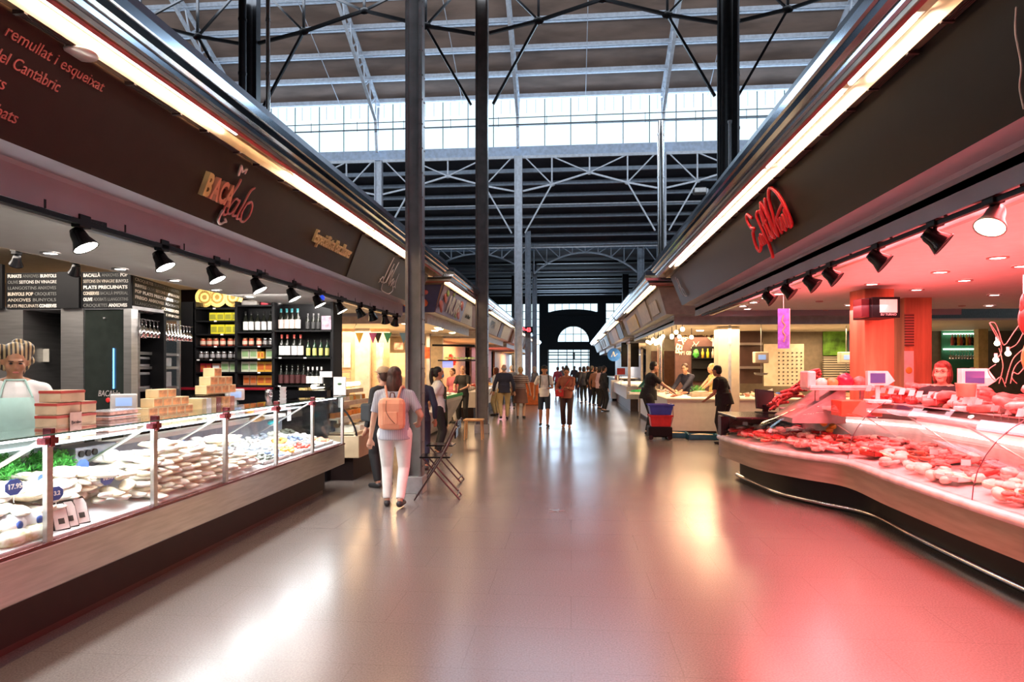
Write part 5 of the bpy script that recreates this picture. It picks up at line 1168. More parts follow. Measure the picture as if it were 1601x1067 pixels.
# meat stall
def specs(t, k, S, U, hd, J):
    c = MB()
    for s in (-1, 1): c.tube([hd(s*.03+.022*math.cos(a), .097, .015+.016*math.sin(a)) for a in [2*PI*q/10 for q in range(11)]], .0022, 5); c.tube([hd(s*.052, .095, .018), hd(s*.08, .0, .015)], .002, 5)
    c.tube([hd(-.008, .098, .018), hd(.008, .098, .018)], .002, 5); c.build('glasses', black, t)
P = atd(1474, 574, 7.25); person('auburn haired woman with glasses in dark top behind the meat counter', (P.x, P.y, 0), PI-.75, 1.72, skin_l, ('long', blk), ('trousers', blk), ('bob', h_red), vox=.010, extra=specs, wide=1.15)
P = atd(1520, 574, 11.5); person('grey haired man far behind the meat counter beside the yellow post', (P.x, P.y, 0), PI, 1.66, skin_l, ('long', navy), ('trousers', blk), ('fringe', h_grey), vox=.016)
# cod stall
def hold(t, k, S, U, hd, J): MB().ell(tuple(S(-.30, .30, 1.20)), (.08, .05, .06), 12, 8, wob=.1).build('held_fish_piece', cod_y, t)
P = atd(23, 574, 4.98); st_ = struct(MB().box(-8.5, -4.1, .2, 9.2, 0, .12).build('trim_8', mat('stall_floor_mat', (.10, .09, .09), .5)))
person('seller with pinned up streaked braids, white shirt and mint apron behind the cod counter', (P.x, P.y, .12), -2.35, 1.70, skin_d, ('tshirt', wht), ('trousers', blk), ('curly', h_brd), head_rot=(.35, .0), wide=1.05, vox=.009, apron=mint, hands={'l': (-.22, .22, 1.1), 'r': (.2, .30, 1.1)})
# ================================================================ RIGHT: MEAT STALL
bp_ = [atz(x, y, .61) for x, y in ((1124, 683), (1150, 692), (1189, 703), (1253, 713.5), (1323, 724), (1387, 747), (1501, 786), (1600, 818))]
bp_ = [(2.45, 10.45)]+[(p.x, p.y) for p in bp_]+[(3.06, 3.4), (3.08, 2.2), (3.08, .9)]
crv = smooth_line(bp_, 7)
def normals(c):
    out = []
    for i in range(len(c)):
        a = Vector(c[max(i-1, 0)]); b = Vector(c[min(i+1, len(c)-1)]); d = (b-a).normalized(); out.append(Vector((-d.y, d.x)) if -d.y > 0 else Vector((-d.y, d.x)))
    return out
nrmC = normals(crv); nrmC = [n if n.x > 0 else -n for n in nrmC]
nrmC = [Vector((1, .25*n.y)).normalized() for n in nrmC]
def kf(y): return 1.0 if y < 8.0 else max(.52, 1-(y-8.0)/1.3*.48)
def co(i, o, z): c = crv[i]; n = nrmC[i]; return (c[0]+n.x*o, c[1]+n.y*o, z)
NC = len(crv)
def ribbon(prof, scale_h=False, i0=0, i1=None, mi=0, mb=None, sm=True):
    i1 = NC if i1 is None else i1; mb = mb or MB()
    return mb.sheet([[co(i, o, (.61+(z-.61)*kf(crv[i][1])) if scale_h else z) for o, z in prof] for i in range(i0, i1)], mi, sm)
mc = thing('meat_counter', 'long S-curved refrigerated meat counter with curved glass at right', 'counter', (3.05, 5, 0))
ribbon([(.30, .0), (.30, .34)]).bw('plinth', black, mc)
ribbon([(.245, .035), (.23, .045), (.23, .07), (.245, .08), (.3, .08)]).bw('kick_rail', chrome, mc)
lam = mat('beige_laminate_band', (.33, .24, .185), .32, .25, var=.14, scale=2, stretch=(1, 1, 9))
ribbon([(.0, .345), (.0, .59)], mb=ribbon([(.32, .34), (.0, .345)])).bw('laminate_band', lam, mc)
bump_ = mat('pale_round_bumper', (.70, .66, .65), .25, .2)
ribbon([(.0, .575), (-.028, .585), (-.035, .61), (-.02, .64), (.01, .652), (.05, .65)]).bw('round_bumper', bump_, mc)
deckm = mat('white_meat_deck', (.66, .58, .58), .3)
ribbon([(.85, .76), (.855, 1.05)], mb=ribbon([(.04, .645), (.85, .76)])).bw('display_deck', deckm, mc)
ribbon([(.86, .4), (.9, 1.16), (1.2, 1.2), (1.2, 0)], i0=14).bw('rear_body', mat('rose_grey_panel', (.35, .28, .28), .4), mc)
# curved glass in panels
seams = [3, 12, 20, 27, 34, 41, 48, 55, 62, 70, NC-1]
seams = sorted(set([0]+[s for s in range(6, NC, 9)]+[NC-1]))
si = min(range(NC), key=lambda i: abs(crv[i][1]-5.3)); sj = min(range(NC), key=lambda i: abs(crv[i][1]-7.45))
seams = sorted(set([0, 9, sj, si, NC-9, NC-1]))
gp_ = [(.02, .645), (.03, .75), (.06, .87), (.12, .99), (.20, 1.10), (.30, 1.19), (.42, 1.27)]
for a, b in zip(seams, seams[1:]): ribbon(gp_, True, a, b+1).bw('curved_glass', glass, mc)
for s_ in seams[1:-1]:
    c = MB(); c.tube([co(s_, o-.002, .61+(z-.61)*kf(crv[s_][1])) for o, z in gp_], .004, 5); c.bw('glass_seam', mat('dark_seam', (.12, .05, .06), .3), mc)
i8 = min(range(NC), key=lambda i: abs(crv[i][1]-8.6))
ribbon([(.46, 1.14), (.46, 1.18), (.54, 1.19), (.54, 1.15), (.46, 1.14)], i0=i8).bw('pale_glass_rail', bump_, mc)
for s_ in range(i8+2, NC-2, 7):
    a = Vector(co(s_, .5, 1.14)); b = Vector(co(min(s_+2, NC-1), .84, .84)); MB().bar(a, b, .035, .012).bw('brace', bump_, mc)
lampm = mat('pink_case_lamp', (1, .85, .8), .4, emis=(1, .74, .66), es=6, var=0)
c = MB(); c.tube([co(i, .78, 1.0) for i in range(i8, NC, 2)], .014, 8); c.bw('case_lamp_tube', lampm, mc)
ribbon([(.58, 1.24), (1.35, 1.24), (1.35, 1.20)], i0=i8).bw('rear_top_shelf', mat('rose_top_shelf', (.62, .45, .44), .3), mc)
ribbon([(.58, 1.24), (.585, 1.30)], i0=i8).bw('shelf_glass_lip', glass, mc)
# end block with black slab
eb = thing('counter_end_block', 'black topped end block of the meat counter carrying the dark terminal', 'cabinet', (2.6, 10.0, 0))
MB().box(2.9, 3.7, 9.5, 10.35, 0, .6).bw('cabinet_body', blackg, eb)
MB().box(2.18, 2.30, 9.95, 10.15, .60, .93).bw('end_post', blackg, eb)
MB().box(2.24, 3.75, 9.3, 10.45, .93, .965, b=.008).bw('black_slab', blackg, eb)
MB().box(2.32, 3.3, 10.2, 10.22, .62, .93).bw('pink_end_panel', mat('pink_panel', (.75, .45, .42), .4), eb)
t = thing('payment_terminal', 'black tilted touch terminal on the far end of the meat counter', 'terminal', atd(1198, 645, 9.9))
t.location.z = .966; t.rotation_euler = (0, 0, .25)
R_ = Matrix.Rotation(-.35, 4, 'X') @ Matrix.Rotation(.12, 4, 'Y')
MB().box(-.15, .15, -.01, .03, .06, .36, T=R_, b=.008).build('screen_housing', black, t); MB().box(-.13, .13, -.014, -.01, .09, .33, T=R_).build('screen', blackg, t)
MB().box(-.11, .11, -.10, .14, 0, .015).bar((0, .03, .01), (0, -.0, .12), .08, .03).build('stand', black, t)
# --- meat pieces
m_red = mat('red_beef', (.42, .035, .03), .35, var=.35, scale=20, sss=.1); m_pink = mat('pink_pork', (.60, .17, .15), .4, var=.25, scale=16, sss=.15); m_pale = mat('pale_chicken', (.80, .62, .54), .4, var=.12, scale=18, sss=.15)
m_saus = mat('sausage_skin', (.40, .11, .06), .3, var=.3, scale=14); m_dark = mat('cured_sausage', (.20, .03, .025), .35, var=.5, scale=25); m_fat = mat('marbled_fat', (.60, .10, .09), .35, kind='noise', scale=12, col2=(.78, .50, .46))
mtray = mat('red_tray_plastic', (.45, .02, .02), .3)
def slab(seed, L_=.2, W_=.11, T_=.03):
    random.seed(seed); mb = MB(); n = 16
    ro = [random.uniform(.75, 1.1) for _ in range(n)]; rows = []
    for z, k in ((-T_/2, .86), (-T_/4, 1.0), (T_/4, 1.0), (T_/2, .84)): rows.append([(L_/2*k*ro[i]*math.cos(2*PI*i/n), W_/2*k*ro[i]*math.sin(2*PI*i/n), z+.006*math.sin(3*i+seed)) for i in range(n)])
    vv = [p for r in rows for p in r]; fs = [(j*n+i, j*n+(i+1) % n, (j+1)*n+(i+1) % n, (j+1)*n+i) for j in range(3) for i in range(n)]+[tuple(range(n-1, -1, -1)), tuple(range(3*n, 4*n))]
    return mb.add(vv, fs, 0, True)
def saus(L_=.16, r=.016, bend=.03, n=8):
    pts = [(-L_/2+L_*i/n, bend*math.sin(PI*i/n), 0) for i in range(n+1)]; mb = MB()
    for a, b in zip(pts, pts[1:]): mb.cyl(a, b, r, 10, caps=False)
    mb.ell(pts[0], r, 10, 6); mb.ell(pts[-1], r, 10, 6); return mb
def lump(seed, r=(.06, .05, .035)): random.seed(seed); return MB().ell((0, 0, 0), r, 14, 9, wob=.12)
kinds = [(slab(1), 'beef_steak', m_red, 'raw red beef steak lying on the white meat deck', 'steak', 'beef steaks in the case'), (slab(2, .22, .13, .04), 'pork_cut', m_fat, 'marbled fatty pork cut lying in the curved meat case', 'meat', 'marbled pork cuts in the case'), (saus(), 'fresh_sausage', m_saus, 'fresh sausage link lying in the curved meat case', 'sausage', 'fresh sausages in the case'),
         (lump(3), 'chicken_piece', m_pale, 'pale raw chicken piece lying in the curved meat case', 'meat', 'chicken pieces in the case'), (slab(4, .17, .10, .025), 'pork_fillet', m_pink, 'pink pork fillet slice lying in the curved meat case', 'meat', 'pork fillets in the case')]
src = []
for k, (mb, n, m, l, c, g_) in enumerate(kinds):
    o = tag(mb.build(n, m), l, c, g_); o.location = co(si+k*2, .3, .72); src.append(o)
random.seed(21)
def at_s(u, o, z): i = int(u); f = u-i; a = Vector(co(i, o, z)); b = Vector(co(min(i+1, NC-1), o, z)); return a.lerp(b, f)
zones = [3, 3, 4, 3, 2, 3, 0, 1, 3, 0, 2, 3, 1, 4, 4, 1]
for i in range(560):
    u = random.uniform(1, NC-8); 
    o = random.uniform(.13, .80); zone = zones[(int(u/NC*15)*3+int((o-.1)/.24)*5) % 16]; k = zone if random.random() < .8 else random.randrange(5)
    p = at_s(u, o, .69+.12*(o-.05)/.8+random.uniform(0, .04))
    put(src[k], p, (random.uniform(-.25, .25), random.uniform(-.25, .25), random.uniform(0, 6.28)), sc_=random.uniform(.8, 1.2))
for j in range(12):
    u0 = 6+j*(NC-18)/12; tr = thing('steel_meat_tray', 'shallow pale tray of meat pieces, the %s along the curved case from its far end' % ['first', 'second', 'third', 'fourth', 'fifth', 'sixth', 'seventh', 'eighth', 'ninth', 'tenth', 'eleventh', 'twelfth'][j], 'tray', at_s(u0, .62 if j % 2 else .28, .745 if j % 2 else .71), .3)
    MB().box(-.15, .15, -.11, .11, 0, .008).box(-.15, -.14, -.11, .11, 0, .04).box(.14, .15, -.11, .11, 0, .04).box(-.15, .15, -.11, -.10, 0, .04).box(-.15, .15, .10, .11, 0, .04).build('tray', white if j % 3 else mtray, tr)
    fm_ = MB(); [fm_.ell((random.uniform(-.12, .12), random.uniform(-.08, .08), .03+random.uniform(0, .02)), (random.uniform(.02, .04), random.uniform(.015, .03), .018), 8, 6) for _ in range(22)]
    fo = fm_.build('meat_pieces', [m_pale, m_pink, m_red, m_fat][j % 4], tr); fo['kind'] = 'stuff'
for j in range(14):
    ct_ = thing('meat_price_card', 'small white price card standing among the meat inside the curved case', 'price card', at_s(5+j*(NC-16)/14, random.uniform(.3, .75), .80), -.5, 'white cards among the meat'); MB().box(-.035, .035, 0, .003, 0, .05).build('card', paper, ct_); MB().cyl((0, .001, -.06), (0, .001, 0), .0015, 5).build('stake', steel, ct_)
# meat heaped on the rear top shelf
cs = tag(saus(.24, .020, .05).build('cured_sausage', m_dark), 'dark cured sausage in the sloping heap left of the white basket', 'sausage', 'cured sausages heaped by the basket')
P0 = atd(1240, 615, 8.6); cs.location = (P0.x, P0.y, 1.27)
for i in range(34):
    u = i/34; p = atd(1212+62*u, 632-46*u+random.uniform(-4, 6), 8.6+random.uniform(-.2, .3)); put(cs, p, (random.uniform(-.3, .3), random.uniform(-.6, -.1), random.uniform(-.6, .6)+.3), sc_=random.uniform(.8, 1.1))
t = thing('sausage_stand', 'sloping dark stand under the heap of cured sausages', 'stand', (P0.x, P0.y, .97))
a = atd(1205, 644, 8.9); b = atd(1278, 600, 8.9); MB().prism([(a.x, .97), (b.x, .97), (b.x, b.z), (a.x, a.z-.02)], 'y', 8.3, 9.0).bw('wedge', mat('rose_grey_panel', (.35, .28, .28)), t)
tops = [(slab(11, .34, .20, .07), 'pork_joint', m_pink, 'large pink pork joint heaped on the top shelf of the meat counter', 'meat', 'pork joints heaped on the top shelf'), (lump(12, (.10, .08, .055)), 'beef_joint', m_red, 'lumpy red beef joint heaped on the top shelf of the meat counter', 'meat', 'beef joints heaped on the top shelf'), (slab(13, .30, .16, .05), 'bacon_slab', m_fat, 'marbled bacon slab heaped on the top shelf of the meat counter', 'meat', 'bacon slabs heaped on the top shelf')]
ts = []
for k, (mb, n, m, l, c, g_) in enumerate(tops): o = tag(mb.build(n, m), l, c, g_); o.location = at_s(si+k, .9, 1.30); ts.append(o)
for i in range(150):
    u = random.uniform(i8+9, NC-8); o = random.uniform(.68, 1.25); layer = random.choice((0, 0, 1, 1, 2, 3)); hcap = .055*layer*(1-.6*abs(o-1)/.3) if abs(o-1) < .3 else 0
    p = at_s(u, o, 1.275+hcap+random.uniform(0, .02)); put(ts[(i+int(u/4)) % 3], p, (random.uniform(-.3, .3), random.uniform(-.3, .3), random.uniform(0, 6.28)), sc_=random.uniform(.8, 1.15))
# white basket with packs
P = atd(1312, 600, 8.0); t = thing('display_basket', 'white boat shaped basket of packed sausages on the meat counter', 'basket', (P.x, P.y, 1.24))
MB().box(-.38, .36, -.12, .2, .13, .155, b=.01).box(-.38, .36, -.13, -.11, .155, .19, b=.005).box(-.40, -.30, -.1, .18, .15, .36, b=.02).build('basket_tray', mat('rose_white_plastic', (.78, .66, .64), .35), t)
MB().box(-.28, -.24, -.02, .02, 0, .13).box(.24, .28, -.02, .02, 0, .13).build('legs', steel, t)
for k, (x, m, l, s) in enumerate(((-.2, m_pale, 'cream pack at the left in the white boat basket', .07), (-.07, mat('amber_pack', (.6, .28, .1), .3), 'amber pack in the white boat basket', .07), (.08, mat('crimson_crinkled_pack', (.5, .02, .06), .2, bump=.5), 'crimson shiny pack in the middle of the white boat basket', .1), (.25, m_pink, 'pink pack at the right in the white boat basket', .08))):
    o = tag(MB().ell((0, 0, 0), (s, .08, s*.9), 12, 8, wob=.1).build('meat_pack', m), l, 'food pack'); o.location = (P.x+x, P.y+.03, 1.24+.16+s*.8)
t = thing('red_crate', 'red plastic crate under the white boat basket in the meat case', 'crate', atd(1345, 640, 7.6)); MB().box(-.25, .2, -.1, .2, -.08, .10, b=.01).build('crate', mat('orange_red_crate', (.62, .08, .03), .4), t)
for i, (x, y) in enumerate(((1295, 655), (1302, 667), (1288, 662), (1308, 658), (1297, 673), (1284, 652))):
    o = tag(MB().ell((0, 0, 0), (.045, .045, .04), 12, 8).build('orange_fruit' if i < 5 else 'bread_roll', mat('amber_fruit', (.75, .36, .06), .4)), 'small amber round piece hanging in the cluster behind the curved glass', 'food', 'amber pieces in the cluster'); o.location = atd(x, y, 8.2)
# price cards along the shelf lip
pc = None
cards = [(1357, 608), (1379, 611), (1392, 612), (1409, 613), (1424, 615), (1436, 617), (1454, 618), (1464, 619), (1490, 623), (1508, 627), (1517, 629), (1528, 631), (1554, 638), (1566, 641), (1577, 643), (1594, 646)]
for i, (x, y) in enumerate(cards):
    d = 7.8-(x-1357)/244*2.6
    p = atd(x, y, d)
    if pc is None:
        pc = thing('price_card', 'white slanted price card in the row along the shelf lip of the meat counter', 'price card', p, 0, 'price cards along the meat shelf'); R_ = Matrix.Rotation(-.8, 4, 'X') @ Matrix.Rotation(.0, 4, 'Z')
        MB().add([(-.03, -.0, -.03), (.03, .0, -.03), (.05, .0, .035), (-.01, 0, .035)], [(0, 1, 2, 3)]).build('card', paper, pc); MB().bar((0, .005, -.03), (0, .005, -.09), .006, .004).build('clip', steel, pc)
    else: dup(pc, p)
# scales on the meat counter
def meat_scale(x, y, d, l):
    p = atd(x, y, d); t = thing('counter_scale', l, 'scale', (p.x, p.y, 1.245), -.2)
    z = p.z-1.245; sc_m = mat('rose_white_plastic', (.78, .66, .64))
    MB().prism([(-.11, z-.07), (.09, z-.07), (.16, z-.02), (.09, z+.09), (-.11, z+.09)], 'y', 0, .12).build('head', sc_m, t)
    MB().box(-.085, .065, -.005, 0, z-.045, z+.065).build('dark_screen', mat('violet_screen', (.06, .04, .12), .2, emis=(.12, .1, .35), es=.4), t)
    MB().box(-.02, .02, .04, .08, 0, z-.07).box(-.12, .12, -.05, .2, 0, .04, b=.01).build('stand', sc_m, t)
meat_scale(1374, 593, 7.4, 'pale scale head with dark screen between the two wooden pillars')
meat_scale(1526, 592, 6.0, 'pale scale head with dark screen right of the auburn haired woman')
t = thing('plastic_tub', 'rose coloured round tub on the top shelf left of the right scale', 'tub', atd(1510, 610, 5.9)); MB().lathe([(.001, -.06), (.07, -.06), (.08, .05), (.085, .06), (.001, .06)], n=20).build('tub', mat('rose_tub', (.65, .35, .25), .3), t)
# pillars
wood_or = mat('orange_wood_veneer', (.50, .20, .10), .4, var=.25, scale=4, stretch=(2, 2, .25))
def pillar(x0, x1, d, l, ys=.38):
    a = atd(x0, 574, d); b = atd(x1, 574, d); t = thing('wooden_pillar', l, 'pillar', ((a.x+b.x)/2, (a.y+b.y)/2, 0), YAW); w_ = (b-a).length/2
    MB().box(-w_, w_, 0, ys, 0, 2.65, b=.004).build('veneer_casing', wood_or, t); return t, w_
p1, w1 = pillar(1352, 1398, 8.5, 'orange wooden pillar carrying the black number monitor'); p2, w2 = pillar(1414, 1457, 9.6, 'orange wooden pillar right of the monitor pillar')
MB().box(-w2-.004, -w2*.35, -.01, 0, .75, 1.88).build('white_notice', mat('rose_white_plastic', (.78, .66, .64)), p2)
MB().ell((-w2*.7, -.012, 1.6), (.05, .01, .05), 12, 8).build('orange_dot', mat('amber_fruit', (.75, .36, .06)), p2)
MB().box(-w2, -w2*.35, -.02, 0, 1.95, 2.42).build('dark_price_list', mat('dark_list', (.10, .03, .02), .5, kind='stripe', scale=8, col2=(.4, .15, .1), stretch=(0, 0, 1)), p2)
P = atd(1375, 482, 8.1); t = thing('number_monitor', 'black framed turn monitor fixed on the first wooden pillar', 'monitor', P, YAW)
MB().box(-.12, .22, -.06, .40, -.12, .13, b=.006).build('housing', black, t); MB().box(-.22, -.12, -.0, .2, -.11, .12, b=.006).build('side_box', mat('maroon_side', (.08, .01, .015), .4), t)
MB().box(-.03, .18, -.066, -.06, -.06, .10).build('screen', mat('rose_screen', (.7, .45, .42), .3, emis=(1, .62, .55), es=.5), t)
text('screen_lettering', 'SU TURNO', .035, frame(P+Vector((-.02, -.075, -.095)), (math.cos(YAW), math.sin(YAW), 0), (0, 0, 1)), paper, t, ext=.001, fit=.19)
# hanging purple banner
P = atd(1225, 514, 9.0); t = thing('hanging_banner', 'purple vertical banner with yellow squiggle hanging from the pink ceiling', 'banner', P, YAW-.1)
MB().box(-.075, .075, -.004, .004, -.27, .27).build('banner_cloth', mat('purple_banner', (.12, .14, .75), .5, var=.3, scale=14), t); MB().box(.075, .083, -.006, .006, -.27, .27).build('white_edge', white, t)
c = MB(); c.tube([tuple(v) for v in smooth_line([(.0, -.008, .18), (-.02, -.008, .1), (.02, -.008, .04), (-.015, -.008, -.04), (.02, -.008, -.1), (0, -.008, -.18)], 4)], .009, 6); c.build('yellow_squiggle', mat('ochre_print', (.5, .4, .2), .5), t)
MB().cyl((0, 0, .27), (0, 0, 2.65-P.z), .004, 5).build('cord', white, t)
# downlights
d0 = None
for (cx_, cy_) in ((1455, 8), (1136, 88), (1270, 135), (757, 155), (1005, 187), (630, 272), (322, 180), (240, 210), (168, 232), (100, 257), (40, 278), (66, 294), (175, 307), (1437, 216), (1410, 276), (1590, 55)):
    p = atz(1150+cx_*.2817, 400+cy_*.2817, 2.65); p.z = 2.648
    if d0 is None: d0 = downlight(p, .065, 'white recessed downlight in the pink lit ceiling of the meat stall', 'downlights over the meat stall', ring=mat('rose_ring', (.5, .3, .28), .4))
    else: dup(d0, p)
for x, y in ((1281, 471), (1504, 478), (1470, 485), (1290, 485)):
    p = atz(x, y, 2.65); o = tag(MB().lathe([(.001, -.02), (.05, -.015), (.055, 0)], n=16).build('smoke_detector', mat('rose_ring', (.5, .3, .28))), 'small unlit ceiling disc in the pink ceiling of the meat stall', 'detector', 'unlit ceiling discs'); o.location = (p.x, p.y, 2.649)
# track and spots
t = thing('lighting_track', 'black lighting track under the right awning beam', 'track', (RB, 0, 2.5))
MB().box(2.22, 2.25, .2, 11.6, 2.515, 2.545).bw('rail', black, t); MB().box(2.35, 2.40, .2, 11.6, 2.53, 2.56).bw('rear_rail', steel, t)
for k in range(16): MB().bar((2.235, .8+k*.68, 2.55), (2.235, .8+k*.68, 2.64), .015, .015).bar((2.37, .8+k*.68, 2.56), (2.37, .8+k*.68, 2.64), .02, .02).bw('hanger', black, t)
nm = ['lit and nearest the right picture edge', 'second from the right edge', 'third from the right edge', 'fourth from the right edge', 'fifth from the right edge', 'sixth from the right edge', 'farthest from the right edge']
sb = None
for k, (x, y) in enumerate(((1553, 325), (1462, 358), (1373, 390), (1300, 418), (1268, 430), (1232, 445), (1202, 452))):
    p = atx(x, y, 2.24); p.z = 2.44; l = 'black track spotlight under the right awning, '+nm[k]
    if k == 0: track_spot(p, l, None, bulb_w, tilt=(-.35, .5, 0), s=1.05, body=steel_d)
    elif k == 1: sb = track_spot(p, l, None, black, tilt=(-.5, -.75, 0), s=1.05)
    else: dup(sb, p, label=l)
o = tag(MB().ell((0, 0, 0), (.05, .05, .06), 12, 8).build('dome_camera', blackg), 'small dome camera under the far end of the right awning', 'camera'); o.location = atd(1123, 494, 12.0); o.location = (2.45, 11.6, 2.60)
# glass cabinet with bulbs and hams at the right edge
t = thing('glass_cabinet', 'tall glass cabinet with rose wooden top rail at the right picture edge', 'cabinet', (3.84, 4.5, 1.24))
MB().box(3.80, 3.88, 2.6, 5.95, 2.37, 2.43).bw('top_rail', mat('rose_wood_rail', (.55, .25, .18), .4), t); MB().box(3.82, 3.86, 5.87, 5.91, 1.24, 2.37).bw('corner_post', mat('rose_grey_panel', (.35, .28, .28)), t)
MB().box(3.838, 3.842, 2.6, 5.88, 1.26, 2.37).bw('side_glass', glass, t); MB().box(3.86, 5.3, 5.885, 5.889, 1.26, 2.37).bw('end_glass', glass, t); MB().box(3.82, 5.3, 5.87, 5.92, 2.37, 2.43).bw('rear_rail', mat('rose_wood_rail', (.55, .25, .18)), t)
for x, y, l in ((1559, 537, 'bare bulb on a pink cord, highest in the glass cabinet'), (1576, 553, 'bare bulb on a pink cord, rightmost in the glass cabinet'), (1557, 563, 'bare bulb on a pink cord, lowest in the glass cabinet')):
    P = atd(x, y, 5.6); o = thing('bare_bulb', l, 'lamp', P); MB().ell((0, 0, 0), .022, 12, 8).build('bulb', bulb_w, o); MB().cyl((0, 0, .015), (0, 0, .055), .012, 10).build('socket', white, o)
cords = [[(1560, 530), (1550, 512), (1548, 505), (1556, 506), (1562, 520), (1570, 540), (1585, 520), (1596, 505)], [(1562, 545), (1566, 560), (1568, 575), (1562, 600)], [(1576, 546), (1590, 538), (1600, 520)], [(1557, 570), (1545, 580), (1555, 595), (1565, 590), (1572, 605)], [(1601, 545), (1585, 560), (1577, 580), (1572, 600)], [(1601, 560), (1588, 572), (1582, 590), (1590, 600)], [(1547, 505), (1560, 525), (1566, 548), (1560, 560)], [(1601, 575), (1592, 585), (1584, 583), (1580, 600)]]
for i, c_ in enumerate(cords):
    q = MB(); q.tube([tuple(atd(x, y, 5.55+.05*(i % 3))) for x, y in smooth_line(c_, 4)], .0035, 6); o = q.build('lamp_cord', mat('rose_cord', (.42, .24, .2), .5)); tag(o, 'pale pink lamp cord looping in the glass cabinet at the right edge', 'cord', 'lamp cords in the cabinet')
for i, (x, y, l) in enumerate(((1592, 500, 'dark cured ham hanging highest at the right edge'), (1597, 560, 'amber cured ham hanging low at the right edge'), (1588, 478, 'dark slim cured piece hanging at the top of the glass cabinet'))):
    P = atd(x+12, y, 5.2); o = thing('hanging_ham', l, 'ham', P); MB().ell((0, 0, 0), ((.05, .05, .12) if i < 2 else (.025, .025, .09)), 14, 10, wob=.06).build('ham', [m_dark, mat('amber_ham', (.6, .2, .06), .3, var=.4), m_dark][i], o); MB().cyl((0, 0, .08), (0, 0, 2.37-P.z), .004, 5).build('string', white, o)
# ================================================================ FISH STALL AT RIGHT AND BEYOND
ice = mat('crushed_ice', (.85, .84, .80), .4, var=.1, scale=40, bump=.8); whitec = mat('white_counter_panel', (.72, .68, .60), .35, var=.04)
struct(MBb(2.2, 12, 14.6, 23.5, 2.62, 2.66).build('ceiling', cream))
fa = thing('fish_counter', 'white fish counter with ice facing the meat stall at right', 'counter', (2.45, 16.4, 0))
MB().prism([(2.32, 16.4), (9.5, 16.4), (9.5, 17.6), (3.05, 17.6), (3.05, 23.4), (2.32, 23.4)], 'z', .10, .85).bw('panel_body', whitec, fa)
MB().prism([(2.30, 16.36), (9.5, 16.36), (9.5, 17.6), (3.05, 17.6), (3.05, 23.4), (2.30, 23.4)], 'z', .85, .88).bw('rim', cream, fa)
MB().prism([(2.40, 16.5), (9.5, 16.5), (9.5, 17.6), (3.05, 17.6), (3.05, 23.4), (2.40, 23.4)], 'z', 0, .10).bw('plinth', dark_brown, fa)
def icebed(x0, x1, y0, y1, z, par, nm_='ice_bed', seed=1):
    random.seed(seed); nx = max(3, int((x1-x0)/.15)); ny = max(3, int((y1-y0)/.15))
    mb = MB(); mb.sheet([[(x0+(x1-x0)*i/nx, y0+(y1-y0)*j/ny, z+(random.uniform(.01, .06) if 0 < i < nx and 0 < j < ny else 0)) for i in range(nx+1)] for j in range(ny+1)])
    o = mb.bw(nm_, ice, par); o['kind'] = 'stuff'
icebed(2.34, 9.4, 16.42, 17.5, .885, fa); icebed(2.34, 3.02, 17.5, 23.3, .885, fa, 'ice_bed', 2)
fishm = mat('silver_fish_skin', (.38, .36, .36), .3, .3, var=.4, scale=12); fishr = mat('pink_fish_skin', (.60, .24, .16), .35, var=.3, scale=12); fisho = mat('cream_seafood', (.75, .58, .38), .4, var=.3, scale=15)
def fish(m):
    mb = MB().ell((0, 0, 0), (.14, .035, .028), 14, 8); mb.add([(-.12, 0, 0), (-.19, .04, .005), (-.17, 0, .005), (-.19, -.04, .005)], [(0, 1, 2), (0, 2, 3)]); mb.add([(-.02, .03, 0), (.03, .055, 0), (.05, .03, 0)], [(0, 1, 2)]); return mb
fs_ = [tag(fish(0).build('whole_fish', m), l, 'fish', g_) for m, l, g_ in ((fishm, 'silver whole fish on the ice of the right fish counter', 'silver fish on the right counter'), (fishr, 'pink whole fish on the ice of the right fish counter', 'pink fish on the right counter'), (fisho, 'cream coloured squid or fillet on the ice of the right fish counter', 'cream seafood on the right counter'))]
for k, o in enumerate(fs_): o.location = (3+.5*k, 16.8, .95)
random.seed(31)
for i in range(100):
    x, y = (random.uniform(2.5, 7.5), random.uniform(16.55, 17.3)) if i < 70 else (random.uniform(2.45, 2.95), random.uniform(17.5, 22.5))
    put(fs_[random.randrange(3)], (x, y, .945+random.uniform(0, .05)), (random.uniform(-.2, .2), random.uniform(-.2, .2), random.uniform(0, 6.28)), sc_=random.uniform(.7, 1.2))
P = atd(1092, 598, 17.0); parsley('lettuce_bunch', 'green lettuce heap in the middle of the right fish counter', (P.x, P.y, .97), .22, 160, 5)
t = thing('seafood_box', 'pale box of shrimps below the lettuce on the fish counter', 'box', (atd(1092, 608, 16.7).x, 16.75, .90)); MB().box(-.25, .25, -.15, .15, 0, .12, b=.01).build('box', mat('cream_board', (.62, .52, .40)), t); o = MB().ell((0, 0, .12), (.22, .13, .04), 14, 8, wob=.15).build('shrimps', fishr, t); o['kind'] = 'stuff'
t = thing('white_price_board', 'slanted white board standing on the fish counter by the meat stall', 'board', (atd(1180, 605, 16.8).x, 16.8, .90)); MB().prism([(-.3, 0), (.3, 0), (.3, .22)], 'y', 0, .03).build('board', paper, t)
t = thing('blue_box', 'flat blue box on the fish counter behind the sausages', 'box', (atd(1217, 608, 16.9).x, 16.9, .93)); MB().box(-.2, .2, -.1, .1, 0, .09, b=.01).build('box', mat('bright_blue_plastic', (.04, .16, .62), .4), t)
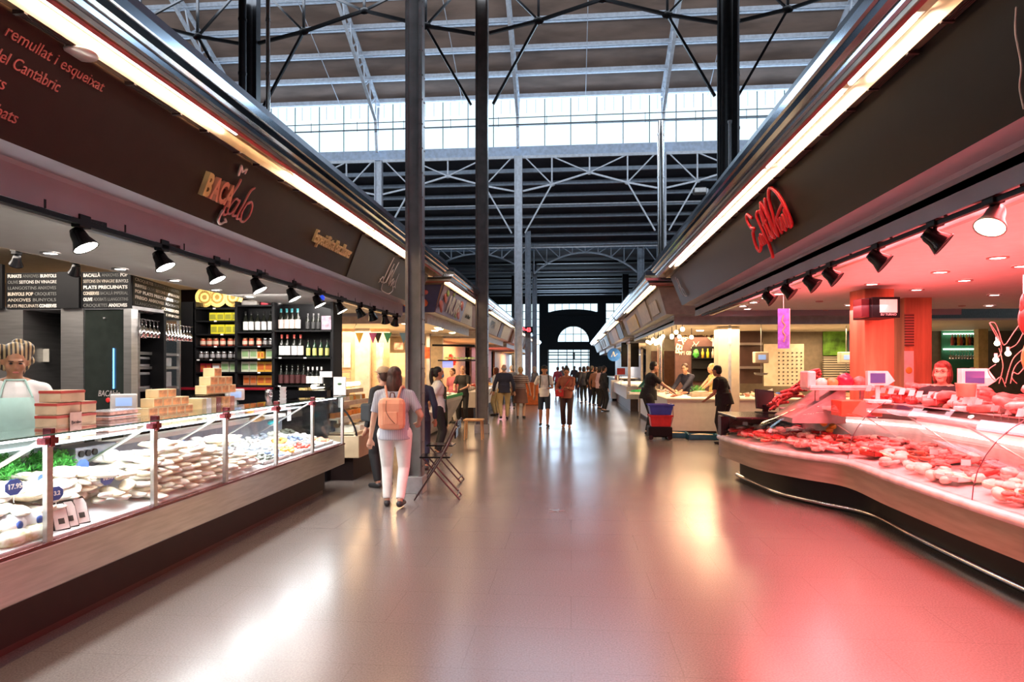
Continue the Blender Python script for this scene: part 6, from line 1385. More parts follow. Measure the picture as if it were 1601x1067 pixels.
# wall with arched lettering
wy = 20.6
maroonw = mat('maroon_brown_wall', (.11, .05, .045), .6)
struct(MBb(3.15, 9, wy, wy+.1, 0, 2.62).build('wall_fish_back', maroonw))
struct(MBb(aty(1142, 574, wy-.1).x, aty(1156, 574, wy-.1).x, wy-.12, wy, 0, 2.62).build('trim_9', cream))
def arch_text(s_, cx_, cy_, r, a0, a1, size, y, m, parent):
    for i, ch in enumerate(s_):
        if ch == ' ': continue
        a = math.radians(a0+(a1-a0)*i/(len(s_)-1)); p = aty(cx_-r*math.cos(a), cy_-r*math.sin(a), y)
        tx = Vector((math.sin(a), 0, math.cos(a))); up = Vector((-math.cos(a), 0, math.sin(a)))
        text('arched_letter', ch, size, frame(p-tx*size*.3, tx, up), m, parent, ext=.004, bold=.008)
t = thing('stall_wall_sign', 'cream arched lettering PEIXATERIA RUS on the maroon wall', 'sign', aty(1090, 545, wy-.02))
creaml = mat('cream_lettering', (.85, .72, .52), .5)
arch_text('PEIXATERIA RUS', 1092, 550, 26, 2, 140, .27, wy-.02, creaml, t)
text('small_lettering', 'Nº1 GENERICS', .15, frame(aty(1062, 555, wy-.02), (1, 0, 0), (0, 0, 1)), creaml, t, ext=.003, bold=.004, fit=aty(1097, 555, wy).x-aty(1062, 555, wy).x)
c = MB(); f_ = frame(aty(1083, 545, wy-.03), (1, 0, 0), (0, 0, 1)); strokes(c, [sl([(-.05, 0), (.05, .14), (.1, .05), (.0, .02), (.12, .0)]), sl([(.02, .2), (.1, .1), (.18, .2)])], f_, .01, 4); c.bw('fish_squiggle', creaml, t)
t = thing('number_display', 'red lit number display reading 18 on the fish stall wall', 'display', aty(1127, 522, wy-.15)); MB().box(-.17, .17, 0, .1, -.11, .11).build('housing', black, t)
ledm = mat('red_led', (1, .05, .05), .4, emis=(1, .04, .05), es=5)
text('led_digits', '18', .2, frame(t.location+Vector((-.11, -.01, -.07)), (1, 0, 0), (0, 0, 1)), ledm, t, ext=.004, bold=.006)
for x0, x1, y0, y1, l, m in ((1114, 1133, 528, 546, 'white price sheet under the red number display', paper), (1028, 1036, 553, 592, 'tall framed notice left on the fish stall wall', mat('cream_board', (.62, .52, .40)))):
    a = aty(x0, y1, wy-.04); b = aty(x1, y0, wy-.04); o = tag(MB().box(0, b.x-a.x, 0, .02, 0, b.z-a.z).build('notice_sheet', m), l, 'notice'); o.location = a
t = thing('wall_shelf', 'dark shelf with plants and bottles beside the arched sign', 'shelf', aty(1105, 560, wy-.3)); MB().box(-.4, .35, 0, .28, -.02, .0).box(-.4, .35, 0, .28, -.32, -.30).box(-.4, .35, .2, .28, -.7, .35).build('boards', black, t)
for k, (x, l, m) in enumerate(((-.3, 'green potted plant on the shelf by the arched sign', leafg), (-.1, 'amber bottle on the shelf by the arched sign', orc), (.05, 'yellow bottle on the shelf by the arched sign', yellow), (.2, 'pale bottle on the shelf by the arched sign', paleL))):
    o = tag((MB().ell((0, 0, .12), (.09, .08, .12), 10, 8, wob=.3) if k == 0 else MB().lathe([(.001, 0), (.04, 0), (.04, .17), (.015, .22), (.015, .28), (.001, .28)], n=12)).build('potted_plant' if k == 0 else 'bottle', m), l, 'plant' if k == 0 else 'bottle'); o.location = t.location+Vector((x, .1, 0))
struct(MBb(2.6, 4.9, 23.45, 23.55, 0, 2.62).build('wall_fish_side', cream))
struct(MBb(aty(1020, 574, 23).x, aty(1058, 574, 23).x, 23.3, 23.4, 1.0, 2.2).build('trim_10', mat('brown_glass_partition', (.16, .07, .04), .25)))
o = tag(MB().box(-.25, .25, 0, .02, -.35, .35).build('dark_tv_screen', blackg), 'dark picture panel on the aisle side of the fish stall', 'panel'); o.location = aty(985, 555, 27); o.scale = (1.4, 1, 1.4)
# back equipment between the stalls (right part)
struct(MBb(aty(1156, 574, 19).x, 13.5, 19.0, 19.1, 0, 2.62).build('wall_fish_right', mat('grey_brown_wall', (.22, .18, .13), .6)))
def on_wall(nme, cat, l, x0, x1, y0, y1, m, y=18.9, dp=.04):
    a = aty(x0, y1, y); b = aty(x1, y0, y); o = tag(MB().box(0, b.x-a.x, 0, dp, 0, b.z-a.z).build(nme, m), l, cat); o.location = a; return o
pegm = mat('cream_pegboard', (.55, .48, .36), .5, kind='voronoi', scale=7, col2=(.60, .54, .42))
on_wall('peg_panel', 'panel', 'cream cabinet front with rows of small dark symbols behind the purple banner', 1195, 1257, 538, 604, pegm, 16.2+1.6)
random.seed(9); q = MB()
for i in range(6):
    for j in range(9):
        p = aty(1218+i*7, 552+j*6, 17.78); q.box(p.x-.02, p.x+.02, p.y, p.y+.01, p.z-.015, p.z+.015)
_pg = [o for o in C.objects if o.name.startswith('peg_panel')][0]; q.bw('printed_pictograms', ink, _pg)['kind'] = 'stuff'
on_wall('green_picture', 'picture', 'green leafy picture behind the first wooden pillar', 1287, 1325, 514, 556, mat('green_picture_print', (.12, .30, .03), .5, var=.6, scale=4))
on_wall('hanging_aprons', 'aprons', 'bluish aprons hanging beside the green picture', 1327, 1350, 510, 556, mat('blue_grey_aprons', (.12, .15, .24), .7, var=.4, scale=6, stretch=(6, 1, .3)), 18.8, .08)
on_wall('green_picture', 'picture', 'green picture seen between the two wooden pillars', 1400, 1412, 510, 555, mat('green_picture_print', (.12, .3, .03)))
on_wall('wire_rack', 'rack', 'dark rack with rows of pale packs behind the first scale', 1288, 1350, 558, 600, mat('packed_rack', (.04, .035, .03), .5, kind='stripe', scale=5, col2=(.5, .45, .35), stretch=(0, 0, 1)), 18.7, .1)
on_wall('oven_block', 'oven', 'brown oven block at the right end of the fish stall', 1157, 1192, 514, 600, mat('oven_brown', (.06, .03, .025), .4), 18.5, .3)
on_wall('steel_shelf', 'shelf', 'pale steel shelf across the brown oven block', 1157, 1192, 536, 540, steel, 18.3, .3); on_wall('steel_shelf', 'shelf', 'lower pale steel shelf across the brown oven block', 1157, 1192, 573, 577, steel, 18.3, .3)
on_wall('bottle_display', 'display', 'green back bar wall with lit glass shelves right of the pillars', 1472, 1530, 512, 600, mat('dark_green_wall', (.03, .14, .07), .5), 18.9, .05)
on_wall('yellow_post', 'post', 'yellowish post at the left of the glass cabinet', 1530, 1545, 508, 605, mat('ochre_post', (.62, .50, .22), .5), 18, .2)
for y_, l in ((521, 'upper lit shelf edge on the green back bar'), (563-18, 'lower lit shelf edge on the green back bar')): on_wall('lit_shelf', 'lamp', l, 1476, 1530, y_, y_+2.2, mat('greenish_tube', (.8, 1, .85), .4, emis=(.75, 1, .8), es=3), 18.8, .05)
random.seed(4)
for i in range(9):
    o = tag(MB().lathe([(.001, 0), (.045, 0), (.045, .18), (.015, .24), (.015, .3), (.001, .3)], n=10).build('bottle', [redc, dg, orc][i % 3]), 'small dark bottle on the upper lit shelf of the green back bar', 'bottle', 'bottles on the green back bar'); o.location = aty(1489+i*4.4, 540.5, 18.7)
for i in range(9):
    o = tag(MB().lathe([(.04, 0), (.04, -.01), (.005, -.02), (.005, -.1), (.05, -.14), (.045, -.22)], n=10).build('hanging_glass', gl_m), 'glass hanging under the lower lit shelf of the green back bar', 'glass', 'glasses under the green back bar'); o.location = aty(1486+i*4.6, 549, 18.7)
on_wall('blue_locker', 'box', 'blue narrow box on the wall by the cream pictogram cabinet', 1257, 1266, 585, 604, blueplas, 18.8, .1)
on_wall('yellow_notice', 'notice', 'small yellow notice above the brown oven block', 1169, 1178, 520, 534, mat('ochre_notice', (.6, .42, .1), .5), 18.98, .02)
for x, l in ((1190, 'white hanging scale with blue display beside the pictogram cabinet'), (1323, 'white hanging scale with blue display in front of the wire rack')):
    P = atd(x, 560, 15.2 if x < 1200 else 15.6); t = thing('hanging_scale', l, 'scale', P, YAW)
    MB().box(-.16, .16, -.06, .12, -.12, .14, b=.02).build('housing', cream, t); MB().box(-.085, .085, -.066, -.06, -.04, .07).build('screen', mat('blue_lcd', (.25, .38, .62)), t); MB().cyl((0, 0, .12), (0, 0, 2.62-P.z), .012, 8).build('pole', steel, t)
    MB().lathe([(.001, -.4), (.14, -.38), (.16, -.34)], n=18).cyl((0, 0, -.38), (0, 0, -.12), .01, 6).build('pan', steel, t)
# bins and crates on the floor
P = atz(1030, 687, 0); t = thing('stacked_bins', 'black wheeled cleaning cart holding the red and blue buckets', 'cart', P)
MB().box(-.25, .28, -.2, .25, .06, .30, b=.03).build('cart_body', black, t)
for sx in (-.2, .22): MB().cyl((sx, -.22, .06), (sx, -.18, .06), .055, 14).build('wheel', blackg, t)
c = MB(); c.tube([(.27, .1, .25), (.34, .1, .5), (.33, .1, .78), (.22, .1, .8)], .012, 8); c.build('handle', steel_d, t)
def bucket(loc, w0, w1, h, m, l):
    t = thing('bucket', l, 'bucket', loc); mb = MB(); vv = []
    for z, w_ in ((0, w0), (h, w1), (h, w1-.02), (.02, w0-.02)):
        vv += [(-w_, -w_*.75, z), (w_, -w_*.75, z), (w_, w_*.75, z), (-w_, w_*.75, z)]
    mb.add(vv, [(j*4+i, j*4+(i+1) % 4, (j+1)*4+(i+1) % 4, (j+1)*4+i) for j in range(3) for i in range(4)]+[(3, 2, 1, 0), (12, 13, 14, 15)]); mb.build('shell', m, t)
    MB().box(-w1-.02, w1+.02, -w1*.75-.02, -w1*.75, h-.035, h).box(-w1-.02, w1+.02, w1*.75, w1*.75+.02, h-.035, h).build('rim', m, t)
bucket(P+Vector((.03, 0, .30)), .21, .25, .26, redplas, 'red bucket in the cleaning cart beside the man in black'); bucket(P+Vector((.03, 0, .565)), .22, .27, .24, blueplas, 'blue bucket on top of the red one beside the man in black')
def fcrate(x, y, l, w_, rz, m=tealplas):
    p = atz(x, y, 0); t = thing('fish_crate', l, 'crate', p, rz)
    MB().box(-w_, w_, -.2, .2, 0, .02).box(-w_, w_, -.2, -.18, 0, .12).box(-w_, w_, .18, .2, 0, .12).box(-w_, -w_+.02, -.2, .2, 0, .12).box(w_-.02, w_, -.2, .2, 0, .12).build('crate', m, t)
    o = MB().ell((0, 0, .07), (w_*.9, .17, .05), 18, 8, wob=.15).build('iced_fish', fisho, t); o['kind'] = 'stuff'; return p
fcrate(1056, 684, 'teal fish crate on the floor next to the cleaning cart', .28, .05); pp = fcrate(1098, 687, 'teal fish crate with pale fish on the floor, front right one', .33, -.03)
p = atz(1098, 679, 0); t = thing('fish_crate', 'empty dark teal crate standing behind the pale fish crate', 'crate', (p.x, p.y+.2, 0)); MB().box(-.34, .34, -.15, .15, 0, .20, b=.01).build('crate', tealplas, t)
t = thing('blue_scoop', 'blue plastic scoop leaning on the white counter front', 'scoop', atd(1108, 653, 16.1), 0); MB().prism([(-.16, -.14), (-.02, -.16), (.16, .06), (.10, .16), (-.10, .02)], 'y', 0, .05).build('scoop', mat('sea_blue_plastic', (.03, .22, .5), .4), t)
# bulbs along the aisle edge of the fish stall
b0 = None; random.seed(8)
for i in range(17):
    p = Vector((2.45+random.uniform(-.1, .5), 15.2+i*.5, 2.40+random.uniform(-.05, .1)))
    if b0 is None:
        b0 = thing('hanging_bulb', 'warm round bulb hanging in the row under the fish stall awning', 'lamp', p, 0, 'warm bulbs under the fish stall awning'); MB().ell((0, 0, 0), .05, 12, 8).build('bulb', bulb_w, b0); MB().cyl((0, 0, .04), (0, 0, .22), .008, 6).build('cable', black, b0)
    else: dup(b0, p)
for xx in (2.8, 3.6):
    for yy in (15.2, 18, 21): tag(MB().lathe([(.001, -.02), (.09, -.02), (.1, 0)], n=18).build('ceiling_lamp', bulb_w), 'warm flush ceiling lamp over the right fish counter', 'lamp', 'flush lamps over the right fish counter').location = (xx+.6, yy, 2.62)
# second segment and bar
t = thing('fish_counter', 'farther white fish counter with dark base and green tray', 'counter', (2.3, 25, 0)); MB().box(2.05, 4, 25, 32.6, .45, .92).bw('panel_body', whitec, t); MB().box(2.2, 4, 25.1, 32.6, 0, .45).bw('dark_base', mat('brown_base', (.10, .06, .05), .4), t); icebed(2.1, 3.9, 25.05, 32.5, .93, t, 'ice_bed', 3); MB().box(2.1, 2.2, 25.0, 25.1, .92, 2.5).bw('corner_post', steel, t)
t = thing('green_tray', 'green topped white tray on a stand left of the man in black', 'tray', atd(1000, 613, 21)); MB().box(-.35, .35, -.3, .3, -.08, 0, b=.01).build('tray', white, t); MB().ell((0, 0, 0), (.3, .25, .07), 14, 8, wob=.2).build('green_leaves', mat('bright_green_leaves', (.04, .55, .12), .5, var=.4, scale=9), t); MB().cyl((0, 0, -.08), (0, 0, -t.location.z+.0), .03, 8).build('stand', steel, t)
struct(MBb(2.2, 12, 25.3, 33, 2.62, 2.66).build('ceiling', cream)); struct(MBb(4.12, 4.2, 25.3, 33, 0, 2.62).build('wall_stall_right', cream))
t = thing('bar_counter', 'steel bar counter with white machine behind the far shoppers', 'counter', (2.4, 34, 0)); MB().box(2.35, 3.2, 33.6, 42, 0, 1.05).bw('body', mat('dark_bar_front', (.06, .06, .07), .4), t); MB().box(2.2, 3.3, 33.5, 42, 1.05, 1.10).bw('steel_top', steel, t)
t = thing('bar_machine', 'white appliance standing at the near end of the steel bar', 'machine', (2.25, 33.0, 0)); MB().box(-.3, .3, -.3, .3, .1, 1.0, b=.02).build('housing', white, t); MB().box(-.25, .25, -.25, .25, 0, .1).build('base', black, t); MB().cyl((0, 0, 1.0), (0, 0, 1.25), .12, 14).build('tap_head', chrome, t)
struct(MBb(2.9, 12, 34.6, 52, 2.62, 2.66).build('ceiling', cream)); struct(MBb(3.4, 3.5, 33, 52, 0, 2.62).build('wall_stall_right', mat('pale_grey_wall', (.55, .52, .5), .5)))
P = atd(960, 555, 30.5); t = thing('round_sign', 'round blue sign with white mark on the right side of the far aisle', 'sign', P); MB().cyl((0, -.03, 0), (0, .03, 0), .30, 28).build('disc', mat('bright_blue_disc', (.04, .22, .75), .4), t)
c = MB(); c.bar((-.12, -.04, -.1), (-.03, -.04, .15), .05, .02).bar((-.03, -.04, .15), (.03, -.04, -.08), .05, .02).bar((.03, -.04, -.08), (.15, -.04, .05), .05, .02); c.build('white_mark', white, t); MB().bar((.3, 0, 0), (1.2, 0, 0), .05, .05).build('wall_arm', steel, t)
t = thing('red_card', 'small red card on a stand at the corner of the farther fish counter', 'card', atd(971, 581, 25)); MB().box(-.15, .15, 0, .02, -.12, .12).build('card', redplas, t); MB().cyl((0, .01, -.1), (0, .01, .93-t.location.z), .01, 6).build('stake', steel, t)
# ================================================================ LEFT BEYOND THE COD STALL
struct(MBb(-12, -3.02, 13.65, 19.1, 2.62, 2.66).build('ceiling', cream)); struct(MBb(-12, -5.9, 20.0, 20.1, 0, 2.62).build('wall_left_back', cream)); struct(MBb(-5.9, -3.9, 20.0, 20.1, 0, 2.62).build('wall_left_back', mat('warm_tiles', (.66, .54, .36), .35)))
struct(MBb(-10, -4.6, 16.5, 16.6, 0, 2.62).build('wall_left_mid', mat('warm_wall', (.70, .50, .32), .5)))
# cheese case
t = thing('cheese_case', 'open stepped cheese case with black curved side edge beside the cod counter', 'display case', (-3.1, 9.3, 0))
MB().box(-3.15, -4.3, 9.4, 11.5, 0, .36).bw('plinth', dark_brown, t); MB().box(-3.03, -4.3, 9.3, 11.6, .34, .66, b=.01).bw('wooden_front', mat('maple_front', (.52, .38, .24), .4, var=.15, scale=3), t)
pr_ = [(-3.06, .66), (-3.10, .80), (-3.22, 1.0), (-3.42, 1.16), (-3.6, 1.22)]
c = MB(); c.tube([(x, 9.3, z) for x, z in smooth_line(pr_, 4)], .014, 8); c.bw('black_curved_edge', black, t)
c = MB(); c.sheet([[(x, y, z) for x, z in smooth_line(pr_, 3)] for y in (9.3, 11.6)]); 
MB().prism(pr_+[(-4.2, 1.22), (-4.2, .66)], 'y', 9.305, 9.31).bw('side_glass', glass, t)
for k, (z, x0, x1) in enumerate(((.70, -3.10, -3.5), (.90, -3.35, -3.75), (1.10, -3.55, -3.95), (1.28, -3.7, -4.2))):
    MB().box(x0, x1, 9.33, 11.6, z-.025, z).box(x0, x0-.015, 9.33, 11.6, z-.07, z-.025).bw('stepped_shelf', mat('cream_shelf', (.70, .60, .42), .4), t)
MB().box(-3.95, -4.25, 9.33, 11.6, .66, 1.30).bw('case_back', cream, t); MB().cyl((-3.75, 9.4, 1.36), (-3.75, 11.5, 1.36), .035, 12).bw('top_lamp_tube', mat('warm_case_tube', (1, .9, .72), .4, emis=(1, .85, .62), es=3), t)
ch = [('cheese_wedge', mat('yellow_cheese', (.75, .56, .22), .45, var=.15)), ('cheese_wedge', mat('white_cheese', (.80, .76, .66), .45)), ('round_cheese', mat('orange_rind_cheese', (.72, .28, .04), .4)), ('cheese_pack', mat('grey_blue_pack', (.45, .5, .5), .3))]
lab = ['yellow cheese wedge on the stepped shelves of the cheese case', 'white cheese wedge on the stepped shelves of the cheese case', 'small orange cheese wheel on the stepped shelves of the cheese case', 'grey wrapped cheese on the stepped shelves of the cheese case']; cs_ = {}
random.seed(12)
for k, (z, x) in enumerate(((.70, -3.22), (.70, -3.36), (.90, -3.47), (.90, -3.62), (1.10, -3.67), (1.10, -3.82), (1.28, -3.9))):
    for i in range(13):
        q = [1, 1, 2, 0, 1, 3, 0][k] if random.random() < .7 else random.randrange(4); loc = (x+random.uniform(-.01, .01), 9.42+i*.165, z+.001)
        if q not in cs_:
            mb = MB()
            if q < 2: mb.prism([(-.06, -.05), (.07, 0), (-.06, .05)], 'z', 0, .07)
            elif q == 2: mb.cyl((0, 0, 0), (0, 0, .07), .06, 18)
            else: mb.box(-.055, .055, -.05, .05, 0, .06, b=.01)
            o = tag(mb.build(ch[q][0], ch[q][1]), lab[q], 'cheese', ['yellow wedges in the cheese case', 'white wedges in the cheese case', 'orange wheels in the cheese case', 'wrapped cheeses in the cheese case'][q]); o.location = loc; cs_[q] = o
        else: put(cs_[q], loc, (0, 0, random.uniform(-.5, .5)+(PI if q < 2 else 0)), sc_=random.uniform(.85, 1.1))
for i, (x, y, d) in enumerate(((508, 597, 9.0), (514, 600, 9.1))): pass
t = thing('menu_stand', 'white menu card with green leaf on top of the counter by the cheese case', 'card', atd(531, 605, 9.5)); MB().box(-.09, .09, 0, .02, -.12, .14).build('card', paper, t); MB().ell((0, -.005, .04), (.03, .006, .015), 10, 6).build('green_leaf', mat('dark_leaf', (.04, .14, .04)), t); MB().box(-.02, .02, .0, .03, -.3, -.12).build('foot', steel, t)
# wire basket with jars on the top of the case
t = thing('wire_rack', 'wire rack with jars standing on the cheese case', 'rack', (-4.0, 10.6, 1.32)); c = MB()
for z in (0.02, .12, .24): c.tube([(-.1, -.9, z), (.1, -.9, z), (.1, .9, z), (-.1, .9, z), (-.1, -.9, z)], .006, 5)
for y in (-.9, -.45, 0, .45, .9): c.bar((.1, y, 0), (.1, y, .24), .008, .008).bar((-.1, y, 0), (-.1, y, .24), .008, .008)
c.build('wires', steel_d, t); j0 = None
for i in range(12):
    loc = (-4.0, 9.8+i*.15, 1.34+(.12 if i % 3 == 0 else 0))
    if j0 is None: j0 = thing('spice_jar', 'small dark capped jar in the wire rack above the cheeses', 'jar', loc, 0, 'jars in the wire rack'); MB().cyl((0, 0, 0), (0, 0, .07), .028, 12).build('jar_body', mat('honey_jar', (.35, .16, .05), .2), j0); MB().cyl((0, 0, .07), (0, 0, .09), .03, 12).build('lid', ink, j0)
    else: dup(j0, loc)
# notice boards, pennants
yb = 13.2
for x0, x1, y0, y1, nme, l, m, yy in ((537, 548, 536, 575, 'wall_poster', 'pale poster with blue garland on the warm wall behind the cheese case', mat('pale_poster', (.72, .76, .80), .5, var=.2, scale=6), 16.45), (525, 536, 536, 575, 'wall_poster', 'left half of the pale poster behind the cheese case', mat('pale_poster2', (.75, .74, .70), .5, var=.2, scale=6), 16.45), (616, 630, 536, 547, 'wall_picture', 'small photo with red figures left of the riveted post', mat('red_photo', (.5, .2, .15), .5, var=.8, scale=9), 16.45), (609, 634, 552, 590, 'wall_menu', 'cream menu sheet under the small red photo', mat('cream_sheet', (.72, .60, .38), .5), 16.45), (663, 672, 543, 561, 'wall_picture', 'orange red picture between the two riveted posts', mat('orange_red_photo', (.7, .12, .04), .5, var=.6, scale=8), 16.45), (519, 530, 493, 520, 'bottle_shelf', 'terracotta shelf end with small dark bottles above the cheese case', mat('terracotta_wall', (.50, .22, .12), .5), 12.8)):
    on_wall(nme, 'picture' if 'pic' in nme else 'sign', l, x0, x1, y0, y1, m, yy-.02, .03)
struct(MBb(aty(555, 574, 16.3).x, aty(578, 574, 16.3).x, 16.3, 16.4, 0, 2.62).build('trim_11', mat('pale_grey_wall', (.55, .52, .5))))
struct(MBb(aty(672, 574, 19).x-.1, aty(672, 574, 19).x+.0, 19, 19.1, 0, 2.62).build('trim_12', steel_d))
pen = [(562, 'yellow', (.75, .5, .08)), (583, 'pink', (.68, .16, .45)), (591, 'black', (.03, .03, .03)), (606, 'green', (.1, .55, .28)), (631, 'pale blue', (.25, .5, .7))]
a = aty(550, 519, yb); b = aty(640, 519, yb); tag(MB().cyl(a, b, .006, 6).cyl(a, a+Vector((0, .34, .2)), .005, 6).cyl(b, b+Vector((0, .34, .2)), .005, 6).build('bunting_cord', white), 'thin white cord carrying the coloured pennants', 'cord')
for x, n_, c_ in pen:
    m = mat(n_.replace(' ', '_')+'_pennant', c_, .6); p = aty(x, 520, yb); o = tag(MB().prism([(-.085, 0), (.085, 0), (0, -.22)], 'y', -.003, .003).build('pennant', m), n_+' triangular pennant hanging above the beige capped person', 'pennant'); o.location = p-Vector((0, 0, .008))
# apron rail things
on_wall('hanging_cloths', 'cloth', 'white and blue cloths hanging behind the pink pennant', 588, 598, 536, 580, mat('mixed_cloths', (.66, .62, .56), .7, var=.4, scale=5), 16.2, .1)
# left fish stall
fl_ = thing('fish_counter', 'left fish counter with green trimmed ice beyond the apron woman', 'counter', (-3.05, 14.6, 0))
MB().prism([(-3.35, .05), (-4.4, .05), (-4.4, .90), (-2.95, .90), (-2.95, .80)], 'y', 15.4, 17.9).bw('white_front', whitec, fl_)
MB().box(-3.3, -9, 14.4, 15.35, .0, .86).bw('wooden_side', mat('beige_side', (.45, .36, .26), .4), fl_); MB().box(-3.4, -4.4, 15.4, 17.8, 0, .30).bw('kick', dark_brown, fl_)
icebed(-4.3, -2.98, 15.3, 17.85, .915, fl_, 'ice_bed', 6); icebed(-8, -3.35, 14.5, 15.3, .875, fl_, 'ice_bed', 7)
MB().box(-2.93, -2.97, 15.3, 17.9, .88, .95).box(-2.95, -4.2, 15.28, 15.33, .90, .96).bw('green_trim', greenplas, fl_)
gf = [tag(fish(0).build('whole_fish', m), l, 'fish', g_) for m, l, g_ in ((fishm, 'silver whole fish on the green trimmed ice at left', 'silver fish on the left ice'), (fishr, 'pink whole fish on the green trimmed ice at left', 'pink fish on the left ice'))]
gf[0].location = (-3.3, 16, .97); gf[1].location = (-3.5, 16.4, .97); random.seed(14)
for i in range(46): put(gf[i % 2], (random.uniform(-4.1, -3.1), random.uniform(15.5, 17.7), .965+random.uniform(0, .03)), (0, 0, random.uniform(0, 6.28)), sc_=random.uniform(.7, 1.2))
t = thing('work_table', 'pale worktop behind the left ice counter', 'table', (-5.5, 18.6, 0)); MB().box(-.8, .8, -.3, .3, .85, .9).build('top', cream, t); MB().box(-.75, .75, -.25, .25, 0, .85).build('base', whitec, t)
# green capped lamps row
tag(MB().bar((-.65, 0, 0), (.55, 0, 0), .04, .04).build('dark_rail', black), 'dark rail with a row of small green capped lamps at the back wall', 'rail').location = aty(718, 564, 19.8)
l0 = None
for i in range(8):
    p = aty(698+i*6, 561, 19.75)
    if l0 is None: l0 = tag(MB().lathe([(.06, -.01), (.05, .03), (.001, .05)], n=12).build('green_capped_lamp', mat('green_white_cap', (.5, .7, .35), .4)), 'small green capped lamp on the dark rail of the left fish stall', 'lamp', 'green capped lamps'); l0.location = p
    else: put(l0, p, (0, 0, 0))
tag(MB().box(-.16, .16, 0, .03, -.1, .1).build('blue_screen', mat('blue_screen', (.2, .25, .7), .4, emis=(.3, .35, .9), es=.8)), 'small blue screen on the back wall of the left fish stall', 'screen').location = aty(700, 570, 19.9)
struct(MB().cyl(aty(676, 540, 15.5), aty(742, 541, 15.5), .025, 8).build('trim_13', black))
for i, (x, y) in enumerate(((655, 525), (666, 520), (682, 524), (694, 530), (709, 533), (728, 548), (742, 545), (726, 540))):
    p = atz(x, min(y, 540), 2.61) if False else atd(x, y, 16+i*.4); p.z = 2.60
    o = tag(MB().lathe([(.001, -.03), (.08, -.02), (.09, .0)], n=14).build('ceiling_lamp', bulb_w), 'warm round ceiling lamp over the left fish stall', 'lamp', 'ceiling lamps over the left fish stall'); o.location = (min(p.x, -3.1-.25*(i % 3)), 14.4+i*.6, 2.62)
# farther left stalls
for k, (y0, y1, m, l) in enumerate(((21, 28.6, mat('warm_stall_wall', (.72, .40, .22), .5), 'produce'), (30.6, 38.2, mat('rose_stall_wall', (.62, .32, .28), .5), 'meat'), (40, 49.5, mat('warm_stall_wall', (.72, .4, .22)), 'bread'))):
    struct(MBb(-12, -3.02, y0, y1, 2.62, 2.66).build('ceiling', cream)); struct(MBb(-4.7, -4.6, y0, y1, 0, 2.62).build('wall_stall_left', m)); struct(MBb(-12, -4.6, y1, y1+.1, 0, 2.62).build('wall_stall_left', m))
    t = thing('market_counter', ['far market counter with bright goods behind the couple', 'far red lit meat counter beyond the couple', 'farthest counter on the left of the aisle'][k], 'counter', (-3.1, y0, 0)); MB().box(-2.95, -3.9, y0, y1, .35, .85).bw('body', [whitec, mat('orange_counter', (.62, .22, .08), .4), whitec][k], t); MB().box(-3.1, -3.9, y0, y1, 0, .35).bw('plinth', dark_brown, t); MB().box(-2.98, -3.0, y0, y1, .85, 1.25).bw('front_glass', glass, t)
    random.seed(40+k); g0 = []
    for q, c_ in enumerate(((.7, .1, .06), (.75, .5, .15), (.75, .65, .55))):
        o = tag(MB().ell((0, 0, 0), (.10, .12, .07), 10, 7, wob=.15).build('food_heap', mat('goods_%d%d' % (k, q), c_, .4, var=.3, scale=20)), ['red', 'amber', 'pale'][q]+' food heap on the '+['nearest', 'second', 'farthest'][k]+' of the far left counters', 'food', ['red', 'amber', 'pale'][q]+' goods on far left counter '+['one', 'two', 'three'][k]); o.location = (-3.4, y0+1+q, .92); g0.append(o)
    for i in range(26): put(g0[i % 3], (random.uniform(-3.8, -3.1), random.uniform(y0+.2, y1-.2), .90+random.uniform(0, .1)), (0, 0, random.uniform(0, 6)), sc_=random.uniform(.8, 1.3))
p = atz(826, 633, 0); t = thing('orange_crate', 'orange crate stack standing beyond the striped woman', 'crate', (p.x, p.y, 0)); MB().box(-.45, .45, -.3, .3, 0, .92, b=.02).build('crate_stack', mat('orange_crate_plastic', (.75, .16, .03), .4), t); MB().box(-.47, .47, -.32, .32, .92, .97).build('rim', mat('orange_crate_plastic', (.75, .16, .03)), t)
P = atd(827, 516, 33.6); t = thing('number_display', 'red lit number display hanging on the post over the far aisle', 'display', P); MB().box(-.20, .20, -.06, .06, -.15, .15).build('housing', black, t); text('led_digits', '43', .26, frame(P+Vector((-.15, -.07, -.09)), (1, 0, 0), (0, 0, 1)), ledm, t, ext=.004, bold=.01); MB().bar((0, .06, 0), (0, .3, 0), .06, .06).build('bracket', black, t)
P = atd(772, 563, 24); tag(MB().ell((0, 0, 0), (.18, .1, .2), 12, 8, wob=.3).build('red_flower', redplas), 'red paper flower on the wall of the far left stall', 'decoration').location = (-4.5, P.y+1, P.z)
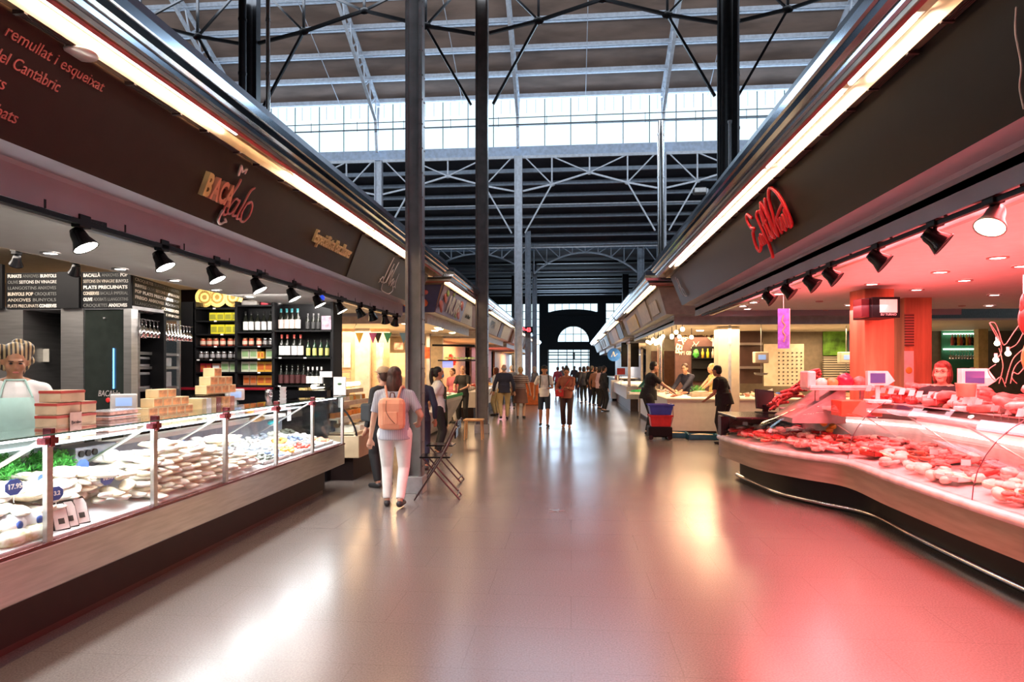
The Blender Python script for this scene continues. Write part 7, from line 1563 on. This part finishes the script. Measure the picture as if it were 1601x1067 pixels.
# folding chairs
rod = mat('dark_bronze_tube', (.10, .07, .07), .3, .8)
def fchair(loc, rz, l):
    t = thing('folding_chair', l, 'chair', loc, rz)
    for s in (-1, 1):
        MB().tube([(s*.19, .30, .0), (s*.19, -.02, .50), (s*.19, -.20, .86), (s*.18, -.22, .90)], .011, 8).build('long_leg', rod, t)
        MB().tube([(s*.16, -.26, .0), (s*.16, .20, .52)], .011, 8).build('short_leg', rod, t)
    MB().box(-.17, .17, -.14, .24, .515, .535, b=.006).build('seat', blackg, t)
    MB().box(-.18, .18, -.215, -.195, .76, .88, b=.006).build('backrest', blackg, t)
    MB().cyl((-.19, .27, .06), (.19, .27, .06), .009, 8).build('front_stretcher', rod, t); MB().cyl((-.16, -.23, .06), (.16, -.23, .06), .009, 8).build('rear_stretcher', rod, t); MB().cyl((-.19, .06, .38), (.19, .06, .38), .009, 8).build('middle_stretcher', rod, t)
P = atz(688, 778, 0); fchair((P.x, P.y, 0), PI/2+.1, 'nearer dark folding chair beside the riveted post'); P = atz(690, 752, 0); fchair((P.x+.05, P.y, 0), PI/2+.02, 'farther dark folding chair behind the first one')
P = atz(737, 690, 0); t = thing('wooden_stool', 'low wooden stool left of the second riveted post', 'stool', (P.x, P.y+.4, 0)); MB().box(-.22, .22, -.18, .18, .42, .46, b=.01).build('seat', mat('honey_wood', (.62, .36, .16), .4), t)
for sx in (-.18, .18):
    for sy in (-.14, .14): MB().bar((sx, sy, .42), (sx*1.1, sy*1.1, 0), .03, .03).build('leg', mat('honey_wood', (.62, .36, .16)), t)
# floor drain cover
P = atz(870, 799, 0); t = thing('floor_cover', 'small star shaped metal floor cover in the middle of the aisle', 'drain', (P.x, P.y, .0)); c = MB()
for k in range(5):
    a = 2*PI*k/5; c.prism([(.03*math.cos(a-.6), .03*math.sin(a-.6)), (.10*math.cos(a), .10*math.sin(a)), (.03*math.cos(a+.6), .03*math.sin(a+.6)), (0, 0)], 'z', .001, .004)
c.build('star_plate', steel_d, t); MB().cyl((0, 0, .001), (0, 0, .006), .04, 16).build('hub', steel, t)
